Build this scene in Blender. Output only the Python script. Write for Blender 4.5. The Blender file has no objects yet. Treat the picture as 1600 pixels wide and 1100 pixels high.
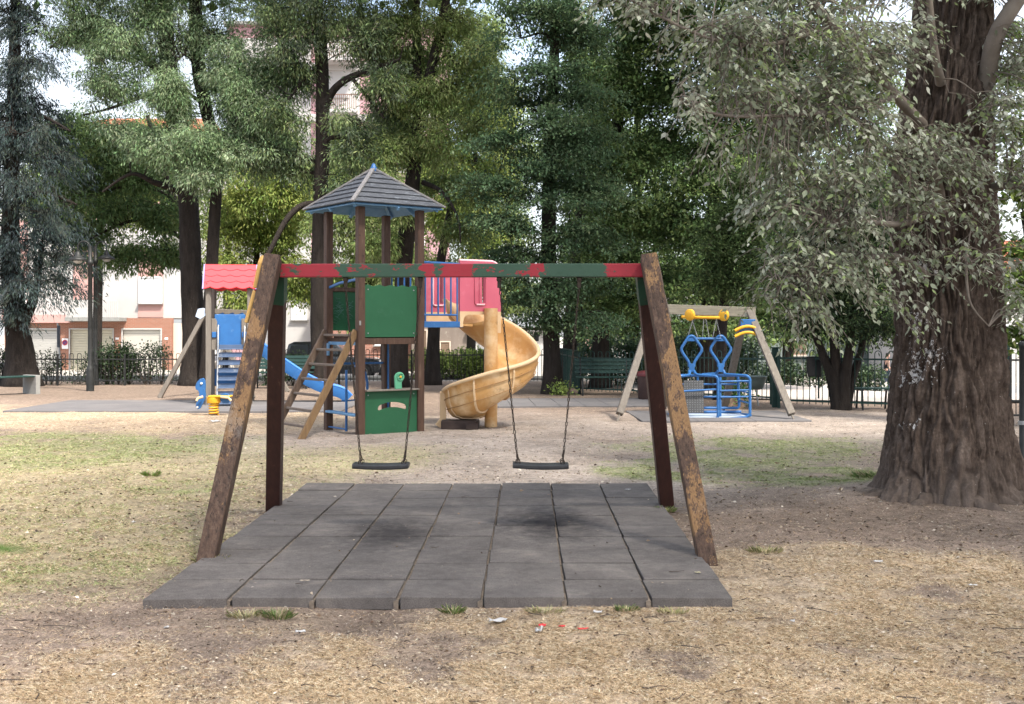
import bpy, bmesh, math, random
import numpy as np
from mathutils import Vector, Matrix, noise as mnoise

random.seed(7)
rng = np.random.default_rng(11)
sc = bpy.context.scene
col = sc.collection
F, H, CX, HY = 1790.0, 1.648, 800.0, 512.0      # focal length (px of a 1600 wide frame), eye height, principal column, horizon row
R = math.radians
TAU = 2 * math.pi


def P(x, y, d):
    """world point that lies d metres ahead, seen at column x and row y of the photograph"""
    return Vector(((x - CX) / F * d, d, H + (HY - y) / F * d))


def G(x, y):
    """point of level ground seen at column x and row y"""
    d = F * H / (y - HY)
    return Vector(((x - CX) / F * d, d, 0.0))


def sstep(a, b, v):
    t = np.clip((v - a) / (b - a), 0, 1)
    return t * t * (3 - 2 * t)


def terrain(x, y):
    """the lawn is level, the street beyond the fence lies lower"""
    left = 0.65 * sstep(34.5, 50, y)
    right = 1.15 * sstep(25.5, 50, y)
    w = sstep(6, 12, x)
    return -(left * (1 - w) + right * w)


# ------------------------------------------------------------------ tagging
ROOT = {}


def thing(name, label, cat, loc=(0, 0, 0), rz=0.0, group=None):
    o = bpy.data.objects.new(name, None)
    o.empty_display_size = 0.2
    col.objects.link(o)
    o.location = loc
    o.rotation_euler = (0, 0, rz)
    tag(o, label, cat, group)
    ROOT[o.name] = Vector(loc)
    return o


def tag(o, label, cat, group=None):
    o['label'] = label
    o['category'] = cat
    if group:
        o['group'] = group
    return o


def kind(o, k):
    o['kind'] = k
    return o


def link(name, me, m, parent=None):
    o = bpy.data.objects.new(name, me)
    col.objects.link(o)
    if m is not None:
        me.materials.append(m)
    if parent is not None:
        o.parent = parent
    return o


def copy_tree(o, parent=None):
    c = o.copy()
    col.objects.link(c)
    c.parent = parent
    for ch in list(o.children):
        copy_tree(ch, c)
    return c


# ------------------------------------------------------------------ mesh builder
def frame_from(d, up=Vector((0, 0, 1))):
    z = d.normalized()
    if abs(z.dot(up)) > 0.98:
        up = Vector((0, 1, 0))
    x = up.cross(z).normalized()
    y = z.cross(x)
    return x, y, z


class MB:
    def __init__(self, off=(0, 0, 0)):
        self.bm = bmesh.new()
        self.off = Vector(off)

    def face(self, vs):
        try:
            return self.bm.faces.new(vs)
        except ValueError:
            return None

    def box(self, c, s, rot=None):
        c = Vector(c)
        vs = []
        for i in (-.5, .5):
            for j in (-.5, .5):
                for k in (-.5, .5):
                    p = Vector((i * s[0], j * s[1], k * s[2]))
                    if rot is not None:
                        p = rot @ p
                    vs.append(self.bm.verts.new(c + p - self.off))
        for f in ((0, 1, 3, 2), (4, 6, 7, 5), (0, 4, 5, 1), (2, 3, 7, 6), (0, 2, 6, 4), (1, 5, 7, 3)):
            self.face([vs[i] for i in f])
        return self

    def beam(self, a, b, w, h, up=(0, 0, 1), w2=None, h2=None):
        """rectangular bar from a to b; w across, h along 'up'"""
        a, b = Vector(a), Vector(b)
        x, y, z = frame_from(b - a, Vector(up))
        w2 = w if w2 is None else w2
        h2 = h if h2 is None else h2
        r = []
        for p, ww, hh in ((a, w, h), (b, w2, h2)):
            r.append([self.bm.verts.new(p + x * ww / 2 * sx + y * hh / 2 * sy - self.off)
                      for sx, sy in ((-1, -1), (1, -1), (1, 1), (-1, 1))])
        self.face(r[0][::-1])
        self.face(r[1])
        for i in range(4):
            j = (i + 1) % 4
            self.face([r[0][i], r[0][j], r[1][j], r[1][i]])
        return self

    def tube(self, pts, r, n=8, closed=False, cap=True):
        pts = [Vector(p) for p in pts]
        k = len(pts)
        rr = r if isinstance(r, (list, tuple)) else [r] * k
        rings = []
        px = None
        for i, p in enumerate(pts):
            if closed:
                d = pts[(i + 1) % k] - pts[i - 1]
            else:
                d = pts[min(i + 1, k - 1)] - pts[max(i - 1, 0)]
            if d.length < 1e-9:
                d = Vector((0, 0, 1))
            if px is None:
                x, y, z = frame_from(d)
            else:
                z = d.normalized()
                x = (px - z * px.dot(z))
                x = x.normalized() if x.length > 1e-6 else frame_from(d)[0]
                y = z.cross(x)
            px = x
            rings.append([self.bm.verts.new(p + (x * math.cos(TAU * j / n) + y * math.sin(TAU * j / n)) * rr[i] - self.off)
                          for j in range(n)])
        m = k if closed else k - 1
        for i in range(m):
            a, b = rings[i], rings[(i + 1) % k]
            for j in range(n):
                self.face([a[j], a[(j + 1) % n], b[(j + 1) % n], b[j]])
        if not closed and cap:
            self.face(rings[0][::-1])
            self.face(rings[-1])
        return self

    def prism(self, pts, o, u, v, t):
        """outline (list of 2D) in the plane o + a*u + b*v, thickness t centred on it"""
        o, u, v = Vector(o), Vector(u), Vector(v)
        n = u.cross(v).normalized()
        A = [self.bm.verts.new(o + u * a + v * b + n * t / 2 - self.off) for a, b in pts]
        B = [self.bm.verts.new(o + u * a + v * b - n * t / 2 - self.off) for a, b in pts]
        self.face(A)
        self.face(B[::-1])
        k = len(pts)
        for i in range(k):
            j = (i + 1) % k
            self.face([A[i], B[i], B[j], A[j]])
        return self

    def strip(self, xs, lo, hi, o, u, v, t):
        """solid sheet between curves lo(x) and hi(x)"""
        lo = lo if callable(lo) else (lambda x, c=lo: c)
        hi = hi if callable(hi) else (lambda x, c=hi: c)
        return self.prism([(x, lo(x)) for x in xs] + [(x, hi(x)) for x in reversed(xs)], o, u, v, t)

    def lathe(self, prof, c, n=20, axis=(0, 0, 1)):
        c = Vector(c)
        x, y, z = frame_from(Vector(axis))
        rings = []
        for r, h in prof:
            rings.append([self.bm.verts.new(c + z * h + (x * math.cos(TAU * j / n) + y * math.sin(TAU * j / n)) * max(r, 1e-4) - self.off)
                          for j in range(n)])
        for a, b in zip(rings, rings[1:]):
            for j in range(n):
                self.face([a[j], a[(j + 1) % n], b[(j + 1) % n], b[j]])
        self.face(rings[0][::-1])
        self.face(rings[-1])
        return self

    def grid(self, rows, closed=False):
        """rows: list of equally long lists of points"""
        vv = [[self.bm.verts.new(Vector(p) - self.off) for p in r] for r in rows]
        for a, b in zip(vv, vv[1:]):
            n = len(a)
            for j in range(n if closed else n - 1):
                k = (j + 1) % n
                self.face([a[j], a[k], b[k], b[j]])
        return vv

    def build(self, name, m, parent=None, bevel=0.0, seg=2, ang=None, fix=True):
        bm = self.bm
        if fix:
            bmesh.ops.recalc_face_normals(bm, faces=bm.faces)
        if bevel > 0:
            ed = [e for e in bm.edges if len(e.link_faces) == 2 and e.calc_face_angle(0) > R(30)]
            bmesh.ops.bevel(bm, geom=ed, offset=bevel, segments=seg, affect='EDGES', profile=.5, clamp_overlap=True)
        ang = ang or (18 if bevel > 0 else 62)
        for f in bm.faces:
            f.smooth = True
        me = bpy.data.meshes.new(name)
        bm.to_mesh(me)
        bm.free()
        me.set_sharp_from_angle(angle=R(ang))
        return link(name, me, m, parent)


def npmesh(name, verts, faces, m, parent=None, fcol=None, smooth=False):
    """verts (N,3) and faces (M,k) as arrays; fcol = colour per face"""
    verts = np.ascontiguousarray(verts, dtype=np.float32)
    faces = np.ascontiguousarray(faces, dtype=np.int32)
    me = bpy.data.meshes.new(name)
    M_, k = faces.shape
    me.vertices.add(len(verts))
    me.vertices.foreach_set('co', verts.ravel())
    me.loops.add(M_ * k)
    me.loops.foreach_set('vertex_index', faces.ravel())
    me.polygons.add(M_)
    me.polygons.foreach_set('loop_start', np.arange(0, M_ * k, k, dtype=np.int32))
    if smooth:
        me.polygons.foreach_set('use_smooth', np.ones(M_, dtype=bool))
    if fcol is not None:
        a = me.attributes.new('Col', 'FLOAT_COLOR', 'FACE')
        c4 = np.ones((M_, 4), dtype=np.float32)
        c4[:, :3] = fcol
        a.data.foreach_set('color', c4.ravel())
    me.update(calc_edges=True)
    me.validate()
    return link(name, me, m, parent)


# ------------------------------------------------------------------ materials
MATS = {}


class NT:
    def __init__(self, name):
        self.m = bpy.data.materials.new(name)
        self.m.use_nodes = True
        self.t = self.m.node_tree
        self.t.nodes.clear()
        self.out = self.t.nodes.new('ShaderNodeOutputMaterial')

    def n(self, typ, **kw):
        nd = self.t.nodes.new('ShaderNode' + typ)
        for k, v in kw.items():
            if k.startswith('i_'):
                nd.inputs[k[2:].replace('_', ' ')].default_value = v
            else:
                setattr(nd, k, v)
        return nd

    def l(self, a, b):
        self.t.links.new(a, b)

    def coord(self, which='Object', scale=(1, 1, 1)):
        tc = self.n('TexCoord')
        mp = self.n('Mapping')
        mp.inputs['Scale'].default_value = scale
        self.l(tc.outputs[which], mp.inputs['Vector'])
        return mp.outputs['Vector']

    def noise(self, vec, scale, detail=5, rough=.6, dist=0.0):
        nd = self.n('TexNoise')
        nd.inputs['Scale'].default_value = scale
        nd.inputs['Detail'].default_value = detail
        nd.inputs['Roughness'].default_value = rough
        nd.inputs['Distortion'].default_value = dist
        self.l(vec, nd.inputs['Vector'])
        return nd.outputs['Fac']

    def ramp(self, fac, stops, interp='LINEAR'):
        nd = self.n('ValToRGB')
        cr = nd.color_ramp
        cr.interpolation = interp
        while len(cr.elements) < len(stops):
            cr.elements.new(.5)
        for e, (p, c) in zip(cr.elements, stops):
            e.position = p
            e.color = (c, c, c, 1) if isinstance(c, (int, float)) else (*c, 1)
        self.l(fac, nd.inputs['Fac'])
        return nd.outputs['Color']

    def mix(self, fac, a, b, mode='MIX'):
        nd = self.n('Mix', data_type='RGBA', blend_type=mode)
        for sock, v in ((nd.inputs[0], fac), (nd.inputs[6], a), (nd.inputs[7], b)):
            if hasattr(v, 'links') or hasattr(v, 'is_linked'):
                self.l(v, sock)
            elif isinstance(v, (int, float)):
                sock.default_value = v if sock.type == 'VALUE' else (v, v, v, 1)
            else:
                sock.default_value = (*v, 1)
        return nd.outputs[2]

    def math(self, op, a, b=None, clamp=False):
        nd = self.n('Math', operation=op, use_clamp=clamp)
        for i, v in enumerate((a, b)):
            if v is None:
                continue
            if isinstance(v, (int, float)):
                nd.inputs[i].default_value = v
            else:
                self.l(v, nd.inputs[i])
        return nd.outputs[0]

    def bump(self, h, strength, dist=.02):
        nd = self.n('Bump')
        nd.inputs['Strength'].default_value = strength
        nd.inputs['Distance'].default_value = dist
        self.l(h, nd.inputs['Height'])
        return nd.outputs['Normal']

    def finish(self, color, rough=.7, normal=None, spec=.3, metal=0.0, trans=None, coat=0.0):
        b = self.n('BsdfPrincipled')
        if hasattr(color, 'is_linked'):
            self.l(color, b.inputs['Base Color'])
        else:
            b.inputs['Base Color'].default_value = (*color, 1)
        if hasattr(rough, 'is_linked'):
            self.l(rough, b.inputs['Roughness'])
        else:
            b.inputs['Roughness'].default_value = rough
        b.inputs['Specular IOR Level'].default_value = spec
        b.inputs['Metallic'].default_value = metal
        b.inputs['Coat Weight'].default_value = coat
        if normal is not None:
            self.l(normal, b.inputs['Normal'])
        sh = b.outputs[0]
        if trans:
            tr = self.n('BsdfTranslucent')
            if hasattr(color, 'is_linked'):
                self.l(color, tr.inputs['Color'])
            else:
                tr.inputs['Color'].default_value = (*color, 1)
            mx = self.n('MixShader')
            mx.inputs[0].default_value = trans
            self.l(sh, mx.inputs[1])
            self.l(tr.outputs[0], mx.inputs[2])
            sh = mx.outputs[0]
        self.l(sh, self.out.inputs['Surface'])
        return self.m


def mat(name, c1, c2=None, scale=4, stretch=(1, 1, 1), rough=.6, bump=.15, bscale=60, c3=None, wear=(.58, .64), wscale=6,
        wstretch=None, spec=.3, metal=0, trans=None, coat=0, dist=.01, c4=None, wear4=(.62, .68), w4scale=14):
    """weathered surface: two tones by noise, flakes of c3 and specks of c4"""
    if name in MATS:
        return MATS[name]
    t = NT(name)
    v = t.coord('Object', stretch)
    c2 = c2 or tuple(x * .75 for x in c1)
    n1 = t.noise(v, scale, 6)
    c = t.ramp(n1, [(.3, c1), (.7, c2)])
    if c3:
        vv = t.coord('Object', wstretch or stretch)
        n2 = t.noise(vv, wscale, 8, .65)
        c = t.mix(t.ramp(n2, [(wear[0], 0), (wear[1], 1)]), c, c3)
    if c4:
        vv = t.coord('Object', (1, 1, 1))
        n3 = t.noise(vv, w4scale, 8, .7)
        c = t.mix(t.ramp(n3, [(wear4[0], 0), (wear4[1], 1)]), c, c4)
    nb = t.noise(v, bscale, 5, .65)
    rr = t.ramp(nb, [(.3, max(0, rough - .12)), (.7, min(1, rough + .12))])
    m = t.finish(c, rr, t.bump(nb, bump, dist) if bump else None, spec, metal, trans, coat)
    MATS[name] = m
    return m


def leaf_mat(name, trans=.35, rough=.5, spec=.35, sat=1.0):
    t = NT(name)
    a = t.n('Attribute', attribute_name='Col')
    geo = t.n('NewGeometry')
    c = a.outputs['Color']
    m = t.finish(c, rough, None, spec, 0, trans)
    MATS[name] = m
    return m
# ================================================================== MATERIALS
PAINT = dict(spec=.35)
M_post = mat('brown_post_wood', (.047, .025, .017), (.09, .05, .034), 3, (9, 9, .8), .6, .3, 40, c3=(.15, .10, .07), wear=(.58, .72), wscale=2.2, c4=(.02, .012, .010), w4scale=9)
M_postred = mat('dark_red_brown_wood', (.028, .012, .010), (.05, .02, .016), 3, (9, 9, .8), .5, .2, 40, c3=(.09, .05, .035), wear=(.64, .7), wscale=3)
M_grey = mat('weathered_grey_wood', (.20, .178, .152), (.135, .118, .10), 2.5, (10, 10, .8), .8, .35, 30, c3=(.28, .255, .225), wear=(.6, .75), wscale=3)
M_greyx = mat('weathered_grey_beam_wood', (.27, .25, .20), (.17, .155, .12), 2.5, (.8, 10, 10), .8, .35, 30, c3=(.2, .22, .13), wear=(.58, .75), wscale=2)
def leg_mat(name, amount, zone):
    """dark stained timber whose ochre undercoat shows in long scuffs, greyed and cracked"""
    t = NT(name)
    vg = t.coord('Object', (16, 16, .9)); vs = t.coord('Object', (7, 7, .8)); vo = t.coord('Object', (1, 1, 1)); vc = t.coord('Object', (30, 30, 1.1))
    g = t.noise(vg, 2.2, 8, .65)
    c = t.ramp(g, [(.3, (.028, .017, .012)), (.55, (.075, .045, .031)), (.75, (.125, .082, .058))])
    big = t.noise(t.coord('Object', (2.2, 2.2, .9)), 1.7, 4, .6)
    mid = t.noise(vs, 3.0, 9, .72)
    fine = t.noise(vg, 7, 6, .7)
    m = t.math('ADD', t.math('ADD', t.math('MULTIPLY', big, 1.5), t.math('MULTIPLY', mid, .9)), t.math('MULTIPLY', fine, .5))
    sz = t.n('SeparateXYZ'); t.l(t.coord('Object'), sz.inputs[0])
    zz = t.math('DIVIDE', sz.outputs['Z'], 2.4)
    m = t.math('ADD', m, t.ramp(zz, zone))
    m = t.math('MULTIPLY', m, .5)
    k = (1.42 - amount) / 2
    och = t.ramp(fine, [(.35, (.15, .085, .038)), (.65, (.27, .155, .07))])
    c = t.mix(t.ramp(m, [(k, 0), (k + .05, .92)]), c, och)
    gr = t.math('ADD', t.math('MULTIPLY', t.noise(vo, 2.6, 5, .6), 1.0), t.math('MULTIPLY', fine, .5))
    c = t.mix(t.ramp(gr, [(.84, 0), (.96, .5)]), c, (.24, .21, .18))
    cr = t.noise(vc, 1.5, 5, .6)
    c = t.mix(t.ramp(cr, [(.34, .85), (.40, 0)]), c, (.012, .009, .007))
    h = t.math('ADD', g, t.math('ADD', t.math('MULTIPLY', cr, 1.2), t.math('MULTIPLY', m, -.4)))
    MATS[name] = t.finish(c, t.ramp(fine, [(.3, .55), (.7, .8)]), t.bump(h, .6, .012), .25)
    return MATS[name]


M_leg = leg_mat('dark_stained_worn_timber', -.22, [(0, .0), (.22, .03), (.45, .16), (.68, .22), (.82, .08), (1, .0)])
M_legr = leg_mat('ochre_scuffed_worn_timber', -.17, [(0, .10), (.2, .22), (.45, .2), (.6, .24), (.75, .10), (1, .02)])
M_blackrub = mat('black_rubber', (.012, .012, .014), (.03, .03, .032), 14, (1, 1, 1), .45, .15, 120, spec=.5)
M_chain = mat('rusty_black_chain', (.025, .021, .018), (.06, .04, .028), 40, rough=.5, bump=.1, metal=.6)
M_galv = mat('galvanised_steel', (.42, .43, .44), (.3, .31, .32), 9, rough=.4, bump=.05, metal=.8)
M_blue = mat('blue_paint', (.030, .13, .34), (.024, .10, .27), 5, rough=.4, bump=.08, bscale=30, c3=(.10, .20, .36), wear=(.60, .75), coat=.1)
M_bluepale = mat('faded_blue_paint', (.15, .30, .48), (.10, .22, .38), 5, rough=.6, bump=.15, c3=(.26, .34, .42), wear=(.58, .7))
M_green = mat('green_painted_board', (.012, .076, .033), (.017, .092, .042), 2.2, rough=.5, bump=.1, bscale=50, c3=(.05, .12, .08), wear=(.60, .82), wscale=3.5, c4=(.16, .22, .18), wear4=(.70, .73), w4scale=40)
M_greenlt = mat('pale_green_plastic', (.10, .34, .20), (.08, .28, .17), 4, rough=.45)
M_pink = mat('faded_pink_plastic', (.53, .115, .165), (.46, .095, .145), 2.2, rough=.45, bump=.05, c3=(.58, .22, .27), wear=(.54, .8), wscale=2)
M_pinklt = mat('bleached_pink_rim', (.85, .58, .60), (.8, .46, .5), 3, rough=.5, bump=.05)
M_ochre = mat('sun_bleached_ochre_plastic', (.57, .325, .12), (.47, .25, .09), 1.8, rough=.5, bump=.1, bscale=25, c3=(.72, .54, .33), wear=(.46, .66), wscale=1.6, c4=(.27, .165, .08), wear4=(.58, .74), w4scale=5)
M_ochrert = mat('pale_ochre_rim', (.68, .50, .31), (.56, .39, .22), 3, rough=.5, bump=.08)
M_redroof = mat('coral_red_plastic', (.75, .055, .065), (.66, .05, .06), 3, rough=.45, bump=.06)
M_yellow = mat('yellow_plastic', (.72, .40, .03), (.64, .32, .025), 4, rough=.45, bump=.06, c3=(.7, .5, .2), wear=(.62, .75))
M_black = mat('black_painted_iron', (.012, .013, .013), (.03, .031, .03), 8, rough=.5, bump=.1)
M_dkgreen = mat('dark_green_painted_iron', (.010, .035, .030), (.018, .05, .042), 8, rough=.5, bump=.1)
M_conc = mat('pale_concrete', (.27, .27, .255), (.20, .20, .19), 6, rough=.85, bump=.3)
M_plaster = mat('white_plaster', (.46, .45, .435), (.39, .38, .365), .35, rough=.85, bump=.15, c3=(.42, .405, .38), wear=(.6, .8), wscale=.6)
M_plpink = mat('pink_plaster', (.47, .29, .26), (.42, .26, .235), .5, rough=.85, bump=.15)
M_beige = mat('beige_cladding', (.62, .52, .43), (.54, .44, .36), 1.0, (6, 6, .5), rough=.8, bump=.2)
M_shut = mat('cream_shutter_metal', (.52, .49, .39), (.46, .43, .34), 2, rough=.5, bump=.05)
M_glass = mat('dark_window_glass', (.03, .04, .05), (.05, .06, .07), 2, rough=.12, bump=0, spec=.6)
M_white = mat('white_paint', (.78, .78, .77), (.7, .7, .7), 3, rough=.5, bump=.05)
M_tile = mat('terracotta_roof_tile', (.42, .13, .07), (.34, .11, .06), 3, (1, 1, 1), rough=.8, bump=.4, bscale=20)
M_bark = mat('dark_furrowed_bark', (.016, .012, .010), (.042, .033, .027), 2.5, (5, 5, 1.1), .9, 1.0, 9, c3=(.13, .12, .105), wear=(.62, .74), wscale=9, dist=.06)
M_barkgrey = mat('smooth_grey_branch_bark', (.20, .17, .14), (.13, .105, .085), 5, rough=.8, bump=.3, bscale=40)
M_twig = mat('brown_twig_bark', (.05, .04, .032), (.08, .062, .05), 6, rough=.85, bump=.2)
M_leaf = leaf_mat('leaf_by_colour', .46, .6, .12)
M_leafdry = leaf_mat('dry_blade_by_colour', .06, .7, .1)
M_leafwax = leaf_mat('waxy_leaf_by_colour', .30, .5, .25)


def brick(name, c1, c2, mortar, bw=.25, bh=.07):
    t = NT(name)
    v = t.coord('Object')
    # bricks run in the XZ plane of a wall that faces the lawn
    sx = t.n('SeparateXYZ'); t.l(v, sx.inputs[0])
    cb = t.n('CombineXYZ'); t.l(sx.outputs['X'], cb.inputs[0]); t.l(sx.outputs['Z'], cb.inputs[1])
    b = t.n('TexBrick')
    b.inputs['Scale'].default_value = 1
    b.inputs['Brick Width'].default_value = bw
    b.inputs['Row Height'].default_value = bh
    b.inputs['Mortar Size'].default_value = .008
    b.inputs['Color1'].default_value = (*c1, 1)
    b.inputs['Color2'].default_value = (*c2, 1)
    b.inputs['Mortar'].default_value = (*mortar, 1)
    t.l(cb.outputs[0], b.inputs['Vector'])
    n = t.noise(v, 2, 5)
    c = t.mix(t.ramp(n, [(.3, 0), (.75, .4)]), b.outputs['Color'], (.25, .14, .1))
    MATS[name] = t.finish(c, .85, t.bump(b.outputs['Fac'], -.3, .01))
    return MATS[name]


M_brick = brick('orange_brick', (.30, .12, .075), (.25, .10, .062), (.33, .25, .2))
M_brickdk = brick('red_brick', (.32, .12, .08), (.26, .10, .07), (.4, .33, .28))


def beam_mat():
    """red paint flaking off green paint, in broad patches along the beam"""
    t = NT('flaking_red_over_green_paint')
    tc = t.n('TexCoord')
    sx = t.n('SeparateXYZ'); t.l(tc.outputs['Object'], sx.inputs[0])
    v = t.coord('Object', (1, 1, 1.6))
    n = t.noise(v, 7, 8, .7)
    x = t.math('ADD', sx.outputs['X'], t.math('MULTIPLY', t.math('SUBTRACT', n, .5), .34))
    u = t.math('DIVIDE', t.math('ADD', x, 1.55), 3.1)      # 0..1 along the beam
    rd, gr = (.26, .016, .026), (.028, .066, .040)
    stops = [(0, gr), (.03, rd), (.175, gr), (.395, rd), (.42, gr), (.445, rd), (.53, gr), (.672, rd), (.70, gr), (.87, rd)]
    c = t.ramp(u, stops, 'CONSTANT')
    n2 = t.noise(t.coord('Object', (1, 1, 2)), 13, 9, .7)
    fl = t.ramp(n2, [(.575, 0), (.59, 1)])
    c = t.mix(fl, c, t.ramp(u, [(0, rd), (.05, (.028, .066, .040)), (.2, rd), (.5, rd), (.72, gr), (.9, rd)], 'CONSTANT'))
    n3 = t.noise(t.coord('Object', (1, 1, 1)), 55, 6, .7)
    c = t.mix(t.ramp(n3, [(.64, 0), (.68, .8)]), c, (.05, .035, .03))
    h = t.math('ADD', t.math('MULTIPLY', fl, .6), n3)
    return t.finish(c, t.ramp(n2, [(.3, .45), (.7, .65)]), t.bump(h, .25, .004), .35)


M_beam = beam_mat()

# ================================================================== GROUND
def ell(X, Y, px, py, rx, ry, soft=.5, ang=0.0):
    """soft elliptic patch whose centre lies on the ground at photo point (px, py)"""
    c = G(px, py)
    dx, dy = X - c.x, Y - c.y
    d = np.sqrt((dx / rx) ** 2 + (dy / ry) ** 2)
    return 1 - sstep(1 - soft, 1 + soft, d)


def vnoise(X, Y, f, seed=0.0):
    out = np.empty(X.size)
    for i, (a, b) in enumerate(zip(X.ravel(), Y.ravel())):
        out[i] = mnoise.fractal(Vector((a * f + seed, b * f - seed, seed * 3.1)), 0.9, 2.1, 5)
    return out.reshape(X.shape)


def ground_masks(X, Y, NZ=None):
    n1 = NZ[0] if NZ is not None else vnoise(X, Y, .55, 3)
    n2 = NZ[1] if NZ is not None else vnoise(X, Y, 1.7, 9)
    wob = .28 * n1 + .22 * n2
    # dry straw
    straw = np.zeros_like(X)
    for e in ((1300, 1010, 2.6, 1.25), (1000, 1060, 2.2, .75), (700, 1090, 1.6, .42), (1500, 930, 1.5, 1.1), (1290, 880, .9, .55), (480, 1090, .8, .3), (250, 1085, .7, .25)):
        straw = np.maximum(straw, ell(X, Y, *e))
    for e in ((130, 655, 5.0, 2.3), (0, 650, 5.0, 2.6), (330, 668, 1.8, 1.4)):
        straw = np.maximum(straw, ell(X, Y, *e))
    # half green, half dry lawn on the left
    olive = np.zeros_like(X)
    for e in ((130, 760, 2.6, 3.0), (40, 730, 3.0, 3.4), (60, 860, 1.3, 1.5), (330, 740, 1.3, 2.4), (470, 722, 1.2, 1.8), (560, 715, 1.1, 1.6), (250, 850, .9, 1.0)):
        olive = np.maximum(olive, ell(X, Y, *e))
    green = np.zeros_like(X)
    for e in ((60, 690, 2.6, 1.5), (20, 720, 1.3, 1.0), (300, 760, .5, .5), (190, 705, 1.0, 1.0), (1130, 715, 1.3, 1.6), (1230, 745, 1.1, .9), (1040, 738, .7, .7),
              (1330, 750, .55, .55), (1180, 700, 1.8, 1.6)):
        green = np.maximum(green, .85 * ell(X, Y, *e))
    sand = np.zeros_like(X)
    for e in ((640, 690, 3.4, 3.8), (900, 690, 3.6, 5.0), (1150, 672, 3.4, 3.4), (1350, 660, 3.0, 3.0), (760, 740, 1.7, 2.6), (930, 745, 1.6, 2.2), (440, 690, 1.4, 2.4), (1200, 920, .55, .4)):
        sand = np.maximum(sand, ell(X, Y, *e))
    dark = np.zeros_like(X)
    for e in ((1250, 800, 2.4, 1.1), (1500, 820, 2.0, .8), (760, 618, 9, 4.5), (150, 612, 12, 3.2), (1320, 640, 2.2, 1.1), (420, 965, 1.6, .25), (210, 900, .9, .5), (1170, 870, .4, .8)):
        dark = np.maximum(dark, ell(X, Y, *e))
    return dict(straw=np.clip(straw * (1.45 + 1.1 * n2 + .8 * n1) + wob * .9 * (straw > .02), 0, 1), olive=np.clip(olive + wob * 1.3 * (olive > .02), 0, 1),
                green=np.clip(green * (1 + 2.2 * n2 + n1), 0, 1), sand=np.clip(sand + wob * (sand > .02), 0, 1),
                dark=np.clip(dark + wob * .8 * (dark > .02), 0, 1)), n1, n2


def make_ground():
    ys = np.concatenate([np.arange(3.5, 13, .07), np.arange(13, 30, .16), np.arange(30, 60, .5), np.array([62, 66, 72, 80, 95, 120, 160, 230, 330])])
    xs = np.concatenate([np.array([-260, -160, -100, -70, -50, -40, -30, -24, -20]), np.arange(-17, -6, .35), np.arange(-6, 6, .075), np.arange(6, 17, .35),
                         np.array([18, 20, 24, 30, 40, 50, 70, 100, 160, 260])])
    X, Y = np.meshgrid(xs, ys)
    m, n1, n2 = ground_masks(X, Y)
    base = np.array([.265, .20, .158])
    C = np.ones(X.shape + (3,)) * base
    def lay(mask, c, k=1.0):
        nonlocal C
        w = (mask * k)[..., None]
        C = C * (1 - w) + np.array(c) * w
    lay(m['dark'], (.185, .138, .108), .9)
    lay(m['sand'], (.335, .282, .242), .95)
    lay(m['straw'], (.42, .325, .225), .8)
    lay(m['olive'], (.33, .275, .165), .8)
    lay(m['green'], (.20, .215, .10), .7)
    far = sstep(34.5, 37, Y)[..., None]
    C = C * (1 - far) + np.array([.36, .34, .31]) * far
    C *= (1 + .22 * n2 + .12 * n1)[..., None]
    Z = terrain(X, Y)
    near = (1 - sstep(20, 34, Y))
    Z = Z + near * (.022 * n1 + .014 * n2)
    # settle under the rubber tiles and rise to the root collar of the old poplar
    onmat = ((X > -2.6) & (X < 1.8) & (Y > 6.5) & (Y < 12.1))
    Z = np.where(onmat, np.minimum(Z, .0) - .012, Z)
    tx, ty = P(1482, 770, 10.85).x, 10.85
    r = np.sqrt((X - tx) ** 2 + (Y - ty) ** 2)
    Z = Z + .10 * np.exp(-(r / 1.35) ** 2)
    nr, nc = X.shape
    verts = np.stack([X, Y, Z], -1).reshape(-1, 3)
    idx = np.arange(nr * nc).reshape(nr, nc)
    faces = np.stack([idx[:-1, :-1], idx[:-1, 1:], idx[1:, 1:], idx[1:, :-1]], -1).reshape(-1, 4)
    t = NT('trodden_soil_and_dry_lawn')
    a = t.n('Attribute', attribute_name='Soil')
    geo = t.n('NewGeometry')
    pos = geo.outputs['Position']
    f1 = t.noise(pos, 9, 8, .7)
    f2 = t.noise(pos, 55, 6, .7)
    mp = t.n('Mapping'); mp.inputs['Scale'].default_value = (28, 60, 1); t.l(pos, mp.inputs['Vector'])
    f3 = t.noise(mp.outputs[0], 1.4, 4, .6, 2.5)
    c = t.mix(1.0, a.outputs['Color'], t.ramp(f1, [(.28, .5), (.5, 1.0), (.72, 1.4)]), 'MULTIPLY')
    c = t.mix(1.0, c, t.ramp(f2, [(.30, .45), (.5, 1.0), (.68, 1.6)]), 'MULTIPLY')
    c = t.mix(t.ramp(f3, [(.56, 0), (.64, .6)]), c, (.50, .43, .33))
    c = t.mix(t.ramp(f3, [(.33, .65), (.41, 0)]), c, (.09, .068, .055))
    h = t.math('ADD', t.math('MULTIPLY', f1, .8), t.math('ADD', f2, t.math('MULTIPLY', f3, .6)))
    mt = t.finish(c, .95, t.bump(h, .7, .03), .1)
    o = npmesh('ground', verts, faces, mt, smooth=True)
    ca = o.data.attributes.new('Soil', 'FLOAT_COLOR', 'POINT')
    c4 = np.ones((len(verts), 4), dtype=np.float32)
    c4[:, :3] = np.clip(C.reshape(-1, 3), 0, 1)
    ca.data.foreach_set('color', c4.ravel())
    kind(o, 'structure')
    return o


make_ground()


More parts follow.
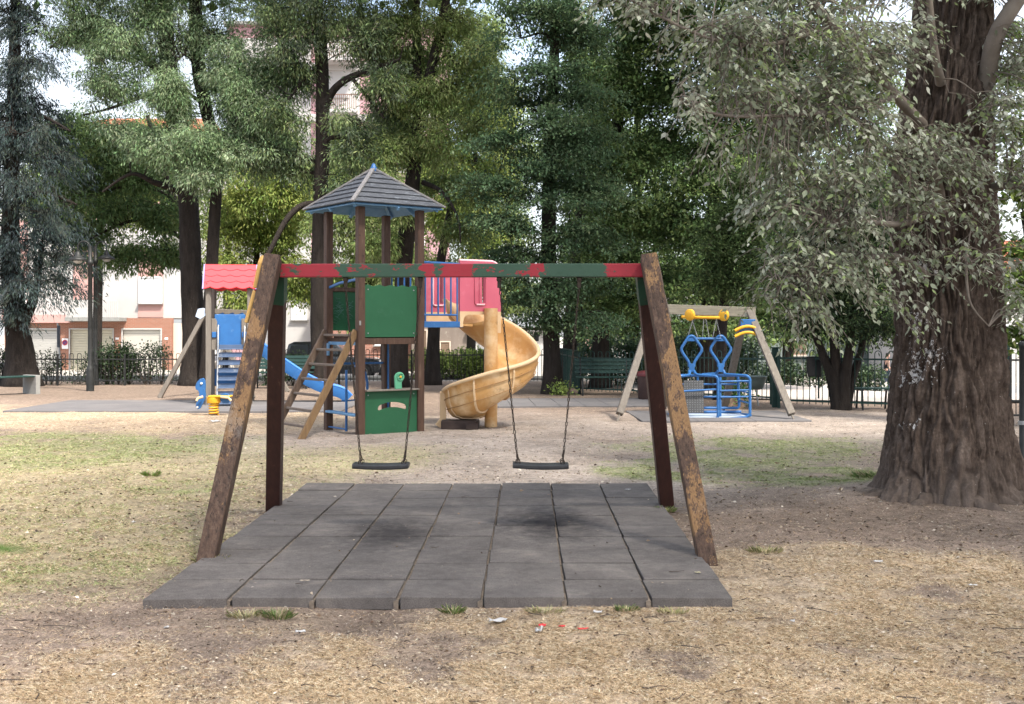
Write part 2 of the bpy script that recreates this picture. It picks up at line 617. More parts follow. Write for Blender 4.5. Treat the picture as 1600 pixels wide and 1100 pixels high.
def sheet(name, xs, ys, m, lift, xf=None):
    X, Y = np.meshgrid(np.array(xs, float), np.array(ys, float))
    if xf is not None:
        X = xf(X, Y)
    Z = terrain(X, Y) + lift
    idx = np.arange(X.size).reshape(X.shape)
    f = np.stack([idx[:-1, :-1], idx[:-1, 1:], idx[1:, 1:], idx[1:, :-1]], -1).reshape(-1, 4)
    o = npmesh(name, np.stack([X, Y, Z], -1).reshape(-1, 3), f, m, smooth=True)
    return kind(o, 'structure')


M_asph = mat('pale_worn_asphalt', (.30, .29, .28), (.24, .235, .23), .6, rough=.9, bump=.3, bscale=60)
M_pave = mat('pale_pinkish_pavement', (.46, .41, .38), (.38, .34, .31), .7, rough=.9, bump=.25, bscale=40, c3=(.30, .27, .25), wear=(.6, .75), wscale=1.2)
sheet('road', np.concatenate([np.arange(-70, 6, 2.0), np.arange(6, 12.1, .5), np.arange(14, 70, 2)]), np.arange(40, 54.1, .5), M_asph, .035)
sheet('path', np.arange(3.2, 34, .5), np.arange(25.0, 44, .5), M_pave, .03, lambda X, Y: X + np.maximum(0, 27.5 - Y) * 2.0)
# kerb between the lawn fence and the street
k = MB()
for i in range(36):
    x0 = -60 + i * 2
    z = float(terrain(x0 + 1, 38.6))
    k.box((x0 + 1, 38.6, z + .04), (1.99, .3, .2))
kind(k.build('kerb', M_conc, None, .02), 'structure')


# ------------------------------------------------------------------ rubber tile mats
def rubber_mat():
    t = NT('dark_grey_rubber_granulate')
    v = t.coord('Object')
    n1 = t.noise(v, 1.6, 6, .6)
    n2 = t.noise(v, 170, 3, .6)
    n3 = t.noise(v, 14, 7, .65)
    c = t.ramp(n1, [(.3, (.092, .083, .078)), (.7, (.142, .128, .119))])
    c = t.mix(1.0, c, t.ramp(n3, [(.25, .8), (.75, 1.22)]), 'MULTIPLY')
    c = t.mix(1.0, c, t.ramp(n2, [(.3, .65), (.7, 1.4)]), 'MULTIPLY')
    # scuffed black hollows under the two seats (worn by feet)
    for (px, py, rx, ry, k) in ((858, 826, .50, .95, .9), (612, 842, .50, .85, .7)):
        g = G(px, py)
        mp = t.n('Mapping'); mp.vector_type = 'POINT'
        mp.inputs['Location'].default_value = (-g.x / rx, -g.y / ry, 0)
        mp.inputs['Scale'].default_value = (1 / rx, 1 / ry, 0)
        geo = t.n('NewGeometry'); t.l(geo.outputs['Position'], mp.inputs['Vector'])
        ln = t.n('VectorMath', operation='LENGTH'); t.l(mp.outputs[0], ln.inputs[0])
        d = t.math('ADD', ln.outputs['Value'], t.math('MULTIPLY', t.math('SUBTRACT', n3, .5), .9))
        c = t.mix(t.ramp(d, [(.15, k), (1.0, 0)]), c, (.022, .021, .023))
    # dusty soil trodden onto it
    c = t.mix(t.ramp(t.noise(v, 3.1, 8, .7), [(.54, 0), (.74, .42)]), c, (.25, .215, .185))
    h = t.math('ADD', n2, t.math('MULTIPLY', n3, .5))
    return t.finish(c, .95, t.bump(h, .5, .006), .06)


M_rub = rubber_mat()
MATX1 = (1148 - CX) / F * 6.8
VPX = 827.0
def swing_mat():
    root = thing('rubber_mat', 'large dark grey mat of square rubber tiles lying under the wooden double swing', 'rubber mat', (0, 9.3, 0))
    b = MB(ROOT[root.name])
    sl = (VPX - CX) / F
    for r in range(10):
        for c in range(7):
            x1 = MATX1 - c * .5
            y0 = 6.8 + r * .5
            dx = random.uniform(-.004, .004)
            dz = random.uniform(-.004, .004)
            g = .012
            sk = 0.0
            if c == 6:
                dx -= .012
                if r == 0:
                    sk = -.06
            if c == 6 and r == 9:
                pass
            pts = []
            for (xx, yy) in ((x1 - .5 + g, y0 + g + sk), (x1 - .0035 - (.006 if c < 6 else 0), y0 + g + sk * .35), (x1 - .0035 - (.006 if c < 6 else 0), y0 + .5 - g), (x1 - .5 + .0035, y0 + .5 - g)):
                pts.append(Vector((xx + dx + sl * (yy - 6.8), yy, 0)))
            lo = [b.bm.verts.new(Vector((p.x, p.y, -.03)) - b.off) for p in pts]
            hi = [b.bm.verts.new(Vector((p.x, p.y, .046 + dz + random.uniform(-.003, .003))) - b.off) for p in pts]
            b.face(hi); b.face(lo[::-1])
            for i in range(4):
                b.face([lo[i], lo[(i + 1) % 4], hi[(i + 1) % 4], hi[i]])
    b.build('tiles', M_rub, root, .004, 2)
    s = MB(ROOT[root.name])
    for c in range(1, 7):
        x = MATX1 - c * .5
        rows = []
        for j in range(-1, 101):
            yy = 6.80 + max(j, 0) * .0499
            wv = .006 * mnoise.noise(Vector((x * 3, yy * 9, 0)))
            zz = (.030 if j >= 0 else -.04) + .006 * mnoise.noise(Vector((x, yy * 14, 4)))
            rows.append([(x - .010 + sl * (yy - 6.8) + q, yy, zz - 6 * abs(q + wv * .3) ** 1.6) for q in (-.016, -.006, .004, .014)])
        s.grid(rows)
    k_ = MB(ROOT[root.name])
    k_.prism([(MATX1 - 3.49, 0.02), (MATX1 - .01, .02), (MATX1 - .01 + sl * 5, 4.98), (MATX1 - 3.49 + sl * 5, 4.98)], (0, 6.8, .004), (1, 0, 0), (0, 1, 0), .02)
    k_.build('bedding', M_blackrub, root)
    j_ = MB(ROOT[root.name])
    for r in range(1, 10):
        yy = 6.8 + r * .5
        x0 = MATX1 - 3.48 + sl * (yy - 6.8); x1 = MATX1 - .02 + sl * (yy - 6.8)
        j_.grid([[(x0 + (x1 - x0) * i / 120, yy + q, .030 + .005 * mnoise.noise(Vector((i * .7, r * 3.1, q * 50)))) for i in range(121)] for q in (-.0118, -.004, .004, .0118)])
    j_.build('dirty_joints', mat('dark_dirt_in_joints', (.03, .026, .023), (.055, .046, .04), 40, rough=.95, bump=.4, bscale=120), root)
    ms = mat('straw_and_grit_in_seams', (.24, .195, .15), (.10, .08, .065), 30, rough=.95, bump=.5, bscale=150)
    s.build('seam_fill', ms, root)
swing_mat()

M_rub2 = mat('worn_grey_safety_surface', (.115, .11, .112), (.16, .15, .148), 1.2, rough=.9, bump=.3, bscale=60, c3=(.26, .22, .19), wear=(.6, .75), wscale=1.4)


def flat_mat(name, label, cx, cy, w, l, rz, nx, ny, h=.03):
    root = thing(name, label, 'rubber mat', (cx, cy, 0), rz)
    b = MB()
    for i in range(nx):
        for j in range(ny):
            b.box(((i + .5) * w / nx - w / 2, (j + .5) * l / ny - l / 2, h / 2 - .02 + random.uniform(0, .003)), (w / nx - .008, l / ny - .008, h + .04))
    b.build('tiles', M_rub2, root, .006, 1)
flat_mat('rubber_mat', 'flat worn rubber mat under the blue slide with the red roof', -6.6, 23.9, 6.6, 3.3, -.02, 13, 6)
flat_mat('rubber_mat', 'dark worn rubber mat on the bare soil behind the yellow spiral slide', 1.2, 25.0, 4.6, 2.6, .05, 9, 5)
M_disc = mat('pale_pink_rubber', (.40, .31, .30), (.34, .27, .26), 1.6, rough=.9, bump=.3)
flat_mat('rubber_mat', 'pale pinkish rubber pad beneath the blue basket swing', 3.75, 21.3, 3.0, 2.4, .02, 3, 3, .02)
bpy.context.view_layer.update()
# ================================================================== NEAR WOODEN SWING
def rounded_plate(w, h, n=8):
    pts = [(-w / 2, 0), (w / 2, 0)]
    for i in range(n + 1):
        a = math.pi * i / n
        pts.append((w / 2 * math.cos(a), h - w / 2 + w / 2 * math.sin(a)))
    return pts


M_gdark = mat('dark_worn_green_paint', (.012, .045, .026), (.02, .06, .035), 5, rough=.55, bump=.2, c3=(.06, .04, .03), wear=(.6, .66))


def near_swing():
    YB = 9.22
    root = thing('wooden_swing_set', 'tall wooden double swing frame with worn brown legs and a flaking red and green beam', 'swing frame', (-.4, YB, 0))
    off = ROOT[root.name]
    FL, BL = G(323, 879), G(428, 796)
    FR, BR = G(1105, 878), G(1042, 795)
    TLf, TLb = P(427, 402, YB - .10), P(434, 425, YB + .10)
    TRf, TRb = P(1013, 401, YB - .10), P(1006, 425, YB + .10)
    lw = .128
    def leg(a, b, m, name='leg', w=lw):
        o = MB(off).beam(a - (b - a).normalized() * .12, b, w, w, (0, 1, .0)).build(name, m, root, .010, 2)
        return o
    leg(FL, TLf, M_leg); leg(FR, TRf, M_legr)
    for a, b in ((BL, TLb), (BR, TRb)):
        leg(a, b, M_postred)  # darker wood puts the shade of the rear legs into their colour
        # the painted top of the rear leg
        d = (b - a).normalized()
        t0, t1 = b - d * .27, b + d * .03
        MB(off).beam(t0, t1, lw + .008, lw + .008, (0, 1, 0)).build('painted_leg_top', M_gdark, root, .008)
    # beam
    a, b = P(438, 423, YB), P(1006, 422.5, YB)
    # long box with rounded edges; its own origin in the middle so that the paint patches run along it
    bb = MB(((a + b) / 2)).beam(a, b, .085, .108, (0, 0, 1)).build('beam', M_beam, root, .006, 2)
    bb.location = (a + b) / 2 - off
    # top plates that close the two A frames
    for s, p, m in ((-1, P(403, 447, YB - .02), M_yw), (1, P(1031, 445, YB + .0), M_greyboard)):
        tilt = Vector((-s * .20, 0, 1)).normalized()
        out = MB(off)
        out.prism(rounded_plate(.20, .27), p + tilt * -.02, Vector((0, 1, 0)), tilt, .035)
        out.build('end_plate', m, root, .006)
        out = MB(off)
        out.prism([(-.17, 0), (.17, 0), (.095, .26), (-.095, .26)], p - tilt * .30, Vector((0, 1, 0)), tilt, .028)
        out.build('gusset', m, root, .005)
    # bolts
    for p in (P(424, 422, YB - .185), P(1014, 420, YB - .185)):
        MB(off).lathe([(.018, 0), (.018, .012), (.010, .02)], p, 10, (0, -1, 0)).build('bolt', M_chain, root)
    # hangers below the beam
    for px in (540, 657, 780, 905):
        q = P(px, 433, YB)
        z0 = a.z - .054
        h = MB(off)
        h.lathe([(.022, 0), (.022, .03), (.012, .035)], (q.x, YB, z0 - .03), 10)
        h.box((q.x, YB, z0 - .055), (.03, .018, .06))
        h.build('hanger', M_chain, root, .003, 1)


M_yw = mat('yellowed_plywood', (.55, .33, .10), (.45, .25, .07), 5, rough=.6, bump=.2)
M_greyboard = mat('dark_weathered_plywood', (.11, .085, .07), (.16, .13, .11), 5, rough=.7, bump=.3)
near_swing()


def link_np(L=.042, W=.021, r=.0036, n=14, k=5):
    """verts and quads of one oval chain link, long axis z, in the xz plane"""
    s = (L - W) / 2
    path = []
    for i in range(n):
        a = TAU * i / n
        x, z = math.cos(a) * (W / 2 - r), math.sin(a) * (W / 2 - r)
        z += s if z > 1e-6 else (-s if z < -1e-6 else 0)
        path.append((x, 0, z))
    b = MB().tube(path, r, k, closed=True)
    b.bm.verts.index_update()
    v = np.array([x.co[:] for x in b.bm.verts])
    f = np.array([[x.index for x in q.verts] for q in b.bm.faces])
    b.bm.free()
    return v, f


LV, LF = link_np()


def chain(name, top, bot, parent, off, m, pitch=.0335, scale=1.0, sag=0.0):
    top, bot = Vector(top), Vector(bot)
    d = bot - top
    n = max(2, int(round(d.length / (pitch * scale))))
    x, y, z = frame_from(d)
    Rm = np.array([x[:], y[:], z[:]]).T
    V, Fc = [], []
    for i in range(n):
        c = np.array((top + d * ((i + .5) / n))[:])
        c[1] += sag * math.sin(math.pi * (i + .5) / n)
        a = (0 if i % 2 else math.pi / 2) + random.uniform(-.35, .35) + .5
        ca, sa = math.cos(a), math.sin(a)
        v = LV * scale
        v = np.stack([v[:, 0] * ca - v[:, 1] * sa, v[:, 0] * sa + v[:, 1] * ca, v[:, 2]], 1)
        V.append(v @ Rm.T + c - np.array(off[:]))
        Fc.append(LF + len(LV) * i)
    return npmesh(name, np.concatenate(V), np.concatenate(Fc), m, parent, smooth=True)


def swing_seat(label, pts, y_seat, tilt):
    """pts: photo columns of chain tops and chain bottoms, columns of the seat ends"""
    YB = 9.22
    t0, t1, b0, b1, s0, s1 = pts
    A, B = P(s0, y_seat, YB), P(s1, y_seat + tilt, YB)
    c = (A + B) / 2
    root = thing('swing', label, 'swing', c, 0, 'two flat swings hanging from the near wooden frame')
    off = ROOT[root.name]
    w = (B - A).length
    L = []
    n = 12
    rows = []
    # flat board, slightly dished, with thick rounded lips
    for i in range(n + 1):
        u = i / n
        p = A.lerp(B, u)
        dz = -.010 * math.sin(math.pi * u)
        p = p + Vector((0, 0, dz))
        rows.append([p + Vector((0, yy, zz)) for yy, zz in ((-.085, -.016), (-.085, .012), (-.07, .018), (.07, .018), (.085, .012), (.085, -.016), (.07, -.022), (-.07, -.022))])
    b = MB(off)
    vv = b.grid(rows, closed=True)
    b.face(vv[0]); b.face(vv[-1][::-1])
    b.build('seat', M_blackrub, root, .004, 2)
    for tx, bx in ((t0, b0), (t1, b1)):
        top = P(tx, 442, YB)
        top.z = P(438, 423, YB).z - .054 - .075
        q = P(bx, y_seat, YB); q.z = c.z + .115
        chain('chain', top, q, root, off, M_chain)
        # the chain splits in two short strands at the seat, each held by a ring
        for sy in (-.05, .05):
            foot = Vector((q.x + (0.012 if tx == t0 else -.012), YB + sy, c.z + .03))
            chain('chain', q, foot, root, off, M_chain)
            rg = MB(off)
            rg.tube([foot + Vector((.017 * math.cos(a), .002, -.004 + .017 * math.sin(a))) for a in np.linspace(0, TAU, 13)[:-1]], .0035, 6, closed=True)
            rg.build('ring', M_chain, root)


swing_seat('flat black swing seat on rusty chains hanging in front of the green play tower', (540, 657, 562, 634, 552, 639), 726.5, .0)
swing_seat('flat black swing seat on rusty chains hanging to the right of the yellow spiral slide', (781, 905, 807, 881, 801, 888), 725.5, 1.5)
# ================================================================== GREEN PLAY TOWER WITH HIPPED ROOF
TC = Vector((-2.2265, 18.435, 0))
tu = Vector((.808, .589, 0)).normalized()
tv = Vector((-tu.y, tu.x, 0))
TS = .535


def W(s, t, z):
    return TC + tu * s + tv * t + Vector((0, 0, z))


def play_tower():
    root = thing('play_tower', 'wooden play tower with brown posts, green boards and a grey shingled hipped roof', 'play tower', TC)
    off = ROOT[root.name]
    UP = (0, 0, 1)
    # posts
    for s, t in ((-TS, -TS), (TS, -TS), (-TS, TS), (TS, TS)):
        b = MB(off)
        b.beam(W(s, t, -.15), W(s, t, 3.52), .118, .118, tv)
        b.build('post', M_post, root, .012, 2)
    # platform
    b = MB(off)
    for i in range(8):
        b.beam(W(-TS + .07, -TS + .1 + i * .125, 1.50), W(TS - .07, -TS + .1 + i * .125, 1.50), .115, .04, UP)
    b.build('platform', M_post, root, .004, 1)
    b = MB(off)
    for (a, c) in (((-TS, -TS), (TS, -TS)), ((-TS, TS), (TS, TS)), ((-TS, -TS), (-TS, TS)), ((TS, -TS), (TS, TS))):
        va, vc = W(*a, 1.435), W(*c, 1.435)
        d = (vc - va).normalized() * .062
        b.beam(va + d, vc - d, .05, .095, UP)
    b.build('platform_joist', M_post, root, .005, 1)
    # panels with a wavy upper edge
    def wavy(o, wd, z0, z1, name, m, amp=.012):
        p = MB(off)
        n = 41
        xs = [wd * i / (n - 1) for i in range(n)]
        p.prism([(0, z0), (wd, z0)] + [(x, z1 + amp * math.sin(x / wd * TAU * 4.5)) for x in reversed(xs)], o[0], o[1], UP, .022)
        return p.build(name, m, root, .003, 1)
    e = .064
    wavy((W(-TS + e, -TS - .012, 0), tu), 2 * TS - 2 * e, 1.50, 2.305, 'front_panel', M_green)
    wavy((W(-TS + e, TS + .012, 0), tu), 2 * TS - 2 * e, 1.60, 2.24, 'rear_panel', M_green, .010)
    sc_ = MB(off)   # white scribbles scratched on the rear panel
    for k in range(16):
        x = random.uniform(.12, .42); z = random.uniform(1.78, 2.08)
        pts = []
        for j in range(6):
            pts.append(W(-TS + x + .05 * math.sin(j * 1.7 + k), TS - .002, z + .028 * j * random.uniform(.4, 1.0) * (1 if k % 2 else -1)))
        sc_.tube(pts, .0035, 4)
    sc_.build('scribbles', mat('faded_chalk_marks', (.10, .21, .17), (.08, .17, .14), rough=.9, bump=0), root)
    b = MB(off)
    b.beam(W(-TS + e, TS, 2.27), W(TS - e, TS, 2.27), .05, .07, UP)
    b.build('rear_rail', M_post, root, .006, 1)
    # lower counter panel with a curved cut-out
    wd = 2 * TS - 2 * e
    o = W(-TS + e, -TS - .012, 0)
    hx0, hx1, zc, th = .25 * wd, .80 * wd, .385, .040
    arc = lambda x: zc + .055 * (1 - ((x - (hx0 + hx1) / 2) / ((hx1 - hx0) / 2)) ** 2)
    def endr(x):
        q = min(x - hx0, hx1 - x)
        return th * math.sqrt(max(0, 1 - (max(0, th - q) / th) ** 2))
    xs = [hx0 + (hx1 - hx0) * (1 - math.cos(math.pi * i / 28)) / 2 for i in range(29)]
    p = MB(off)
    z1 = .655
    p.strip([0, hx0], -.05, z1, o, tu, UP, .022)
    p.strip([hx1, wd], -.05, z1, o, tu, UP, .022)
    p.strip(xs, -.05, lambda x: arc(x) - endr(x), o, tu, UP, .022)
    p.strip(xs, lambda x: arc(x) + endr(x), z1, o, tu, UP, .022)
    bmesh.ops.remove_doubles(p.bm, verts=p.bm.verts, dist=1e-5)
    p.build('counter_panel', M_green, root)
    b = MB(off)
    b.beam(W(-TS + e, -TS - .03, .672), W(TS - e, -TS - .03, .672), .16, .024, UP)
    b.build('counter_top', M_grey, root, .004, 1)
    for x in (.06, wd - .06):
        for z in (.60, 1.56, 2.24):
            MB(off).lathe([(.011, 0), (.011, .006), (.006, .010)], o + tu * x + Vector((0, 0, z)) - tv * .011, 8, tuple(-tv)).build('screw', M_galv, root)
    # toy gear on the counter
    g = MB(off)
    gp = W(TS - .42, -TS - .03, .684)
    g.prism([(-.05, 0), (.07, 0), (.065, .10), (.11, .16), (.115, .20), (.09, .245), (.05, .265), (.0, .26), (-.04, .235), (-.06, .19)], gp, tu, UP, .035)
    go = g.build('toy_gear', M_greenlt, root, .005, 1)
    w = MB(off)
    gc = gp + tu * .035 + Vector((0, 0, .19)) - tv * .024
    w.tube([gc + tu * .055 * math.cos(a) + Vector((0, 0, .055 * math.sin(a))) for a in np.linspace(0, TAU, 17)[:-1]], .010, 6, closed=True)
    for k in range(4):
        a = k * TAU / 4 + .4
        w.tube([gc, gc + tu * .055 * math.cos(a) + Vector((0, 0, .055 * math.sin(a)))], .008, 5)
    w.build('wheel', M_greenlt, go)
    hub = MB(off); hub.lathe([(.018, -.01), (.018, .012), (.01, .016)], gc, 10, tuple(-tv)); hub.build('hub', M_yellow, go)
    # little paper stickers on the front post
    MB(off).box(W(-TS, -TS, 1.72) - Vector((.0, .078, 0)) + Vector((.01, 0, 0)), (.03, .004, .07), Matrix.Rotation(.63, 3, 'Z')).build('sticker', M_conc, root)
    # ladder on the left face
    lad = thing_child('ladder', root)
    out = -tu
    rails = []
    for t in (-TS + .03, TS - .03):
        a = W(-TS - 1.0, t, -.06)
        c = W(-TS - .055, t, 1.60)
        q = MB(off)
        q.beam(a, c, .045, .11, (c - a).cross(tv))
        m = M_ladl if t < 0 else M_ladd
        q.build('ladder_rail', m, lad, .006, 1)
        rails.append((a, c))
    for k in range(7):
        f = .13 + k * .138
        q = MB(off)
        pa, pb = rails[0][0].lerp(rails[0][1], f), rails[1][0].lerp(rails[1][1], f)
        q.beam(pa, pb, .05, .038, (0, 0, 1))
        q.build('rung', M_ladr, lad, .006, 1)
    # blue handhold between the two posts above the ladder
    b = MB(off)
    b.tube([W(-TS, TS - .06, 2.30), W(-TS, .12, 2.36), W(-TS, -TS + .06, 2.40)], .024, 10)
    b.build('handhold', M_blue, root)
    # little blue bench and its legs under the platform
    b = MB(off)
    b.beam(W(-TS - .02, TS - .06, .30), W(-TS - .02, -TS + .06, .29), .14, .035, UP)
    b.build('low_bench', M_bluepale, root, .006, 1)
    b = MB(off)
    b.tube([W(-TS - .02, -.12, .02), W(-TS - .02, -.12, .98)], .02, 8)
    b.tube([W(-TS - .02, TS - .06, .05), W(-TS - .02, -.12, .05)], .014, 8)
    b.build('bench_leg', M_blue, root)
    # blue rails and hoop on the far side
    b = MB(off)
    b.tube([W(-TS + .05, TS, 1.06), W(TS - .05, TS, 1.06)], .018, 8)
    b.tube([W(TS, TS - .07, 1.40), W(TS, TS - .07, .05)], .018, 8)
    b.tube([W(-.05, TS, 1.02), W(.06, TS, .99), W(.14, TS, .9), W(.18, TS, .75), W(.18, TS, .0)], .022, 8)
    b.tube([W(-.30, TS, .45), W(TS - .06, TS, .48)], .012, 8)
    b.build('climbing_hoop', M_blue, root)
    b = MB(off)
    b.beam(W(-TS - .01, TS - .06, 1.40), W(-TS - .01, -TS + .07, 1.40), .05, .05, UP)
    b.beam(W(-TS - .05, TS - .09, 1.40), W(-TS - .05, TS - .09, 1.2), .03, .06, tv)
    b.build('blue_cross_bar', M_bluepale, root, .004, 1)

    # ---------------- roof
    roof = thing_child('roof', root)
    za, ze, E = 4.19, 3.55, .818
    corners = [(-E, -E), (E, -E), (E, E), (-E, E)]
    apex = W(0, 0, za)
    NR = 7
    for k in range(4):
        c0, c1 = corners[k], corners[(k + 1) % 4]
        a, c = W(*c0, ze), W(*c1, ze)
        mid = (a + c) / 2
        nrm = (c - a).cross(apex - a).normalized()
        if nrm.z < 0:
            nrm = -nrm
        b = MB(off)
        for r in range(NR):
            f0, f1 = r / NR, min(1.0, (r + 1.22) / NR)
            l0, l1 = .020 + .010, .004
            q0, q1 = a.lerp(apex, f0) + nrm * l0, c.lerp(apex, f0) + nrm * l0
            q2, q3 = c.lerp(apex, min(f1, .985)) + nrm * l1, a.lerp(apex, min(f1, .985)) + nrm * l1
            top = [b.bm.verts.new(x - off) for x in (q0, q1, q2, q3)]
            bot = [b.bm.verts.new(x - nrm * .020 - off) for x in (q0, q1, q2, q3)]
            b.face(top); b.face(bot[::-1])
            for i in range(4):
                b.face([top[i], top[(i + 1) % 4], bot[(i + 1) % 4], bot[i]])
        b.build('shingle_slope', M_shingle, roof, .0025, 1)
        # blue boarding on the underside
        b = MB(off)
        for r in range(5):
            f0, f1 = r / 5 + .003, (r + 1) / 5 - .004
            q = [a.lerp(apex, f0), c.lerp(apex, f0), c.lerp(apex, min(f1, .97)), a.lerp(apex, min(f1, .97))]
            ins = [x - nrm * .024 for x in q]
            lo = [x - nrm * (.04 + .002 * (r % 2)) for x in q]
            A = [b.bm.verts.new(x - off) for x in ins]
            B = [b.bm.verts.new(x - off) for x in lo]
            b.face(A); b.face(B[::-1])
            for i in range(4):
                b.face([A[i], A[(i + 1) % 4], B[(i + 1) % 4], B[i]])
        b.build('soffit', M_bluepale, roof, 0)
        # hip cap and rafter
        b = MB(off)
        b.beam(a - (apex - a).normalized() * .03 + Vector((0, 0, .028)), a.lerp(apex, .97) + Vector((0, 0, .028)), .062, .03, UP)
        b.build('hip_cap', M_hip, roof, .004, 1)
        b = MB(off)
        b.beam(a.lerp(apex, .08) - Vector((0, 0, .085)), a.lerp(apex, .9) - Vector((0, 0, .085)), .05, .07, UP)
        b.beam(mid.lerp(apex, .04) - Vector((0, 0, .085)), mid.lerp(apex, .9) - Vector((0, 0, .085)), .04, .06, UP)
        b.build('rafter', M_bluepale, roof, .004, 1)
    b = MB(off)
    b.lathe([(.055, -.10), (.062, -.02), (.055, .03), (.035, .06), (.03, .085), (.012, .10)], apex, 6)
    b.build('finial', M_blue, roof)
    return root


def thing_child(name, root):
    """an empty that gathers the pieces of one part"""
    o = bpy.data.objects.new(name, None)
    o.empty_display_size = .1
    col.objects.link(o)
    o.parent = root
    return o


M_ladd = mat('dark_worn_ladder_wood', (.07, .045, .032), (.13, .09, .065), 3, (8, 8, 1), .7, .4, 30, c3=(.22, .17, .13), wear=(.6, .7), wscale=3)
M_ladr = mat('grey_brown_rung_wood', (.17, .135, .11), (.11, .085, .07), 3, (8, 8, 8), .75, .3, 30)
M_ladl = mat('worn_yellowish_ladder_wood', (.20, .125, .06), (.13, .078, .04), 3, (8, 8, 1), .7, .4, 30, c3=(.09, .06, .04), wear=(.6, .7), wscale=3)
M_shingle = mat('weathered_slate_blue_boards', (.095, .10, .112), (.06, .065, .076), 4, (2, 2, 9), .8, .5, 26, c3=(.20, .22, .245), wear=(.56, .72), wscale=3)
M_hip = mat('bleached_grey_hip_board', (.25, .235, .23), (.17, .16, .155), 4, (4, 4, 4), .8, .4, 26, c3=(.16, .22, .30), wear=(.6, .72))
play_tower()


# ================================================================== BRIDGE AND SPIRAL SLIDE
def spiral_slide():
    root = thing('spiral_slide', 'sun bleached yellow spiral slide with pink hood panels and a blue railed bridge', 'slide', Vector((P(767, 667, 19.0).x, 19.0, 0)))
    off = ROOT[root.name]
    UP = (0, 0, 1)
    S0 = TS + .06
    def Wb(d, t, z):
        return W(S0 + d, t, z)
    # bridge floor
    br = thing_child('bridge', root)
    b = MB(off)
    for i in range(6):
        b.beam(Wb(.06 + i * .12, -TS + .03, 1.70), Wb(.06 + i * .12, TS - .03, 1.70), .11, .035, UP)
    b.build('deck', M_grey, br, .004, 1)
    for t in (-TS, TS):
        b = MB(off); b.beam(Wb(-.05, t, 1.70), Wb(.76, t, 1.70), .05, .10, UP); b.build('deck_beam', M_blue, br, .006, 1)
        r = MB(off)
        zt = 2.70
        r.tube([Wb(-.03, t, zt), Wb(.70, t, zt - .01)], .020, 8)
        r.tube([Wb(-.03, t, 1.855), Wb(.66, t, 1.855)], .016, 8)
        for k in range(6):
            d = .05 + k * .122
            r.tube([Wb(d, t, zt), Wb(d, t, 1.855 if k not in (0, 5) else 1.75)], .0145, 8)
        r.build('railing', M_blue, br)
    # pink hood: near and far panel, each with a moulded slot
    def hood(t, d0, d1, nm, slot, tilt):
        hd = thing_child(nm, root)
        o = Wb(d0, t, 0)
        w = d1 - d0
        z0, z1 = 1.915, 2.75
        s0, s1 = slot
        sz0, sz1 = 2.06, 2.62
        rad = .20
        def top(x):
            if x > w - rad:
                q = (x - (w - rad)) / rad
                return z1 - rad * .8 * (1 - math.sqrt(max(0, 1 - q * q)))
            return z1
        p = MB(off)
        p.strip([0, s0], z0, top, o, tu, UP, .05)
        p.strip([s0, s1], z0, sz0, o, tu, UP, .05)
        p.strip([s0, s1], sz1, top, o, tu, UP, .05)
        p.strip([s1] + [s1 + (w - s1) * i / 16 for i in range(1, 17)], z0, top, o, tu, UP, .05)
        bmesh.ops.remove_doubles(p.bm, verts=p.bm.verts, dist=1e-5)
        p.build('hood_panel', M_pink, hd)
        # moulded frame round a recess left of the slot
        f = MB(off)
        fo = o - tv * .034
        x0, x1 = s0 - .15, s1 + .02
        ring = []
        for (x, z) in ((x0, sz0 - .03), (x1, sz0 - .03), (x1, sz1 + .03), (x0, sz1 + .03)):
            ring.append((x, z))
        pts = []
        for i, (x, z) in enumerate(ring):
            cx, cz = (x0 + x1) / 2, (sz0 + sz1) / 2
            for k in range(4):
                a = {0: math.pi, 1: 1.5 * math.pi, 2: 0, 3: .5 * math.pi}[i] + k * math.pi / 6
                r_ = .03
                pts.append(fo + tu * (x + (r_ if x < cx else -r_) + r_ * math.cos(a)) + Vector((0, 0, z + (r_ if z < cz else -r_) + r_ * math.sin(a))))
        f.tube(pts, .013, 6, closed=True)
        f.tube([fo + tu * (s0 - .055) + Vector((0, 0, sz0)), fo + tu * (s0 - .055) + Vector((0, 0, sz1))], .012, 6)
        f.build('moulded_frame', M_pinklt if t > 0 else M_pink, hd)
        sl = MB(off)
        sl.tube([fo + tu * (x0 + .03) + Vector((0, -.004, sz0 - .03)), fo + tu * (x1 - .03) + Vector((0, -.004, sz0 - .03))], .015, 6)
        sl.build('sill', M_pinklt, hd)
        rim = MB(off)
        rim.tube([o + tu * x + Vector((0, 0, top(x))) for x in [0] + [w * i / 30 for i in range(1, 31)]], .026, 8)
        rim.build('rim', M_pinklt, hd)
    hood(-TS, .70, 1.52, 'near_hood', (.44, .49), 0)
    hood(TS, .70, 1.50, 'far_hood', (.30, .35), 0)
    # ochre frame with an arched opening under the near hood
    fr = MB(off)
    o = Wb(.70, -TS, 0)
    w = .82
    z0, z1 = 1.66, 1.915
    ax0, ax1 = .06, w - .20
    def arch(x):
        r_ = .12
        q = min(x - ax0, ax1 - x)
        q = max(0, min(q, r_))
        return z1 - .05 - r_ * (1 - math.sqrt(max(0, 1 - (1 - q / r_) ** 2)))
    xs = [ax0 + (ax1 - ax0) * i / 30 for i in range(31)]
    fr.strip([0, ax0], z0, z1, o, tu, UP, .055)
    fr.strip(xs, arch, z1, o, tu, UP, .055)
    fr.strip([ax1, w], z0 - .1, z1, o, tu, UP, .055)
    fr.strip([0, .80], 1.68, z1, Wb(.70, TS, 0), tu, UP, .055)
    bmesh.ops.remove_doubles(fr.bm, verts=fr.bm.verts, dist=1e-5)
    fr.build('opening_frame', M_ochrert, root)
    # deck of the entrance box
    b = MB(off)
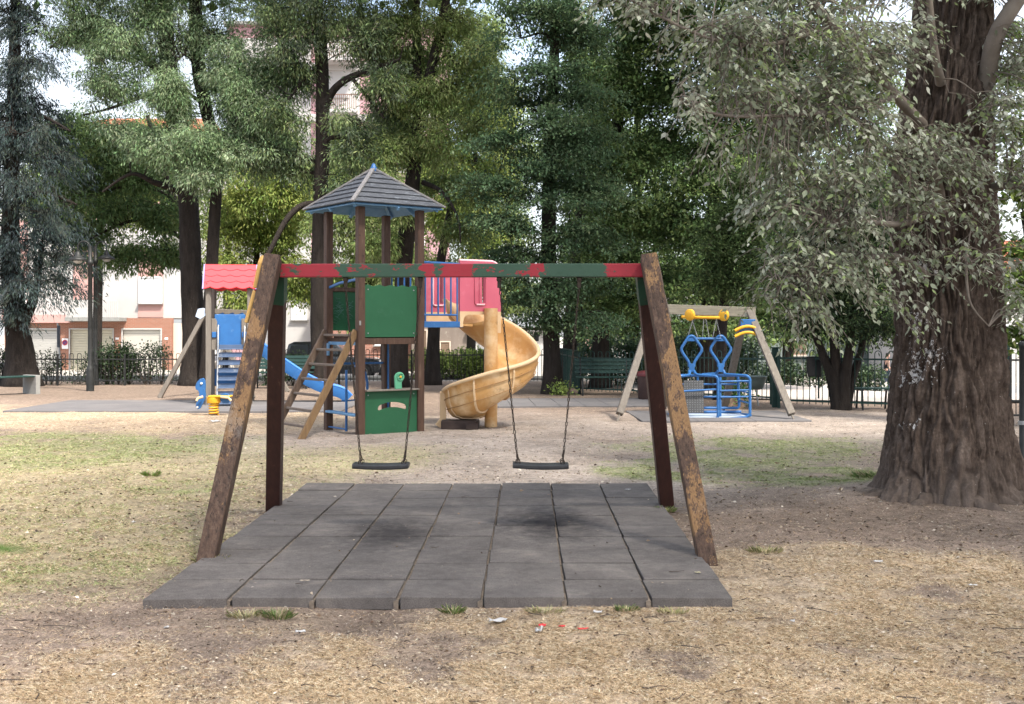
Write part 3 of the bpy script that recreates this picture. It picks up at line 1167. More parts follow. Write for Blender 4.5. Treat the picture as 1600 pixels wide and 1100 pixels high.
    b.beam(Wb(.73, 0, 1.70), Wb(1.0, 0, 1.69), 2 * TS - .1, .04, UP)
    b.build('entrance_floor', M_ochre, root)
    # central pole
    pc = Vector((P(767, 667, 19.0).x, 19.0, 0))
    b = MB(off)
    prof = [(.095, .0), (.105, .02), (.105, .14)]
    for z in (.5, .95, 1.15, 1.35, 1.62):
        prof += [(.112, z - .006), (.105, z), (.112, z + .006)]
    prof += [(.112, 1.97)]
    b.lathe([(.112 if h > .15 else r_, h) for r_, h in prof], pc, 20)
    b.build('pole', M_ochre, root)
    MB(off).lathe([(.09, -.05), (.09, .13), (.085, .14)], pc, 16).build('pole_foot', M_galv, root)
    # the chute: trough swept clockwise round the pole
    th = np.array([-52, -30, 0, 30, 60, 90, 117, 160, 207, 250, 292.])
    fl = np.array([1.72, 1.63, 1.43, 1.25, 1.09, .95, .82, .63, .40, .24, .16])
    hr = np.array([.40, .42, .54, .63, .58, .48, .43, .46, .54, .52, .44])
    # r, fraction of wall height
    prof_in = [(.07, .16), (.11, .11), (.17, .06), (.27, .02), (.38, .0), (.50, .02), (.60, .10), (.675, .27), (.715, .52), (.735, .80), (.745, .97), (.76, 1.0)]
    t_ = .035
    prof_lip = [(.79, 1.02), (.815, .99), (.815, .92), (.79, .89)]
    prof_out = [(.775, .80), (.757, .50), (.715, .20), (.64, .02), (.52, -.07), (.38, -.09), (.26, -.08), (.14, -.03), (.07, .06)]
    def ring(a, grow=0.0):
        f, h = np.interp(a, th, fl), np.interp(a, th, hr)
        ang = R(117 - a)
        e = Vector((math.cos(ang), math.sin(ang), 0))
        pts = []
        for q, (r_, k) in enumerate(prof_in + prof_lip + prof_out):
            g = grow if q >= len(prof_in) + len(prof_lip) else 0
            pts.append(pc + e * (r_ + g * (1 if k > .3 else .5)) + Vector((0, 0, f + k * h - (g if k < .4 else 0))))
        return pts
    angs = np.arange(-52, 288.1, 3.0)
    ch = MB(off)
    vv = ch.grid([ring(a) for a in angs], closed=True)
    ch.face(vv[0][::-1]); ch.face(vv[-1])
    ch.build('chute', M_ochre, root, ang=50)
    # flanges where the moulded sections are bolted together, and shallow ribs
    for a0 in (60, 117, 178, 226, 268):
        fg = MB(off)
        g = .028 if a0 in (178, 226) else .014
        vv = fg.grid([ring(a0 - 1.1, g), ring(a0 + 1.1, g)], closed=True)
        fg.face(vv[0][::-1]); fg.face(vv[-1])
        fg.build('flange', M_ochrert, root, .004, 1)
    # rolled edge along the outer rim
    e = MB(off)
    rim = []
    for a in angs:
        f, h = np.interp(a, th, fl), np.interp(a, th, hr)
        ang = R(117 - a)
        rim.append(pc + Vector((math.cos(ang), math.sin(ang), 0)) * .79 + Vector((0, 0, f + .975 * h)))
    e.tube(rim, .036, 8)
    e.build('rolled_rim', M_ochrert, root)
    # seams of the mouldings, long lines on the outer wall
    s = MB(off)
    for (r_, k) in ((.769, .62), (.733, .27)):
        s.tube([pc + Vector((math.cos(R(117 - a)), math.sin(R(117 - a)), 0)) * (r_ + .012) + Vector((0, 0, np.interp(a, th, fl) + k * np.interp(a, th, hr))) for a in np.arange(120, 286, 4)], .008, 4)
    s.build('moulding_line', mat('dark_ochre_groove', (.33, .19, .08), rough=.8, bump=0), root)
    # run-out lip, and dark boxes that stand in for the chute's shaded underside
    endp = [ring(285), ring(291), ring(296)]
    low = MB(off)
    ang = R(117 - 288)
    ee = Vector((math.cos(ang), math.sin(ang), 0)); tt = Vector((math.sin(ang), -math.cos(ang), 0))
    low.box(pc + Vector((-.52, -.28, .07)), (.56, .34, .14))
    low.box(pc + Vector((-.30, -.05, .05)), (.20, .9, .10))
    low.build('underside_shade', mat('dark_chute_underside', (.03, .02, .018), (.05, .035, .03), rough=.8), root, .01, 1)
    ex = MB(off)
    p0 = pc + ee * .80 - tt * .02
    ex.beam(p0 + Vector((0, 0, .60)), p0 + Vector((0, 0, .10)), .075, .10, ee)
    ex.beam(p0 + Vector((0, 0, .12)), p0 + ee * .08 + Vector((0, 0, .02)), .09, .12, UP)
    ex.build('exit_edge', M_ochrert, root, .01, 2)


spiral_slide()
# ================================================================== SMALL TOWER WITH RED ROOF AND BLUE SLIDE
UPV = (0, 0, 1)
XV, YV, ZV = Vector((1, 0, 0)), Vector((0, 1, 0)), Vector((0, 0, 1))


def small_tower():
    Y0, Y1 = 24.15, 25.25
    x0, x1 = P(327, 600, Y0).x, P(390, 600, Y0).x
    root = thing('toddler_slide_tower', 'small wooden tower with a coral red tiled roof, blue ladder and straight blue slide', 'play tower', ((x0 + x1) / 2, Y0 + .5, 0))
    off = ROOT[root.name]
    for x in (x0, x1):
        for y in (Y0, Y1):
            MB(off).beam((x, y, -.1), (x, y, 2.50), .115, .115, YV).build('post', M_grey, root, .01, 2)
    # two sloping roof boards with moulded scalloped tiles
    rf = thing_child('roof', root)
    xa, xb = P(320, 417, Y0).x, P(399, 417, Y0).x
    w = xb - xa
    ym = (Y0 + Y1) / 2
    for s in (-1, 1):
        top = Vector((xa, ym + s * .20, 2.98))
        low = Vector((xa, ym + s * .72, 2.46))
        dn = (low - top)
        Ls = dn.length
        dn.normalize()
        b = MB(off)
        nsc = 4
        edge = []
        n = 64
        for i in range(n + 1):
            x = w * i / n
            ph = (x / w * nsc + .5) % 1
            edge.append((x, Ls - .055 + .055 * math.sin(math.pi * ph)))
        b.prism([(0, 0), (w, 0)] + edge[::-1], top, XV, dn, .03)
        b.build('roof_board', M_redroof, rf, .006, 1)
        g = MB(off)
        nn = XV.cross(dn)
        if nn.z < 0:
            nn = -nn
        for r in range(1, 4):
            pts = []
            for i in range(65):
                x = w * i / 64
                ph = (x / w * nsc + (.5 if r % 2 else 0)) % 1
                pts.append(top + XV * x + dn * (Ls * r / 4 - .05 + .05 * math.sin(math.pi * ph)) + nn * .014)
            g.tube(pts, .009, 4)
        g.build('tile_groove', mat('dark_red_groove', (.36, .02, .03), rough=.7, bump=0), rf)
        for x in (.06, w - .06):
            MB(off).lathe([(.016, 0), (.016, .006), (.008, .01)], top + XV * x + dn * (Ls - .14) + nn * .015, 8, tuple(nn)).build('screw', M_black, rf)
    for x in (xa - .012, xb + .012):
        b = MB(off)
        b.prism([(-.74, 2.46), (-.22, 3.0), (.22, 3.0), (.74, 2.46), (.68, 2.46), (.18, 2.94), (-.18, 2.94), (-.68, 2.46)], (x, ym, 0), YV, ZV, .025)
        b.build('gable_trim', mat('violet_blue_trim', (.25, .22, .55), (.3, .27, .6), rough=.5), rf)
    # deck, blue wave board, side boards
    b = MB(off)
    for i in range(8):
        b.box(((x0 + x1) / 2, Y0 + .07 + i * .137, 1.26), (x1 - x0 - .0, .125, .05))
    b.build('platform', M_grey, root, .004, 1)
    b = MB(off)
    xl, xr = x0 + .09, x1 - .09
    n = 40
    tops = []
    for i in range(n + 1):
        u = i / n
        x = xl + (xr - xl) * u
        ph = (u * 3.2) % 1
        tops.append((x, 1.90 + .10 * (ph ** .6 if ph < .75 else .84 - (ph - .75) * 3.0)))
    b.prism([(xl, 1.31), (xr, 1.31)] + tops[::-1], (0, Y1 - .09, 0), XV, ZV, .025)
    b.build('wave_board', M_blue, root, .004, 1)
    fb = MB(off)
    fb.prism([(x0 + .12, 1.28), (x1 - .10, 1.28), (x1 - .10, 1.93), (x0 + .12, 1.93)], (0, Y0 + .04, 0), XV, ZV, .025)
    fb.build('blue_board', M_blue, root, .02, 2)
    for s, x in ((1, x0), (-1, x1)):
        c = MB(off)
        c.prism([(0, 1.18), (.115, 1.18), (.115, 1.78), (.085, 1.84), (.0, 1.84)], (x + (.06 if s > 0 else -.175), Y0 + .0, 0), XV, ZV, .03)
        c.build('side_plank', M_grey, root, .006, 1)
        c = MB(off)
        c.box((x + s * .115, Y0 - .03, 1.50), (.09, .03, .12))
        c.build('blue_bracket', M_blue, root, .008, 1)
    # blue board low down at the back
    b = MB(off)
    b.box(((x0 + x1) / 2 - .02, Y1 - .02, .56), (.82, .025, .36))
    b.build('low_blue_board', M_blue, root, .005, 1)
    # ladder with broad blue treads
    ld = thing_child('ladder', root)
    a0, a1 = x0 + .20, x1 - .11
    for x in (a0, a1):
        b = MB(off)
        b.tube([(x, Y0 - .52, -.03), (x, Y0 - .10, 1.20), (x, Y0 - .06, 1.62), (x, Y0 + .02, 1.70)], .018, 8)
        b.build('side_rail', M_galv, ld)
    mtr = mat('dusty_dark_blue_tread', (.075, .115, .20), (.06, .09, .15), 5, rough=.6, c3=(.2, .22, .25), wear=(.56, .7))
    for k in range(8):
        z = .08 + k * .16
        y = Y0 - .52 + .42 * (z / 1.2)
        b = MB(off)
        b.box(((a0 + a1) / 2, y, z), (a1 - a0 - .03, .13, .022))
        b.box(((a0 + a1) / 2, y + .055, z + .045), (a1 - a0 - .03, .016, .09))
        b.build('tread', mtr, ld, .003, 1)
    # the slide runs to the right
    sl = thing_child('slide', root)
    yc = Y0 + .62
    px = [(388, 1.30), (405, 1.24), (425, 1.03), (450, .78), (480, .50), (503, .33), (522, .24), (538, .17), (548, .05)]
    path = []
    for x, z in px:
        path.append(Vector((P(x, 500, yc).x, yc, z)))
    # smooth
    sm = []
    for i in range(len(path) - 1):
        p0, p1, p2, p3 = path[max(i - 1, 0)], path[i], path[i + 1], path[min(i + 2, len(path) - 1)]
        for k in range(5):
            t = k / 5
            sm.append(.5 * ((2 * p1) + (p2 - p0) * t + (2 * p0 - 5 * p1 + 4 * p2 - p3) * t * t + (3 * p1 - p0 - 3 * p2 + p3) * t ** 3))
    sm.append(path[-1])
    rows = []
    for i, p in enumerate(sm):
        d = (sm[min(i + 1, len(sm) - 1)] - sm[max(i - 1, 0)]).normalized()
        nrm = d.cross(YV)
        if nrm.z < 0:
            nrm = -nrm
        prof = [(-.27, .17), (-.245, .17), (-.225, .03), (-.16, 0), (.16, 0), (.225, .03), (.245, .17), (.27, .17), (.275, .02), (.25, -.06), (-.25, -.06), (-.275, .02)]
        rows.append([p + YV * a + nrm * h for a, h in prof])
    b = MB(off)
    vv = b.grid(rows, closed=True)
    b.face(vv[0][::-1]); b.face(vv[-1])
    b.build('chute', M_blue, sl, 0, ang=40)
    for yy in (-.262, .262):
        r = MB(off)
        r.tube([rw[0 if yy < 0 else 7] + Vector((0, .012 if yy < 0 else -.012, 0)) for rw in rows], .022, 6)
        r.build('rim', mat('painted_highlight_blue_rim', (.05, .2, .62), rough=.4, bump=.05), sl)  # brighter blue paints the rim's highlight into the colour
    for x in (x0, x1):
        MB(off).box((x + .02, Y0 - .07, .05), (.05, .02, .22)).build('post_shoe', M_galv, root, .004, 1)
    rd = MB(off)
    rd.box(((xa + xb) / 2, ym, 2.985), (w, .40, .03))
    rd.build('roof_ridge', M_redroof, rf, .006, 1)
    root.location.x -= .10; root.rotation_euler.z = R(11)      # the tower faces the viewer
    return root


small_tower()


def spring_rider():
    g = P(334, 648, 21.7); g.z = 0
    root = thing('spring_rider', 'blue sea horse spring rider with a yellow seat on a thick yellow coil spring', 'spring rider', g)
    off = ROOT[root.name]
    k = 21.7 / F
    def pt(x, y):
        return ((x - 334) * k, (648 - y) * k)
    out = [(318, 590.5), (313, 592), (308, 597), (305.5, 604), (306.5, 608.5), (310, 610), (312, 615), (310.5, 623), (307, 630), (306, 636), (309, 639.5), (313, 638.5), (316, 633), (320, 626), (322, 618), (321, 610), (321.5, 602), (321, 595)]
    b = MB(off)
    b.prism([pt(*q) for q in out], g + YV * 0, XV, ZV, .05)
    b.build('body', M_blue, root, .006, 2)
    b = MB(off)
    tail = [(345, 617), (350, 614), (356, 615), (361, 620), (361.5, 626), (357, 630), (349, 630), (345, 626)]
    b.prism([pt(*q) for q in tail], g, XV, ZV, .05)
    b.build('tail', M_blue, root, .006, 2)
    for yy in (-.04, .04):
        for q, r_ in (((315.5, 599), .022), ((309, 636), .022)):
            u, v = pt(*q)
            MB(off).lathe([(r_, 0), (r_, .012), (r_ * .6, .022)], g + Vector((u, yy * .7, v)), 12, (0, -1 if yy < 0 else 1, 0)).build('cap', M_white, root)
    b = MB(off)
    u, v = pt(312, 622)
    b.box(g + Vector((.13, 0, pt(0, 619)[1])), (.42, .26, .03))
    b.build('seat', M_yellow, root, .012, 2)
    for s in (-1, 1):
        b = MB(off)
        b.tube([g + Vector((-.18, s * .09, .345)), g + Vector((-.26, s * .13, .325)), g + Vector((-.29, s * .14, .27))], .025, 8)
        b.build('handle', M_ochrert, root)
        b = MB(off)
        b.tube([g + Vector((.16, s * .11, .345)), g + Vector((.31, s * .13, .33)), g + Vector((.36, s * .13, .27))], .025, 8)
        b.build('foot_rest', M_ochrert, root)
    b = MB(off)
    b.lathe([(.12, .22), (.13, .24), (.13, .335)], g, 16)
    b.build('spring_cap', M_yellow, root)
    b = MB(off)
    n = 120
    b.tube([g + Vector((.085 * math.cos(TAU * 5 * i / n), .085 * math.sin(TAU * 5 * i / n), .0 + .25 * i / n)) for i in range(n + 1)], .016, 7)
    b.build('spring', M_yellow, root)


spring_rider()


def side_swing():
    """grey timber frame that stands to the left of the small tower"""
    A = G(249, 622); top = P(321, 488, 27.0)
    root = thing('wooden_swing_set', 'grey timber swing set with a pale blue steel joint, left of the red roofed tower', 'swing frame', (top.x, 27.0, 0))
    off = ROOT[root.name]
    T2 = top + Vector((.3, 2.6, 0))
    for a, t in ((A, top), (A + Vector((.3, 2.6, 0)), T2)):
        MB(off).beam(a, t, .10, .10, YV).build('leg', M_grey, root, .008, 1)
        b2 = Vector((2 * t.x - a.x + .15, a.y, 0))
        MB(off).beam(b2, t + Vector((.06, 0, 0)), .10, .10, YV).build('leg', M_grey, root, .008, 1)
        # steel joint
        d = (a - t).normalized()
        b = MB(off)
        b.prism([(-.10, .06), (.02, .08), (.10, .06), (.16, -.02), (.10, -.08), (-.04, -.18), (-.16, -.12)], t + Vector((-.06, -.062, .02)), XV, ZV, .014)
        b.build('steel_joint', mat('pale_blue_steel', (.5, .58, .68), (.42, .5, .62), rough=.4), root, .003, 1)
    MB(off).beam(top + Vector((.06, -.1, .03)), T2 + Vector((.06, .1, .03)), .10, .12, UPV).build('beam', M_grey, root, .008, 1)
    for y in (.9, 1.4):
        q = top + Vector((.06 + y * .11, y, -.03))
        chain('chain', q, q - Vector((0, 0, 1.35)), root, off, M_galv, scale=1.4)
    MB(off).box(top + Vector((.06 + 1.15 * .11, 1.15, -1.40)), (.17, .56, .035)).build('seat', M_blackrub, root, .01, 2)


side_swing()


# ================================================================== BASKET SWING ON THE RIGHT
def basket_frame():
    AL, AR = P(1021, 484, 21.6), P(1172, 488, 21.35)
    FL, FR, BR = G(965, 656), G(1241, 657), G(1131, 641)
    BL = Vector((P(1042, 640, 23.0).x, 23.2, 0))
    root = thing('wooden_swing_set', 'pale grey timber swing set whose thick grey beam carries two yellow discs', 'swing frame', ((AL.x + AR.x) / 2, 21.6, 0))
    off = ROOT[root.name]
    for a, t, n in ((FL, AL, 0), (FR, AR, 0), (BL, AL, 1), (BR, AR + Vector((-.12, .1, -.2)), 1)):
        d = (t - a).normalized()
        lg = MB(off).beam(a + d * .12, t + d * .05, .125, .125, YV).build('leg', M_grey, root, .010, 2)
        MB(off).beam(a - d * .06, a + d * .2, .03, .05, YV).build('ground_anchor', M_grey, root)
    MB(off).beam(AL + Vector((.02, 0, .02)), AR + Vector((.10, 0, .0)), .12, .185, UPV).build('beam', M_greyx, root, .008, 2)
    # painted joint plate with two curved yellow bars
    j = AR + Vector((-.08, -.14, -.27))
    MB(off).prism([(-.15, -.14), (.17, -.14), (.15, .14), (-.12, .14)], j, XV, ZV, .03).build('joint_plate', M_blue, root, .01, 1)
    for z in (.02, -.09):
        b = MB(off)
        b.tube([j + Vector((-.24 + .48 * i / 12, -.05, z - .09 + .08 * math.sin(math.pi * i / 12))) for i in range(13)], .028, 8)
        b.build('curved_bar', M_yellow, root)
    # rail with two round bumpers
    bx = thing_child('bumper_rail', root)
    c0, c1 = P(1078, 492, 21.1), P(1131, 492.5, 21.05)
    for c in (c0, c1):
        b = MB(off)
        b.lathe([(.02, -.03), (.095, -.03), (.108, -.018), (.108, .018), (.095, .03), (.02, .03)], c, 20, (-.72, -.69, 0))
        b.build('round_bumper', M_yellow, bx)
    b = MB(off)
    b.tube([c0 + Vector((-.10, .25, -.035)), c0 + Vector((0, .05, -.045)), c1 + Vector((0, .05, -.045))], .03, 8)
    b.build('rail', M_yellow, bx)


basket_frame()


def basket_swing():
    d = 21.2
    k = d / F
    c = Vector((P(1110, 650, d).x, d, 0))
    root = thing('basket_swing', 'blue tubular steel basket swing with two diamond shaped hangers and a grey chequered ramp', 'basket swing', c)
    off = ROOT[root.name]
    def Q(x, y, dy=0.0):
        p = P(x, y, d)
        return Vector((p.x, d + dy, p.z))
    def rounded(pts, r=.05, n=4):
        out = [pts[0]]
        for a, b, c_ in zip(pts, pts[1:], pts[2:]):
            d1, d2 = (a - b), (c_ - b)
            rr = min(r, d1.length * .45, d2.length * .45)
            p, q = b + d1.normalized() * rr, b + d2.normalized() * rr
            for i in range(n + 1):
                t = i / n
                out.append(p * (1 - t) ** 2 + b * 2 * t * (1 - t) + q * t * t)
        return out + [pts[-1]]
    R_ = .027
    # hangers
    for (cx, dy) in ((1080, -.05), (1127, .05)):
        b = MB(off)
        loop = [Q(cx - 3.5, 573, dy), Q(cx - 4, 566, dy), Q(cx - 17.5, 546, dy), Q(cx - 4, 525, dy), Q(cx + 3, 525, dy), Q(cx + 17.5, 546, dy), Q(cx + 4, 566, dy), Q(cx + 3.5, 573, dy)]
        b.tube(rounded(loop, .07), R_, 8)
        b.build('hanger_loop', M_blue, root)
        b = MB(off)
        b.prism([(-.05, -.10), (.05, -.10), (.05, .06), (-.05, .06)], Q(cx, 573, dy), XV, ZV, .05)
        b.prism([(-.11, -.05), (.11, -.05), (.04, .06), (-.04, .06)], Q(cx, 529, dy), XV, ZV, .02)
        b.build('hanger_plate', M_blue, root, .006, 1)
    b = MB(off)
    b.tube([Q(1084, 529, -.05), Q(1127, 529, .05)], .022, 8)
    b.build('cross_tube', M_blue, root)
    # front cage: left bay and right bay
    b = MB(off)
    fy = -.42
    b.tube(rounded([Q(1076.5, 579, -.05), Q(1075, 585, -.2), Q(1062, 586, fy), Q(1052, 586, fy), Q(1050, 645, fy), Q(1052, 651, fy)], .06), R_, 8)
    b.tube(rounded([Q(1083.5, 579, -.05), Q(1085, 585, -.2), Q(1112, 586, fy), Q(1115.5, 590, fy), Q(1115.5, 652, fy), Q(1090, 653, fy), Q(1052, 652, fy)], .07), R_, 8)
    b.tube(rounded([Q(1123, 579, .05), Q(1121, 584, .1), Q(1100, 586, .2)], .06), R_, 8)
    b.tube(rounded([Q(1131, 579, .05), Q(1133, 585, 0), Q(1160, 585.5, fy), Q(1164.5, 590, fy), Q(1164.5, 644, fy), Q(1160, 649, fy), Q(1116, 653, fy)], .07), R_, 8)
    b.tube([Q(1119, 588, fy + .03), Q(1119, 648, fy + .03)], R_, 8)
    b.build('front_frame', M_blue, root)
    b = MB(off)
    by = .42
    b.tube(rounded([Q(1056, 588, by), Q(1160, 588, by), Q(1162, 640, by), Q(1056, 640, by), Q(1056, 588, by)], .06), R_, 8)
    for y in (602, 622):
        b.tube([Q(1056, y, by), Q(1161, y, by)], .018, 8)
    b.tube([Q(1096, 588, by), Q(1096, 640, by)], .022, 8)
    b.build('rear_frame', M_blue, root)
    b = MB(off)
    for y in (594.5, 608.5, 618.5):
        b.tube([Q(1119, y, fy), Q(1164, y - 1, fy)], .016, 8)
    for y in (609.5,):
        b.tube([Q(1060, y, fy + .02), Q(1114, y - 3, fy + .02)], .018, 8)
    for y in (596, 612, 628):
        b.tube([Q(1164, y, fy), Q(1162, y, by)], .016, 8)
        b.tube([Q(1051, y, fy), Q(1056, y, by)], .016, 8)
    b.build('guard_bar', M_blue, root)
    b = MB(off)
    zf = Q(0, 650).z
    b.box((c.x - .02, d, zf), (1.30, .84, .035))
    b.build('floor', mat('pale_steel_floor', (.42, .5, .6), (.36, .42, .5), 6, rough=.5), root, .006, 1)
    b = MB(off)
    b.tube([Q(1050, 646, fy), Q(1050, 650, by)], R_, 8)
    b.tube([Q(1165, 646, fy), Q(1165, 650, by)], R_, 8)
    b.tube([Q(1050, 646, by), Q(1165, 646, by)], R_, 8)
    b.build('floor_frame', M_blue, root)
    # chequered ramp folded up
    b = MB(off)
    a0, a1 = Q(1064, 643, fy + .07), Q(1095, 643, fy + .07)
    h = 50 * k
    b.prism([(0, 0), ((a1 - a0).length, 0), ((a1 - a0).length, h), (0, h)], a0, XV, Vector((0, .08, 1)).normalized(), .012)
    b.build('ramp', mat('grey_chequer_plate', (.10, .103, .107), (.075, .078, .082), 8, rough=.5, metal=.3), root, .003, 1)
    b = MB(off)
    for i in range(8):
        for j in range(14):
            p = a0 + XV * ((i + .5) * (a1 - a0).length / 8) + Vector((0, .08, 1)).normalized() * ((j + .5) * h / 14) - YV * .008
            b.box(p, (.024, .006, .011), Matrix.Rotation(R(45 if (i + j) % 2 else -45), 3, 'Y'))
    b.build('ramp_studs', mat('worn_stud_steel', (.26, .265, .27), rough=.5, metal=.3), root)
    # hanging chains
    for (x0, x1, dy) in ((1081, 1090, 0), (1084, 1076, .1), (1103, 1108, 0), (1101, 1099, .1), (1119, 1126, 0), (1121, 1115, .1)):
        chain('chain', Q(x0, 499, dy), Q(x1, 527, dy), root, off, M_galv, scale=1.1)


basket_swing()
# ================================================================== BENCHES, LAMPS, FENCES, STREET
def slat_bench(name, label, c, rz, w, back=True, m=None, legm=None, seat_d=.42, conc=False):
    m = m or M_dkgreen
    root = thing(name, label, 'bench', c, rz)
    b = MB()
    for i in range(5):
        b.box((0, -seat_d / 2 + (i + .5) * seat_d / 5, .44), (w, seat_d / 5 - .012, .03))
    b.build('seat', m, root, .005, 1)
    if back:
        b = MB()
        for i in range(4):
            z = .56 + i * .095
            b.box((0, seat_d / 2 + .03 + (z - .5) * .22, z), (w, .03, .082), Matrix.Rotation(-.2, 3, 'X'))
        b.build('backrest', m, root, .005, 1)
    lm = legm or M_black
    for s in (-1, 1):
        b = MB()
        x = s * (w / 2 - .14)
        if conc:
            x = s * (w / 2 - .05)
            b.box((x, 0, .22), (.12, seat_d + .08, .50))
        else:
            b.tube([(x, -seat_d / 2 - .04, 0), (x, -seat_d / 2 + .02, .42)], .022, 8)
            b.tube([(x, seat_d / 2 + .06, 0), (x, seat_d / 2 - .03, .42)], .022, 8)
            b.tube([(x, -seat_d / 2 - .02, .41), (x, seat_d / 2, .41)] + ([(x, seat_d / 2 + .12, .92)] if back else []), .022, 8)
        b.build('leg', lm, root, .006 if conc else 0, 1)
    return root


slat_bench('park_bench', 'long dark green slatted park bench standing before the dark green railing', (P(945, 612, 28.0).x, 28.0, 0), 0.06, 1.42)
b1 = slat_bench('park_bench', 'backless dark bench half hidden behind the big bare trunk', (P(1366, 640, 23.2).x, 23.2, -.02), -.05, .86, False)
slat_bench('park_bench', 'dark green bench on pale concrete supports at the far left', (P(8, 616, 28.0).x, 28.0, 0), .95, 1.5, False, M_dkgreen, M_conc, .5, True)
slat_bench('park_bench', 'dark slatted bench by the street fence, seen under the blue slide', (P(440, 603, 31.0).x, 31.0, 0), 0, 1.7)


def lamp(label, px, base_y, sgn, lampy):
    g = G(px, base_y)
    d = g.y
    root = thing('street_lamp', label, 'street lamp', g)
    off = ROOT[root.name]
    zt = P(px, 384, d).z
    b = MB(off)
    b.lathe([(.10, 0), (.10, .55), (.085, .62), (.062, .68), (.055, zt - .5), (.075, zt - .48), (.075, zt - .40), (.05, zt - .38), (.045, zt)], g, 16)
    b.build('pole', M_black, root)
    pts = [Vector((g.x, d, zt - .12)), Vector((g.x + sgn * .03, d, zt + .02))]
    for i in range(11):
        a = math.pi * (1 - i / 10)
        pts.append(Vector((g.x + sgn * (.17 + .15 * math.cos(a)) , d, zt - .02 + .14 * math.sin(a))))
    pts.append(Vector((g.x + sgn * .32, d, zt - .16)))
    b = MB(off); b.tube(pts, .02, 8); b.build('arm', M_black, root)
    hd = MB(off)
    q = Vector((g.x + sgn * .32, d, zt - .34))
    hd.lathe([(.03, .20), (.06, .16), (.08, .08), (.20, .02), (.24, -.02), (.235, -.04), (.10, -.045)], q, 20)
    ho = hd.build('lamp_head', M_black, root)
    gl = MB(off); gl.lathe([(.11, -.05), (.10, -.09), (.06, -.115), (.01, -.125)], q, 16); gl.build('lens', mat('milky_lamp_lens', (.6, .6, .56), rough=.3, bump=0), ho)


lamp('black street lamp whose curved arm hooks to the left, nearer of the pair', 141, 611, -1, 395)
lamp('black street lamp whose arm reaches right, just behind the other lamp post', 149, 602, 1, 400)


def fence(label, pts, m, h=1.02, pitch=.115, post_every=2.0, group=None):
    pts = [Vector((x, y, 0)) for x, y in pts]
    root = thing('railing_fence', label, 'fence', pts[0], 0, group)
    off = ROOT[root.name]
    for a, c in zip(pts, pts[1:]):
        L = (c - a).length
        n = max(1, round(L / post_every))
        for s in range(n):
            p, q = a.lerp(c, s / n), a.lerp(c, (s + 1) / n)
            zp = float(terrain(p.x, p.y)); zq = float(terrain(q.x, q.y))
            p = p + ZV * zp; q = q + ZV * zq
            MB(off).box(p + ZV * (h * .5 - .02), (.055, .055, h + .04)).build('post', m, root, .006, 1)
            d = q - p
            b = MB(off)
            k = max(2, int(d.length / pitch) // 2 * 2)
            st = .055 / d.length
            for i in range(0, k, 2):
                u0, u1 = st + (1 - 2 * st) * (i + .5) / k, st + (1 - 2 * st) * (i + 1.5) / k
                A, B = p.lerp(q, u0), p.lerp(q, u1)
                r_ = (B - A).length / 2
                e = (B - A).normalized()
                M_ = (A + B) / 2
                path = [A + ZV * .09] + [M_ - e * r_ * math.cos(math.pi * j / 6) + ZV * (h - r_ + .02 + r_ * math.sin(math.pi * j / 6)) for j in range(7)] + [B + ZV * .09]
                b.tube(path, .0095, 5, cap=False)
            b.build('bow_top_bars', m, root)
            r = MB(off)
            for z in (.15, h - .15):
                r.beam(p + ZV * z, q + ZV * z, .012, .036, UPV)
            r.build('rail', m, root)
    p = pts[-1] + ZV * float(terrain(pts[-1].x, pts[-1].y))
    MB(off).box(p + ZV * (h * .5 - .02), (.055, .055, h + .04)).build('post', m, root, .006, 1)
    return root


FX = lambda px, d: (px - CX) / F * d
fence('black bow topped railing along the street on the left, in front of the brick garages', [(FX(-120, 32.6), 32.6), (FX(300, 32.6), 32.6)], M_black, .90)
fence('black bow topped railing behind the play tower, in front of the parked car', [(FX(303, 33.4), 33.4), (FX(870, 33.4), 33.4)], M_black, 1.0)
fence('dark green bow topped railing behind the long park bench', [(FX(872, 33.2), 33.2), (FX(905, 28.4), 28.4), (FX(1035, 26.8), 26.8)], M_dkgreen, 1.05, .12)
fence('dark green railing behind the blue basket swing', [(FX(1036, 26.7), 26.7), (FX(1205, 24.6), 24.6)], M_dkgreen, 1.12, .12)
fence('dark green railing between the gate post and the big bare trunk', [(FX(1217, 23.7), 23.7), (FX(1430, 22.3), 22.3)], M_dkgreen, 1.17, .125)


def gate_post(label, px, d, h, w):
    root = thing('gate_post', label, 'post', (FX(px, d), d, 0))
    MB().box((0, 0, h / 2 - .05), (w, w, h + .1)).build('shaft', M_dkgreen, root, .01, 2)
    b = MB(); b.box((0, 0, h + .012), (w + .03, w + .03, .024)); b.build('cap', M_dkgreen, root, .008, 1)
    b = MB(); b.box((w / 2 + .03, 0, .3), (.07, .03, .05)); b.box((w / 2 + .03, 0, h - .2), (.07, .03, .05)); b.build('hinge', M_black, root, .004, 1)
gate_post('thick dark green gate post right of the basket swing', 1211, 23.9, 1.22, .12)
gate_post('thick dark gate post just right of the big bare trunk', 1569, 21.2, 1.55, .16)


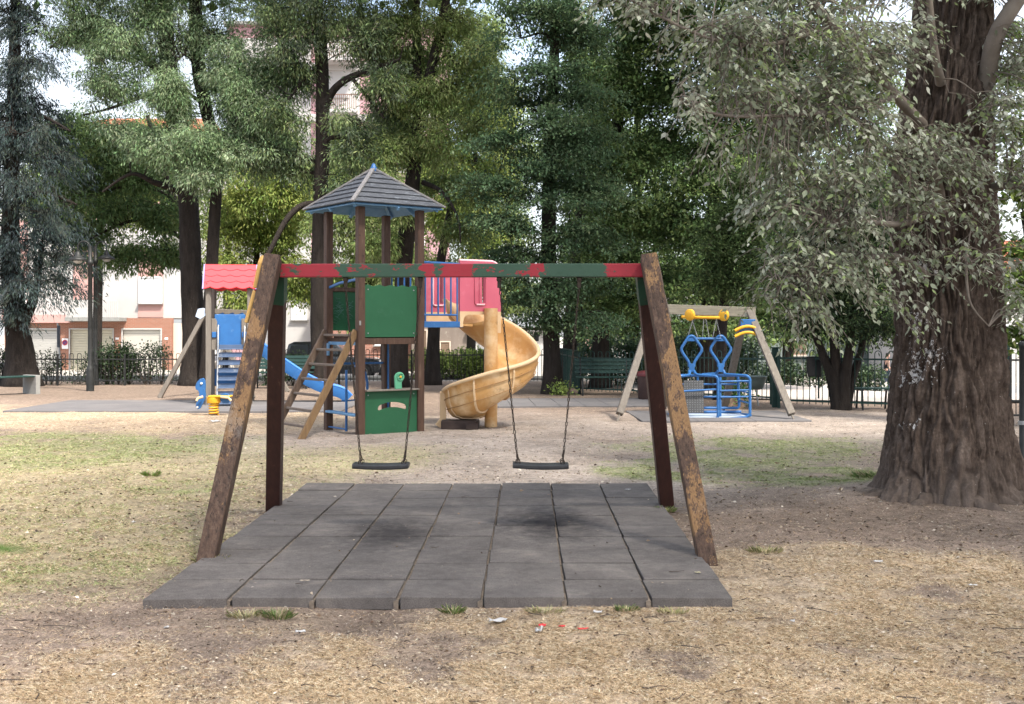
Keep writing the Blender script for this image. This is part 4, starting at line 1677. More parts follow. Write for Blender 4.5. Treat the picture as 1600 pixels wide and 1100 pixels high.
def gate(label, x0, x1, d, h, m):
    root = thing('iron_gate', label, 'gate', ((x0 + x1) / 2, d, 0))
    w = x1 - x0
    b = MB()
    for s in (-1, 1):
        b.box((s * (w / 2 - .02), 0, .05 + h / 2), (.04, .04, h))
    for z in (.06, .32, h - .1):
        b.box((0, 0, z), (w - .085, .035, .035))
    b.build('gate_frame', m, root, .003, 1)
    b = MB()
    n = int(w / .12)
    for i in range(1, n):
        x = -w / 2 + w * i / n
        b.tube([(x, 0, .08), (x, 0, h + .03)], .009, 6)
    b.build('bars', m, root)
    MB().box((w / 2 - .06, -.03, h * .55), (.05, .04, .14)).build('lock', M_black, root, .006, 1)
gate('dark iron gate right of the big bare trunk', FX(1577, 20.8), FX(1577, 20.8) + 1.1, 20.8, 1.16, M_black)


def bollard():
    d = 14.5
    root = thing('steel_post', 'slim black steel post at the right edge before the gate', 'post', (FX(1597, d), d, 0))
    b = MB(); b.lathe([(.045, -.05), (.045, .03), (.035, .04), (.035, 1.40), (.042, 1.41), (.042, 1.45), (.015, 1.48)], (0, 0, 0), 14); b.build('shaft', M_black, root)
    b = MB(); b.lathe([(.05, .42), (.05, .47)], (0, 0, 0), 14); b.build('band', M_galv, root)
bollard()


def sign_box():
    d = 23.35
    p = P(1272, 573, d)
    root = thing('notice_box', 'flat black notice box hung on the dark green railing beside the multi stemmed shrub', 'notice box', (p.x, d, p.z - .21))
    MB().box((0, 0, .21), (.30, .06, .42)).build('case', M_black, root, .01, 2)
    MB().box((0, -.034, .21), (.25, .008, .36)).build('panel', mat('dark_grey_panel', (.03, .03, .032), rough=.35), root, .003, 1)
    MB().tube([(.10, .03, 0), (.10, .03, -.44)], .018, 8).build('stem', M_dkgreen, root)
sign_box()


def litter_bin():
    d = 26.0
    root = thing('litter_bin', 'dark brown litter bin with a red brown lid beside the railing', 'litter bin', (FX(1012, d), d, 0))
    m = mat('dark_brown_bin', (.05, .03, .027), (.07, .04, .035), rough=.6)
    MB().lathe([(.19, 0), (.22, .05), (.235, .50), (.24, .55)], (0, 0, 0), 18).build('body', m, root)
    MB().lathe([(.255, .55), (.26, .60), (.22, .66), (.05, .68)], (0, 0, 0), 18).build('lid', mat('maroon_lid', (.13, .028, .03), (.1, .025, .027), rough=.5), root)
litter_bin()


def planter():
    d = 23.4
    x = FX(1147, d)
    root = thing('planter_box', 'small pale timber planter with a leafy green plant behind the basket swing', 'planter', (x, d, 0))
    b = MB()
    for s in (-1, 1):
        b.box((0, s * .16, .11), (.36, .022, .22)); b.box((s * .17, 0, .11), (.022, .296, .22))
    b.build('box', mat('pale_planter_wood', (.50, .36, .26), (.42, .29, .2), 6, (2, 2, 8), .8), root, .003, 1)
    MB().box((0, 0, .18), (.30, .26, .04)).build('soil', mat('dark_soil', (.05, .035, .028), rough=.95, bump=.6), root)
    return x, d
PLANT_AT = planter()


def tub():
    d = 24.2
    p = P(1181, 600, d)
    root = thing('grey_tub', 'grey green moulded tub on a thin leg beside the gate post', 'tub', (p.x, d, 0))
    m = mat('grey_green_plastic', (.13, .16, .15), (.10, .13, .12), rough=.5)
    MB().lathe([(.08, .34), (.15, .37), (.20, .50), (.225, .60), (.24, .61), (.235, .63), (.21, .615), (.17, .45)], (0, 0, 0), 20).build('bowl', m, root)
    MB().tube([(0, 0, .36), (.03, 0, .15), (.05, 0, 0)], .018, 8).build('leg', M_galv, root)
tub()


# ------------------------------------------------------------------ parked car
def car():
    Y = 50.0
    z = float(terrain(FX(540, Y), Y)) + .035
    xr = FX(598, Y)
    L = 4.25
    root = thing('parked_car', 'dark off road car parked across the street behind the play tower', 'car', (xr - L / 2, Y, z))
    body = mat('dark_car_paint', (.012, .014, .018), (.018, .02, .025), 2, rough=.25, bump=0, spec=.5, coat=.6)
    b = MB()
    side = [(-2.1, .32), (-2.12, .75), (-2.05, 1.02), (-1.0, 1.06), (.55, 1.04), (1.0, 1.0), (1.75, .95), (2.05, .86), (2.12, .62), (2.1, .34), (1.72, .28), (-1.75, .28)]
    b.prism(side, (0, 0, 0), XV, ZV, 1.72)
    b.build('body', body, root, .05, 3)
    b = MB()
    b.prism([(-2.0, 1.0), (-1.86, 1.55), (-1.6, 1.66), (-.1, 1.68), (.15, 1.62), (.72, 1.03)], (0, 0, 0), XV, ZV, 1.50)
    b.build('cabin', body, root, .06, 3)
    for s in (-1, 1):
        for pts in ([(-1.82, 1.12), (-1.74, 1.50), (-1.0, 1.54), (-1.0, 1.12)], [(-.92, 1.12), (-.92, 1.54), (-.15, 1.55), (.0, 1.50), (.42, 1.12)]):
            w = MB(); w.prism(pts, (0, s * .752, 0), XV, ZV, .012); w.build('window', M_glass, root, .004, 1)
        mr = MB(); mr.box((.42, s * .95, 1.12), (.12, .18, .13)); mr.build('mirror', body, root, .03, 2)
        hl = MB(); hl.lathe([(.11, 0), (.11, .05), (.07, .07)], (2.06, s * .62, .78), 16, (1, 0, 0)); hl.build('headlight', M_white, root)
        for x in (-1.32, 1.36):
            wh = thing_child('wheel', root)
            t = MB(); t.lathe([(.21, -.11), (.34, -.11), (.36, -.07), (.36, .07), (.34, .11), (.21, .11)], (x, s * .80, .36), 28, (0, s, 0)); t.build('tyre', M_blackrub, wh)
            r = MB(); r.lathe([(.20, .0), (.215, .115), (.20, .12), (.16, .06), (.05, .07), (.03, .10), (.01, .11)], (x, s * .80, .36), 24, (0, s, 0)); r.build('rim', M_galv, wh)
            sp = MB()
            for k in range(6):
                a = TAU * k / 6
                c = Vector((x, s * .905, .36))
                sp.beam(c, c + Vector((math.cos(a) * .2, 0, math.sin(a) * .2)), .03, .05, YV)
            sp.build('spokes', M_galv, wh)
            ar = MB(); ar.tube([Vector((x + .41 * math.cos(a), s * .87, .36 + .41 * math.sin(a))) for a in np.linspace(.05, math.pi - .05, 12)], .05, 6); ar.build('wheel_arch', M_blackrub, root)
    bp = MB(); bp.box((2.12, 0, .46), (.12, 1.66, .22)); bp.build('bumper', M_blackrub, root, .03, 2)
    wsc = MB(); wsc.prism([(-.62, 0), (.62, 0), (.54, .62), (-.54, .62)], Vector((.70, 0, 1.08)), YV, Vector((-.62, 0, .60)).normalized(), .012); wsc.build('windscreen', M_glass, root)
    return root
c0 = car()


# ------------------------------------------------------------------ buildings
def panel_window(root, off, x, y, z, w, h, mfr, mpane, shutter=True, depth=.06):
    f = MB(off)
    for (cx, cz, sx, sz) in ((x - w / 2 + .03, z, .06, h), (x + w / 2 - .03, z, .06, h), (x, z + h / 2 - .03, w - .124, .06), (x, z - h / 2 + .03, w - .124, .06)):
        f.box((cx, y - .03, cz), (sx, depth, sz))
    fo = f.build('window', mfr, root, .004, 1)
    p = MB(off)
    if shutter:
        n = max(3, int(h / .12))
        for i in range(n):
            p.box((x, y - .012, z - h / 2 + (i + .5) * h / n), (w - .124, .03, h / n - .008), Matrix.Rotation(.12, 3, 'X'))
        p.build('roller_blind', mpane, fo)
    else:
        p.box((x, y - .012, z), (w - .124, .012, h - .124))
        p.build('pane', mpane, fo)
    s = MB(off); s.box((x, y - .09, z - h / 2 - .03), (w + .12, .18, .05)); s.build('sill', M_conc, fo, .006, 1)
    return fo


def garage_block():
    Y = 62.0
    s = Y / F
    X = lambda px: (px - CX) * s
    Z = lambda py: H + (HY - py) * s
    zg = -.75
    root = thing('apartment_building', 'white and pink apartment block with orange brick garages and cream roller shutters on the left', 'building', (X(140), Y, zg))
    off = ROOT[root.name]
    doors = [(41, 94, M_shutdk), (108, 178, M_shut), (190, 253, M_shutlt)]
    zt, zb = Z(497), zg
    ztop = Z(513)
    # brick piers and lintel
    xs = [7]
    w = MB(off)
    edges = [7] + [e for d_ in doors for e in d_[:2]] + [269]
    for i in range(0, len(edges), 2):
        a, b_ = X(edges[i]), X(edges[i + 1])
        w.box(((a + b_) / 2, Y + .15, (zb + zt) / 2), (b_ - a, .3, zt - zb))
    for a, b_, _ in doors:
        w.box(((X(a) + X(b_)) / 2, Y + .15, (ztop + zt) / 2), (X(b_) - X(a), .3, zt - ztop))
    w.build('brick_wall', M_brick, root)
    for a, b_, m in doors:
        g = MB(off)
        hh = ztop - zb
        n = 17
        for i in range(n):
            z = zb + (i + .5) * hh / n
            g.box(((X(a) + X(b_)) / 2, Y + .14, z), (X(b_) - X(a) - .1, .04, hh / n - .012), Matrix.Rotation(.22, 3, 'X'))
        g.box(((X(a) + X(b_)) / 2, Y + .2, zb + hh / 2), (X(b_) - X(a) - .06, .03, hh))
        gd = g.build('roller_shutter', m, root)
        f = MB(off)
        for x in (X(a) + .03, X(b_) - .03):
            f.box((x, Y - .01, zb + hh / 2), (.07, .06, hh))
        f.box(((X(a) + X(b_)) / 2, Y - .01, ztop - .03), (X(b_) - X(a) - .14, .06, .07))
        f.build('shutter_frame', M_plaster, gd)
    # house number tiles
    for px in (183, 260):
        MB(off).box((X(px), Y - .012, Z(529)), (.18, .02, .11)).build('number_tile', M_white, root, .004, 1)
    # no-parking notice between the shutters
    nb = thing_child('no_parking_notice', root)
    c = Vector((X(102), Y - .03, Z(537)))
    MB(off).box(c, (.34, .02, .56)).build('board', M_white, nb, .003, 1)
    MB(off).lathe([(.13, -.004), (.13, .012)], c + Vector((0, -.012, .06)), 24, (0, -1, 0)).build('blue_disc', mat('sign_blue', (.06, .07, .22), rough=.4, bump=0), nb)
    r = MB(off)
    r.tube([c + Vector((.13 * math.cos(a), -.03, .06 + .13 * math.sin(a))) for a in np.linspace(0, TAU, 25)[:-1]], .022, 6, closed=True)
    r.tube([c + Vector((-.09, -.03, .15)), c + Vector((.09, -.03, -.03))], .016, 6)
    r.build('red_ring', mat('sign_red', (.5, .03, .04), rough=.4, bump=0), nb)
    # upper storeys
    u = MB(off)
    zr = Z(205)
    u.box(((X(120) + X(291)) / 2, Y + 5.0, (zt + zr) / 2), (X(291) - X(120), 9.4, zr - zt))
    zl = Z(330)
    u.box(((X(-190) + X(120)) / 2 - .01, Y + 5.0, (zt + zl) / 2), (X(120) - X(-190) - .02, 9.3, zl - zt))
    u.build('upper_wall', M_plaster, root)
    # vertical pink strips with windows, one over the other
    for px in (233, 20, -90, 131):
        p = MB(off)
        x = X(px)
        zq = zr if px > 120 else Z(330)
        p.box((x, Y + .29, (Z(497) + zq) / 2 - .2), (1.36, .06, zq - Z(497) - .5))
        p.build('pink_strip', M_plpink, root)
        for fl_ in range(3):
            z = Z(453) + fl_ * 3.05
            if px < 120 and fl_ > 0:
                continue
            if px == 131 and fl_ == 0:
                continue
            panel_window(root, off, x, Y + .25, z, 1.28, 1.45, M_white, M_white, True)
    # concrete slab of the first balcony with its parapet
    b = MB(off)
    b.box((X(156), Y - .45, Z(499)), (X(198) - X(114), 1.5, .22))
    b.build('balcony_slab', M_conc, root, .02, 1)
    b = MB(off)
    b.box((X(156), Y - 1.15, Z(483)), (X(196) - X(116), .08, .95))
    for i in range(26):
        b.box((X(117) + i * (X(195) - X(117)) / 25, Y - 1.2, Z(483)), (.03, .03, .9))
    b.build('balcony_parapet', M_plaster, root)
    b = MB(off)
    b.box((X(60), Y - .1, Z(498)), (X(113) - X(7), .5, .45))
    b.build('pink_ledge', M_plpink, root, .01, 1)
    rf = MB(off)
    rf.prism([(-.9, 0), (10.8, 0), (5.0, 1.6)], ((X(115) + X(296)) / 2, Y, zr + .0), YV, ZV, X(296) - X(115))
    rf.build('roof', M_tile, root)
    bl = MB(off)
    bl.box((X(287), Y + .6, (zg + Z(505)) / 2), (X(305) - X(270), .9, Z(505) - zg))
    bl.build('beige_side_wall', M_beige, root)


M_shutdk = mat('grey_white_shutter', (.46, .455, .43), (.40, .395, .37), 2, rough=.5, bump=.05)
M_shutlt = mat('pale_ivory_shutter', (.56, .54, .48), (.52, .50, .45), 2, rough=.5, bump=.05)
garage_block()


def house(name, label, x0, x1, ytop, Y, m, roof=None, floors=2, wins=(), depth=7.0, zg=-.7, cat='building'):
    s = Y / F
    X = lambda px: (px - CX) * s
    Z = lambda py: H + (HY - py) * s
    root = thing(name, label, cat, ((X(x0) + X(x1)) / 2, Y, zg))
    off = ROOT[root.name]
    zt = Z(ytop)
    b = MB(off)
    b.box(((X(x0) + X(x1)) / 2, Y + depth / 2, (zg - .3 + zt) / 2), (X(x1) - X(x0), depth, zt - zg + .3))
    b.build('wall', m, root)
    for (a, b_, y0, y1, kindw) in wins:
        mf, mp, sh = {'white': (M_white, M_white, True), 'glass': (M_white, M_glass, False), 'brown': (M_beige, mat('brown_blind', (.24, .17, .12), rough=.6), True), 'grey': (M_conc, mat('grey_blind', (.4, .4, .41), rough=.6), True)}[kindw]
        panel_window(root, off, (X(a) + X(b_)) / 2, Y, (Z(y0) + Z(y1)) / 2, X(b_) - X(a), Z(y0) - Z(y1), mf, mp, sh)
    if roof == 'tile':
        rf = MB(off)
        rf.prism([(-.6, 0), (depth + .6, 0), (depth / 2, 1.7)], ((X(x0) + X(x1)) / 2, Y, zt), YV, ZV, X(x1) - X(x0) + .8)
        rf.build('roof', M_tile, root)
    else:
        rf = MB(off)
        rf.box(((X(x0) + X(x1)) / 2, Y + depth / 2 - .1, zt + .12), (X(x1) - X(x0) + .4, depth + .5, .24))
        rf.build('cornice', M_conc, root, .03, 1)
    return root, off, X, Z


M_stone = mat('grey_brown_rubble_render', (.23, .19, .16), (.17, .14, .12), 1.2, rough=.9, bump=.4, c3=(.3, .27, .23), wear=(.56, .7))
house('house', 'cream rendered house between the two dark trunks left of the play tower', 408, 498, 455, 64, M_plaster, None, 2, [(412, 428, 500, 540, 'grey'), (455, 480, 470, 500, 'white')])
house('house', 'low red brick house with small white windows behind the parked car', 500, 642, 440, 61, M_brickdk, None, 2, [(514, 534, 528, 540, 'white'), (585, 603, 528, 540, 'white'), (548, 570, 480, 502, 'white')])
house('house', 'grey brown rendered house with a shuttered brown window behind the slide', 643, 737, 430, 60, M_stone, None, 2, [(687, 704, 533, 556, 'brown'), (652, 668, 515, 575, 'brown'), (690, 712, 470, 500, 'brown')])
house('house', 'low white walled house with a grey door right of the spiral slide', 737, 868, 518, 60, M_plaster, None, 1, [(748, 762, 535, 572, 'grey'), (802, 822, 528, 548, 'grey')])
house('house', 'salmon pink house seen through the gap above the long bench', 905, 931, 380, 60, M_plpink, None, 2, [(908, 920, 430, 460, 'white')])
house('house', 'long grey green building far behind the railing on the right', 932, 1420, 470, 66, mat('grey_green_render', (.16, .19, .18), (.13, .155, .15), .6, rough=.85), None, 2, [(960, 985, 520, 560, 'grey'), (1230, 1260, 530, 556, 'brown'), (1350, 1372, 505, 535, 'grey')], 7, -1.3)
house('house', 'pale house at the far right beyond the gate', 1425, 1760, 420, 58, M_plaster, 'tile', 2, [(1560, 1580, 480, 510, 'white'), (1600, 1625, 480, 510, 'white')], 7, -1.3)


def tall_block():
    r, off, X, Z = house('apartment_building', 'tall white and dusky pink apartment block with balconies, high among the tree crowns', 355, 690, 40, 78, mat('dusky_pink_render', (.46, .28, .30), (.42, .25, .27), .3, rough=.85, bump=.1), None, 6,
                         [(a, a + 24, y, y + 38, 'white') for a in (376, 428, 520, 598, 640) for y in (115, 195, 275, 355)], 10, -.6)
    Y = 78
    for y in (105, 185, 265, 345):
        b = MB(off)
        b.box(((X(355) + X(690)) / 2, Y - .10, Z(y)), (X(690) - X(355) + .1, .28, .5))
        b.build('string_course', M_plaster, r, .02, 1)
    for (a, c) in ((358, 486), (512, 562)):
        p = MB(off)
        p.box(((X(a) + X(c)) / 2, Y - .03, (Z(60) + Z(480)) / 2), (X(c) - X(a), .10, Z(60) - Z(480)))
        p.build('white_bay', M_plaster, r)
    for y in (100, 180, 260):
        sl = MB(off); sl.box((X(530), Y - .8, Z(y)), (X(562) - X(500), 1.6, .2)); bo = sl.build('balcony', M_plaster, r, .02, 1)
        rl = MB(off)
        for i in range(20):
            x = X(501) + (X(561) - X(501)) * i / 19
            rl.box((x, Y - 1.55, Z(y) + .6), (.04, .04, 1.0))
        rl.beam((X(500), Y - 1.55, Z(y) + 1.1), (X(562), Y - 1.55, Z(y) + 1.1), .06, .06, UPV)
        rl.build('balustrade', mat('brown_balustrade', (.2, .13, .1), rough=.6), bo)
tall_block()


def street_sign():
    Y = 39.2
    z = float(terrain(-16, Y))
    p = P(94, 560, Y)
    root = thing('road_sign', 'grey road sign on a slanting pole, its plate seen edge on, before the garages', 'road sign', (p.x, Y, z))
    a, b_ = Vector((p.x + .05, Y, z - .05)), Vector((P(90, 505, Y).x, Y, P(90, 505, Y).z))
    off = ROOT[root.name]
    MB(off).tube([a, b_], .03, 10).build('pole', M_galv, root)
    MB(off).box(b_ + Vector((.05, -.04, -.45)), (.10, .34, .75), Matrix.Rotation(.35, 3, 'Z')).build('plate', mat('dark_sign_back', (.10, .11, .13), rough=.5), root, .01, 1)
street_sign()


def pergola():
    Y = 37.5
    z = float(terrain(0, Y))
    x0, x1 = FX(795, Y), FX(866, Y)
    root = thing('timber_gantry', 'dark timber cross beam on two posts with a hanging box, right of the spiral slide', 'gantry', ((x0 + x1) / 2, Y, z))
    off = ROOT[root.name]
    zt = P(800, 514, Y).z
    MB(off).beam((x0 - .3, Y, zt), (x1 + .3, Y, zt), .10, .10, UPV).build('beam', M_postred, root, .01, 1)
    for x in (x0, x1):
        MB(off).beam((x, Y, z - .05), (x, Y, zt - .05), .09, .09, YV).build('post', M_black, root, .01, 1)
    MB(off).box((FX(838, Y), Y - .02, zt - .25), (.16, .14, .3)).build('hanging_box', M_black, root, .02, 2)
pergola()


# ------------------------------------------------------------------ walking person behind the fence
def person():
    Y = 50.0
    s = Y / F
    zg = float(terrain(FX(1384, Y), Y))
    x = FX(1384, Y)
    root = thing('person', 'person in a dark sleeveless top, jeans and white shoes walking behind the railing', 'person', (x, Y, zg))
    def skin(name, verts, edges, m, parent, sub=2):
        bm = bmesh.new()
        ly = bm.verts.layers.skin.verify()
        vs = []
        for i, (p, r) in enumerate(verts):
            v = bm.verts.new(p); v[ly].radius = (r, r) if not isinstance(r, tuple) else r
            v[ly].use_root = (i == 0)
            vs.append(v)
        for a, b in edges:
            bm.edges.new((vs[a], vs[b]))
        me = bpy.data.meshes.new(name); bm.to_mesh(me); bm.free()
        o = link(name, me, m, parent)
        md = o.modifiers.new('skin', 'SKIN'); md.use_smooth_shade = True
        o.modifiers.new('sub', 'SUBSURF').levels = sub
        o.modifiers['sub'].render_levels = sub
        return o
    sk = mat('skin', (.55, .33, .25), (.5, .3, .22), 8, rough=.55, bump=.03)
    V = [((0, 0, .90), (.13, .10)), ((.02, 0, 1.12), (.12, .09)), ((.05, 0, 1.32), (.15, .09)), ((.07, 0, 1.42), (.06, .055)), ((.09, 0, 1.50), (.055, .055)), ((.11, 0, 1.60), (.085, .075)), ((.105, 0, 1.69), (.07, .06)),
         ((.05, -.19, 1.36), .05), ((.03, -.24, 1.10), .042), ((.22, -.20, .95), .033), ((.30, -.19, .92), (.035, .02)),
         ((.05, .19, 1.36), .05), ((.10, .24, 1.10), .042), ((.28, .20, 1.0), .033), ((.36, .19, .99), (.035, .02)),
         ((.0, -.09, .86), .085), ((-.04, -.10, .50), .058), ((-.36, -.10, .26), .042), ((-.44, -.10, .20), .04),
         ((.02, .09, .86), .085), ((.17, .10, .50), .058), ((.18, .10, .10), .042), ((.24, .10, .05), .035)]
    E = [(0, 1), (1, 2), (2, 3), (3, 4), (4, 5), (5, 6), (2, 7), (7, 8), (8, 9), (9, 10), (2, 11), (11, 12), (12, 13), (13, 14), (0, 15), (15, 16), (16, 17), (17, 18), (0, 19), (19, 20), (20, 21), (21, 22)]
    skin('body', V, E, sk, root)
    skin('top', [((0, 0, .93), (.155, .12)), ((.02, 0, 1.12), (.14, .11)), ((.05, 0, 1.34), (.17, .115)), ((.06, 0, 1.40), (.09, .08))], [(0, 1), (1, 2), (2, 3)], mat('dark_cloth', (.012, .012, .016), rough=.9), root)
    jm = mat('dark_denim', (.022, .03, .06), (.03, .04, .075), 20, rough=.9)
    skin('jeans', [((0, 0, .94), (.15, .12)), ((.0, -.09, .84), .105), ((-.04, -.10, .50), .08), ((-.34, -.10, .27), .065), ((.02, .09, .84), .105), ((.17, .10, .50), .08), ((.18, .10, .12), .065)],
         [(0, 1), (1, 2), (2, 3), (0, 4), (4, 5), (5, 6)], jm, root)
    skin('shoe', [((-.40, -.10, .22), .05), ((-.50, -.10, .09), .045)], [(0, 1)], M_white, root)
    skin('shoe', [((.15, .10, .06), .05), ((.34, .10, .04), .042)], [(0, 1)], M_white, root)
    skin('hair', [((.06, 0, 1.52), .05), ((.07, 0, 1.62), (.10, .095)), ((.10, 0, 1.71), (.085, .08))], [(0, 1), (1, 2)], mat('dark_hair', (.012, .01, .008), rough=.6), root)
person()
# ================================================================== TREES
def px(x, y, d):
    return np.array(P(x, y, d)[:])


def tubes_np(paths, n=5):
    """paths: list of (points (k,3), radii (k)) -> verts, quads"""
    V, Q, base = [], [], 0
    ca = np.cos(TAU * np.arange(n) / n)
    sa = np.sin(TAU * np.arange(n) / n)
    for pts, rad in paths:
        k = len(pts)
        d = np.gradient(pts, axis=0)
        d /= np.linalg.norm(d, axis=1, keepdims=True) + 1e-9
        ref = np.where(np.abs(d[:, 2:3]) > .9, np.array([[1., 0, 0]]), np.array([[0, 0, 1.]]))
        # keep one reference per path so that the tube does not twist
        ref = np.repeat(ref[k // 2:k // 2 + 1], k, 0)
        x = np.cross(ref, d); x /= np.linalg.norm(x, axis=1, keepdims=True) + 1e-9
        y = np.cross(d, x)
        ring = pts[:, None] + (x[:, None] * ca[None, :, None] + y[:, None] * sa[None, :, None]) * np.asarray(rad)[:, None, None]
        V.append(ring.reshape(-1, 3))
        i = np.arange(k - 1)[:, None] * n
        j = np.arange(n)[None]
        q = np.stack([i + j, i + (j + 1) % n, i + n + (j + 1) % n, i + n + j], -1).reshape(-1, 4) + base
        Q.append(q); base += k * n
    return np.concatenate(V), np.concatenate(Q)


def spline(pts, m=6):
    pts = [np.asarray(p, float) for p in pts]
    out = []
    for i in range(len(pts) - 1):
        p0, p1, p2, p3 = pts[max(i - 1, 0)], pts[i], pts[i + 1], pts[min(i + 2, len(pts) - 1)]
        for k in range(m):
            t = k / m
            out.append(.5 * ((2 * p1) + (p2 - p0) * t + (2 * p0 - 5 * p1 + 4 * p2 - p3) * t * t + (3 * p1 - p0 - 3 * p2 + p3) * t ** 3))
    out.append(pts[-1])
    return np.array(out)


def unit(v):
    return v / (np.linalg.norm(v, axis=-1, keepdims=True) + 1e-9)


def leaves(name, pos, dr, nr, L, W, colr, m, parent, off, fold=.18, lobed=False):
    """many single leaves: pos base point, dr direction of the midrib, nr upper side"""
    dr = unit(dr)
    sd = unit(np.cross(dr, nr))
    nr = np.cross(sd, dr)
    L = L[:, None]; W = W[:, None]
    pos = pos - np.array(off[:])
    if not lobed:
        a = pos
        b = pos + dr * L * .42 + sd * W * .5 - nr * W * fold
        c = pos + dr * L - nr * L * .10
        e = pos + dr * L * .42 - sd * W * .5 - nr * W * fold
        V = np.stack([a, b, c, e], 1).reshape(-1, 3)
        k = np.arange(len(pos))[:, None] * 4
        Fc = k + np.array([[0, 1, 2, 3]])
        return npmesh(name, V, Fc, m, parent, colr)
    # broad leaf with shallow lobes, folded along the midrib: two pentagons
    pt = [pos, pos + dr * L * .18 + sd * W * .40 - nr * W * .10, pos + dr * L * .48 + sd * W * .52 - nr * W * .16, pos + dr * L * .66 + sd * W * .26 - nr * W * .10,
          pos + dr * L - nr * L * .14,
          pos + dr * L * .66 - sd * W * .26 - nr * W * .10, pos + dr * L * .48 - sd * W * .52 - nr * W * .16, pos + dr * L * .18 - sd * W * .40 - nr * W * .10]
    V = np.stack(pt, 1).reshape(-1, 3)
    k = np.arange(len(pos))[:, None] * 8
    Fc = np.concatenate([k + np.array([[0, 1, 2, 3, 4]]), k + np.array([[4, 5, 6, 7, 0]])], 1).reshape(-1, 5)
    return npmesh(name, V, Fc, m, parent, np.repeat(colr, 2, 0))


def trunk_mesh(paths, m, parent, off, n=16, rough=.10, name='trunk'):
    b = MB(off)
    for pts, rad in paths:
        k = len(pts)
        rings = []
        d = np.gradient(pts, axis=0); d /= np.linalg.norm(d, axis=1, keepdims=True)
        ref = np.array([0, 1., 0]) if abs(d[k // 2][1]) < .8 else np.array([1., 0, 0])
        for i in range(k):
            x = np.cross(ref, d[i]); x /= np.linalg.norm(x); y = np.cross(d[i], x)
            r = []
            for j in range(n):
                a = TAU * j / n
                f = 1 + rough * mnoise.noise(Vector((math.cos(a) * 1.8 + pts[i][0], math.sin(a) * 1.8, pts[i][2] * 1.3))) + rough * .7 * mnoise.noise(Vector((math.cos(a) * 5, math.sin(a) * 5 + pts[i][0], pts[i][2] * 3)))
                r.append(Vector(pts[i] + (x * math.cos(a) + y * math.sin(a)) * rad[i] * f))
            rings.append(r)
        vv = b.grid(rings, closed=True)
        b.face(vv[-1]); b.face(vv[0][::-1])
    return b.build(name, m, parent, 0, ang=180)


def radii(pathdef, m=6):
    """[(x, y, d, r), ...] in photo terms -> smooth points and radii"""
    pts = spline([px(a, b, c) for a, b, c, _ in pathdef], m)
    rr = np.interp(np.linspace(0, len(pathdef) - 1, len(pts)), np.arange(len(pathdef)), [q[3] for q in pathdef])
    return pts, rr


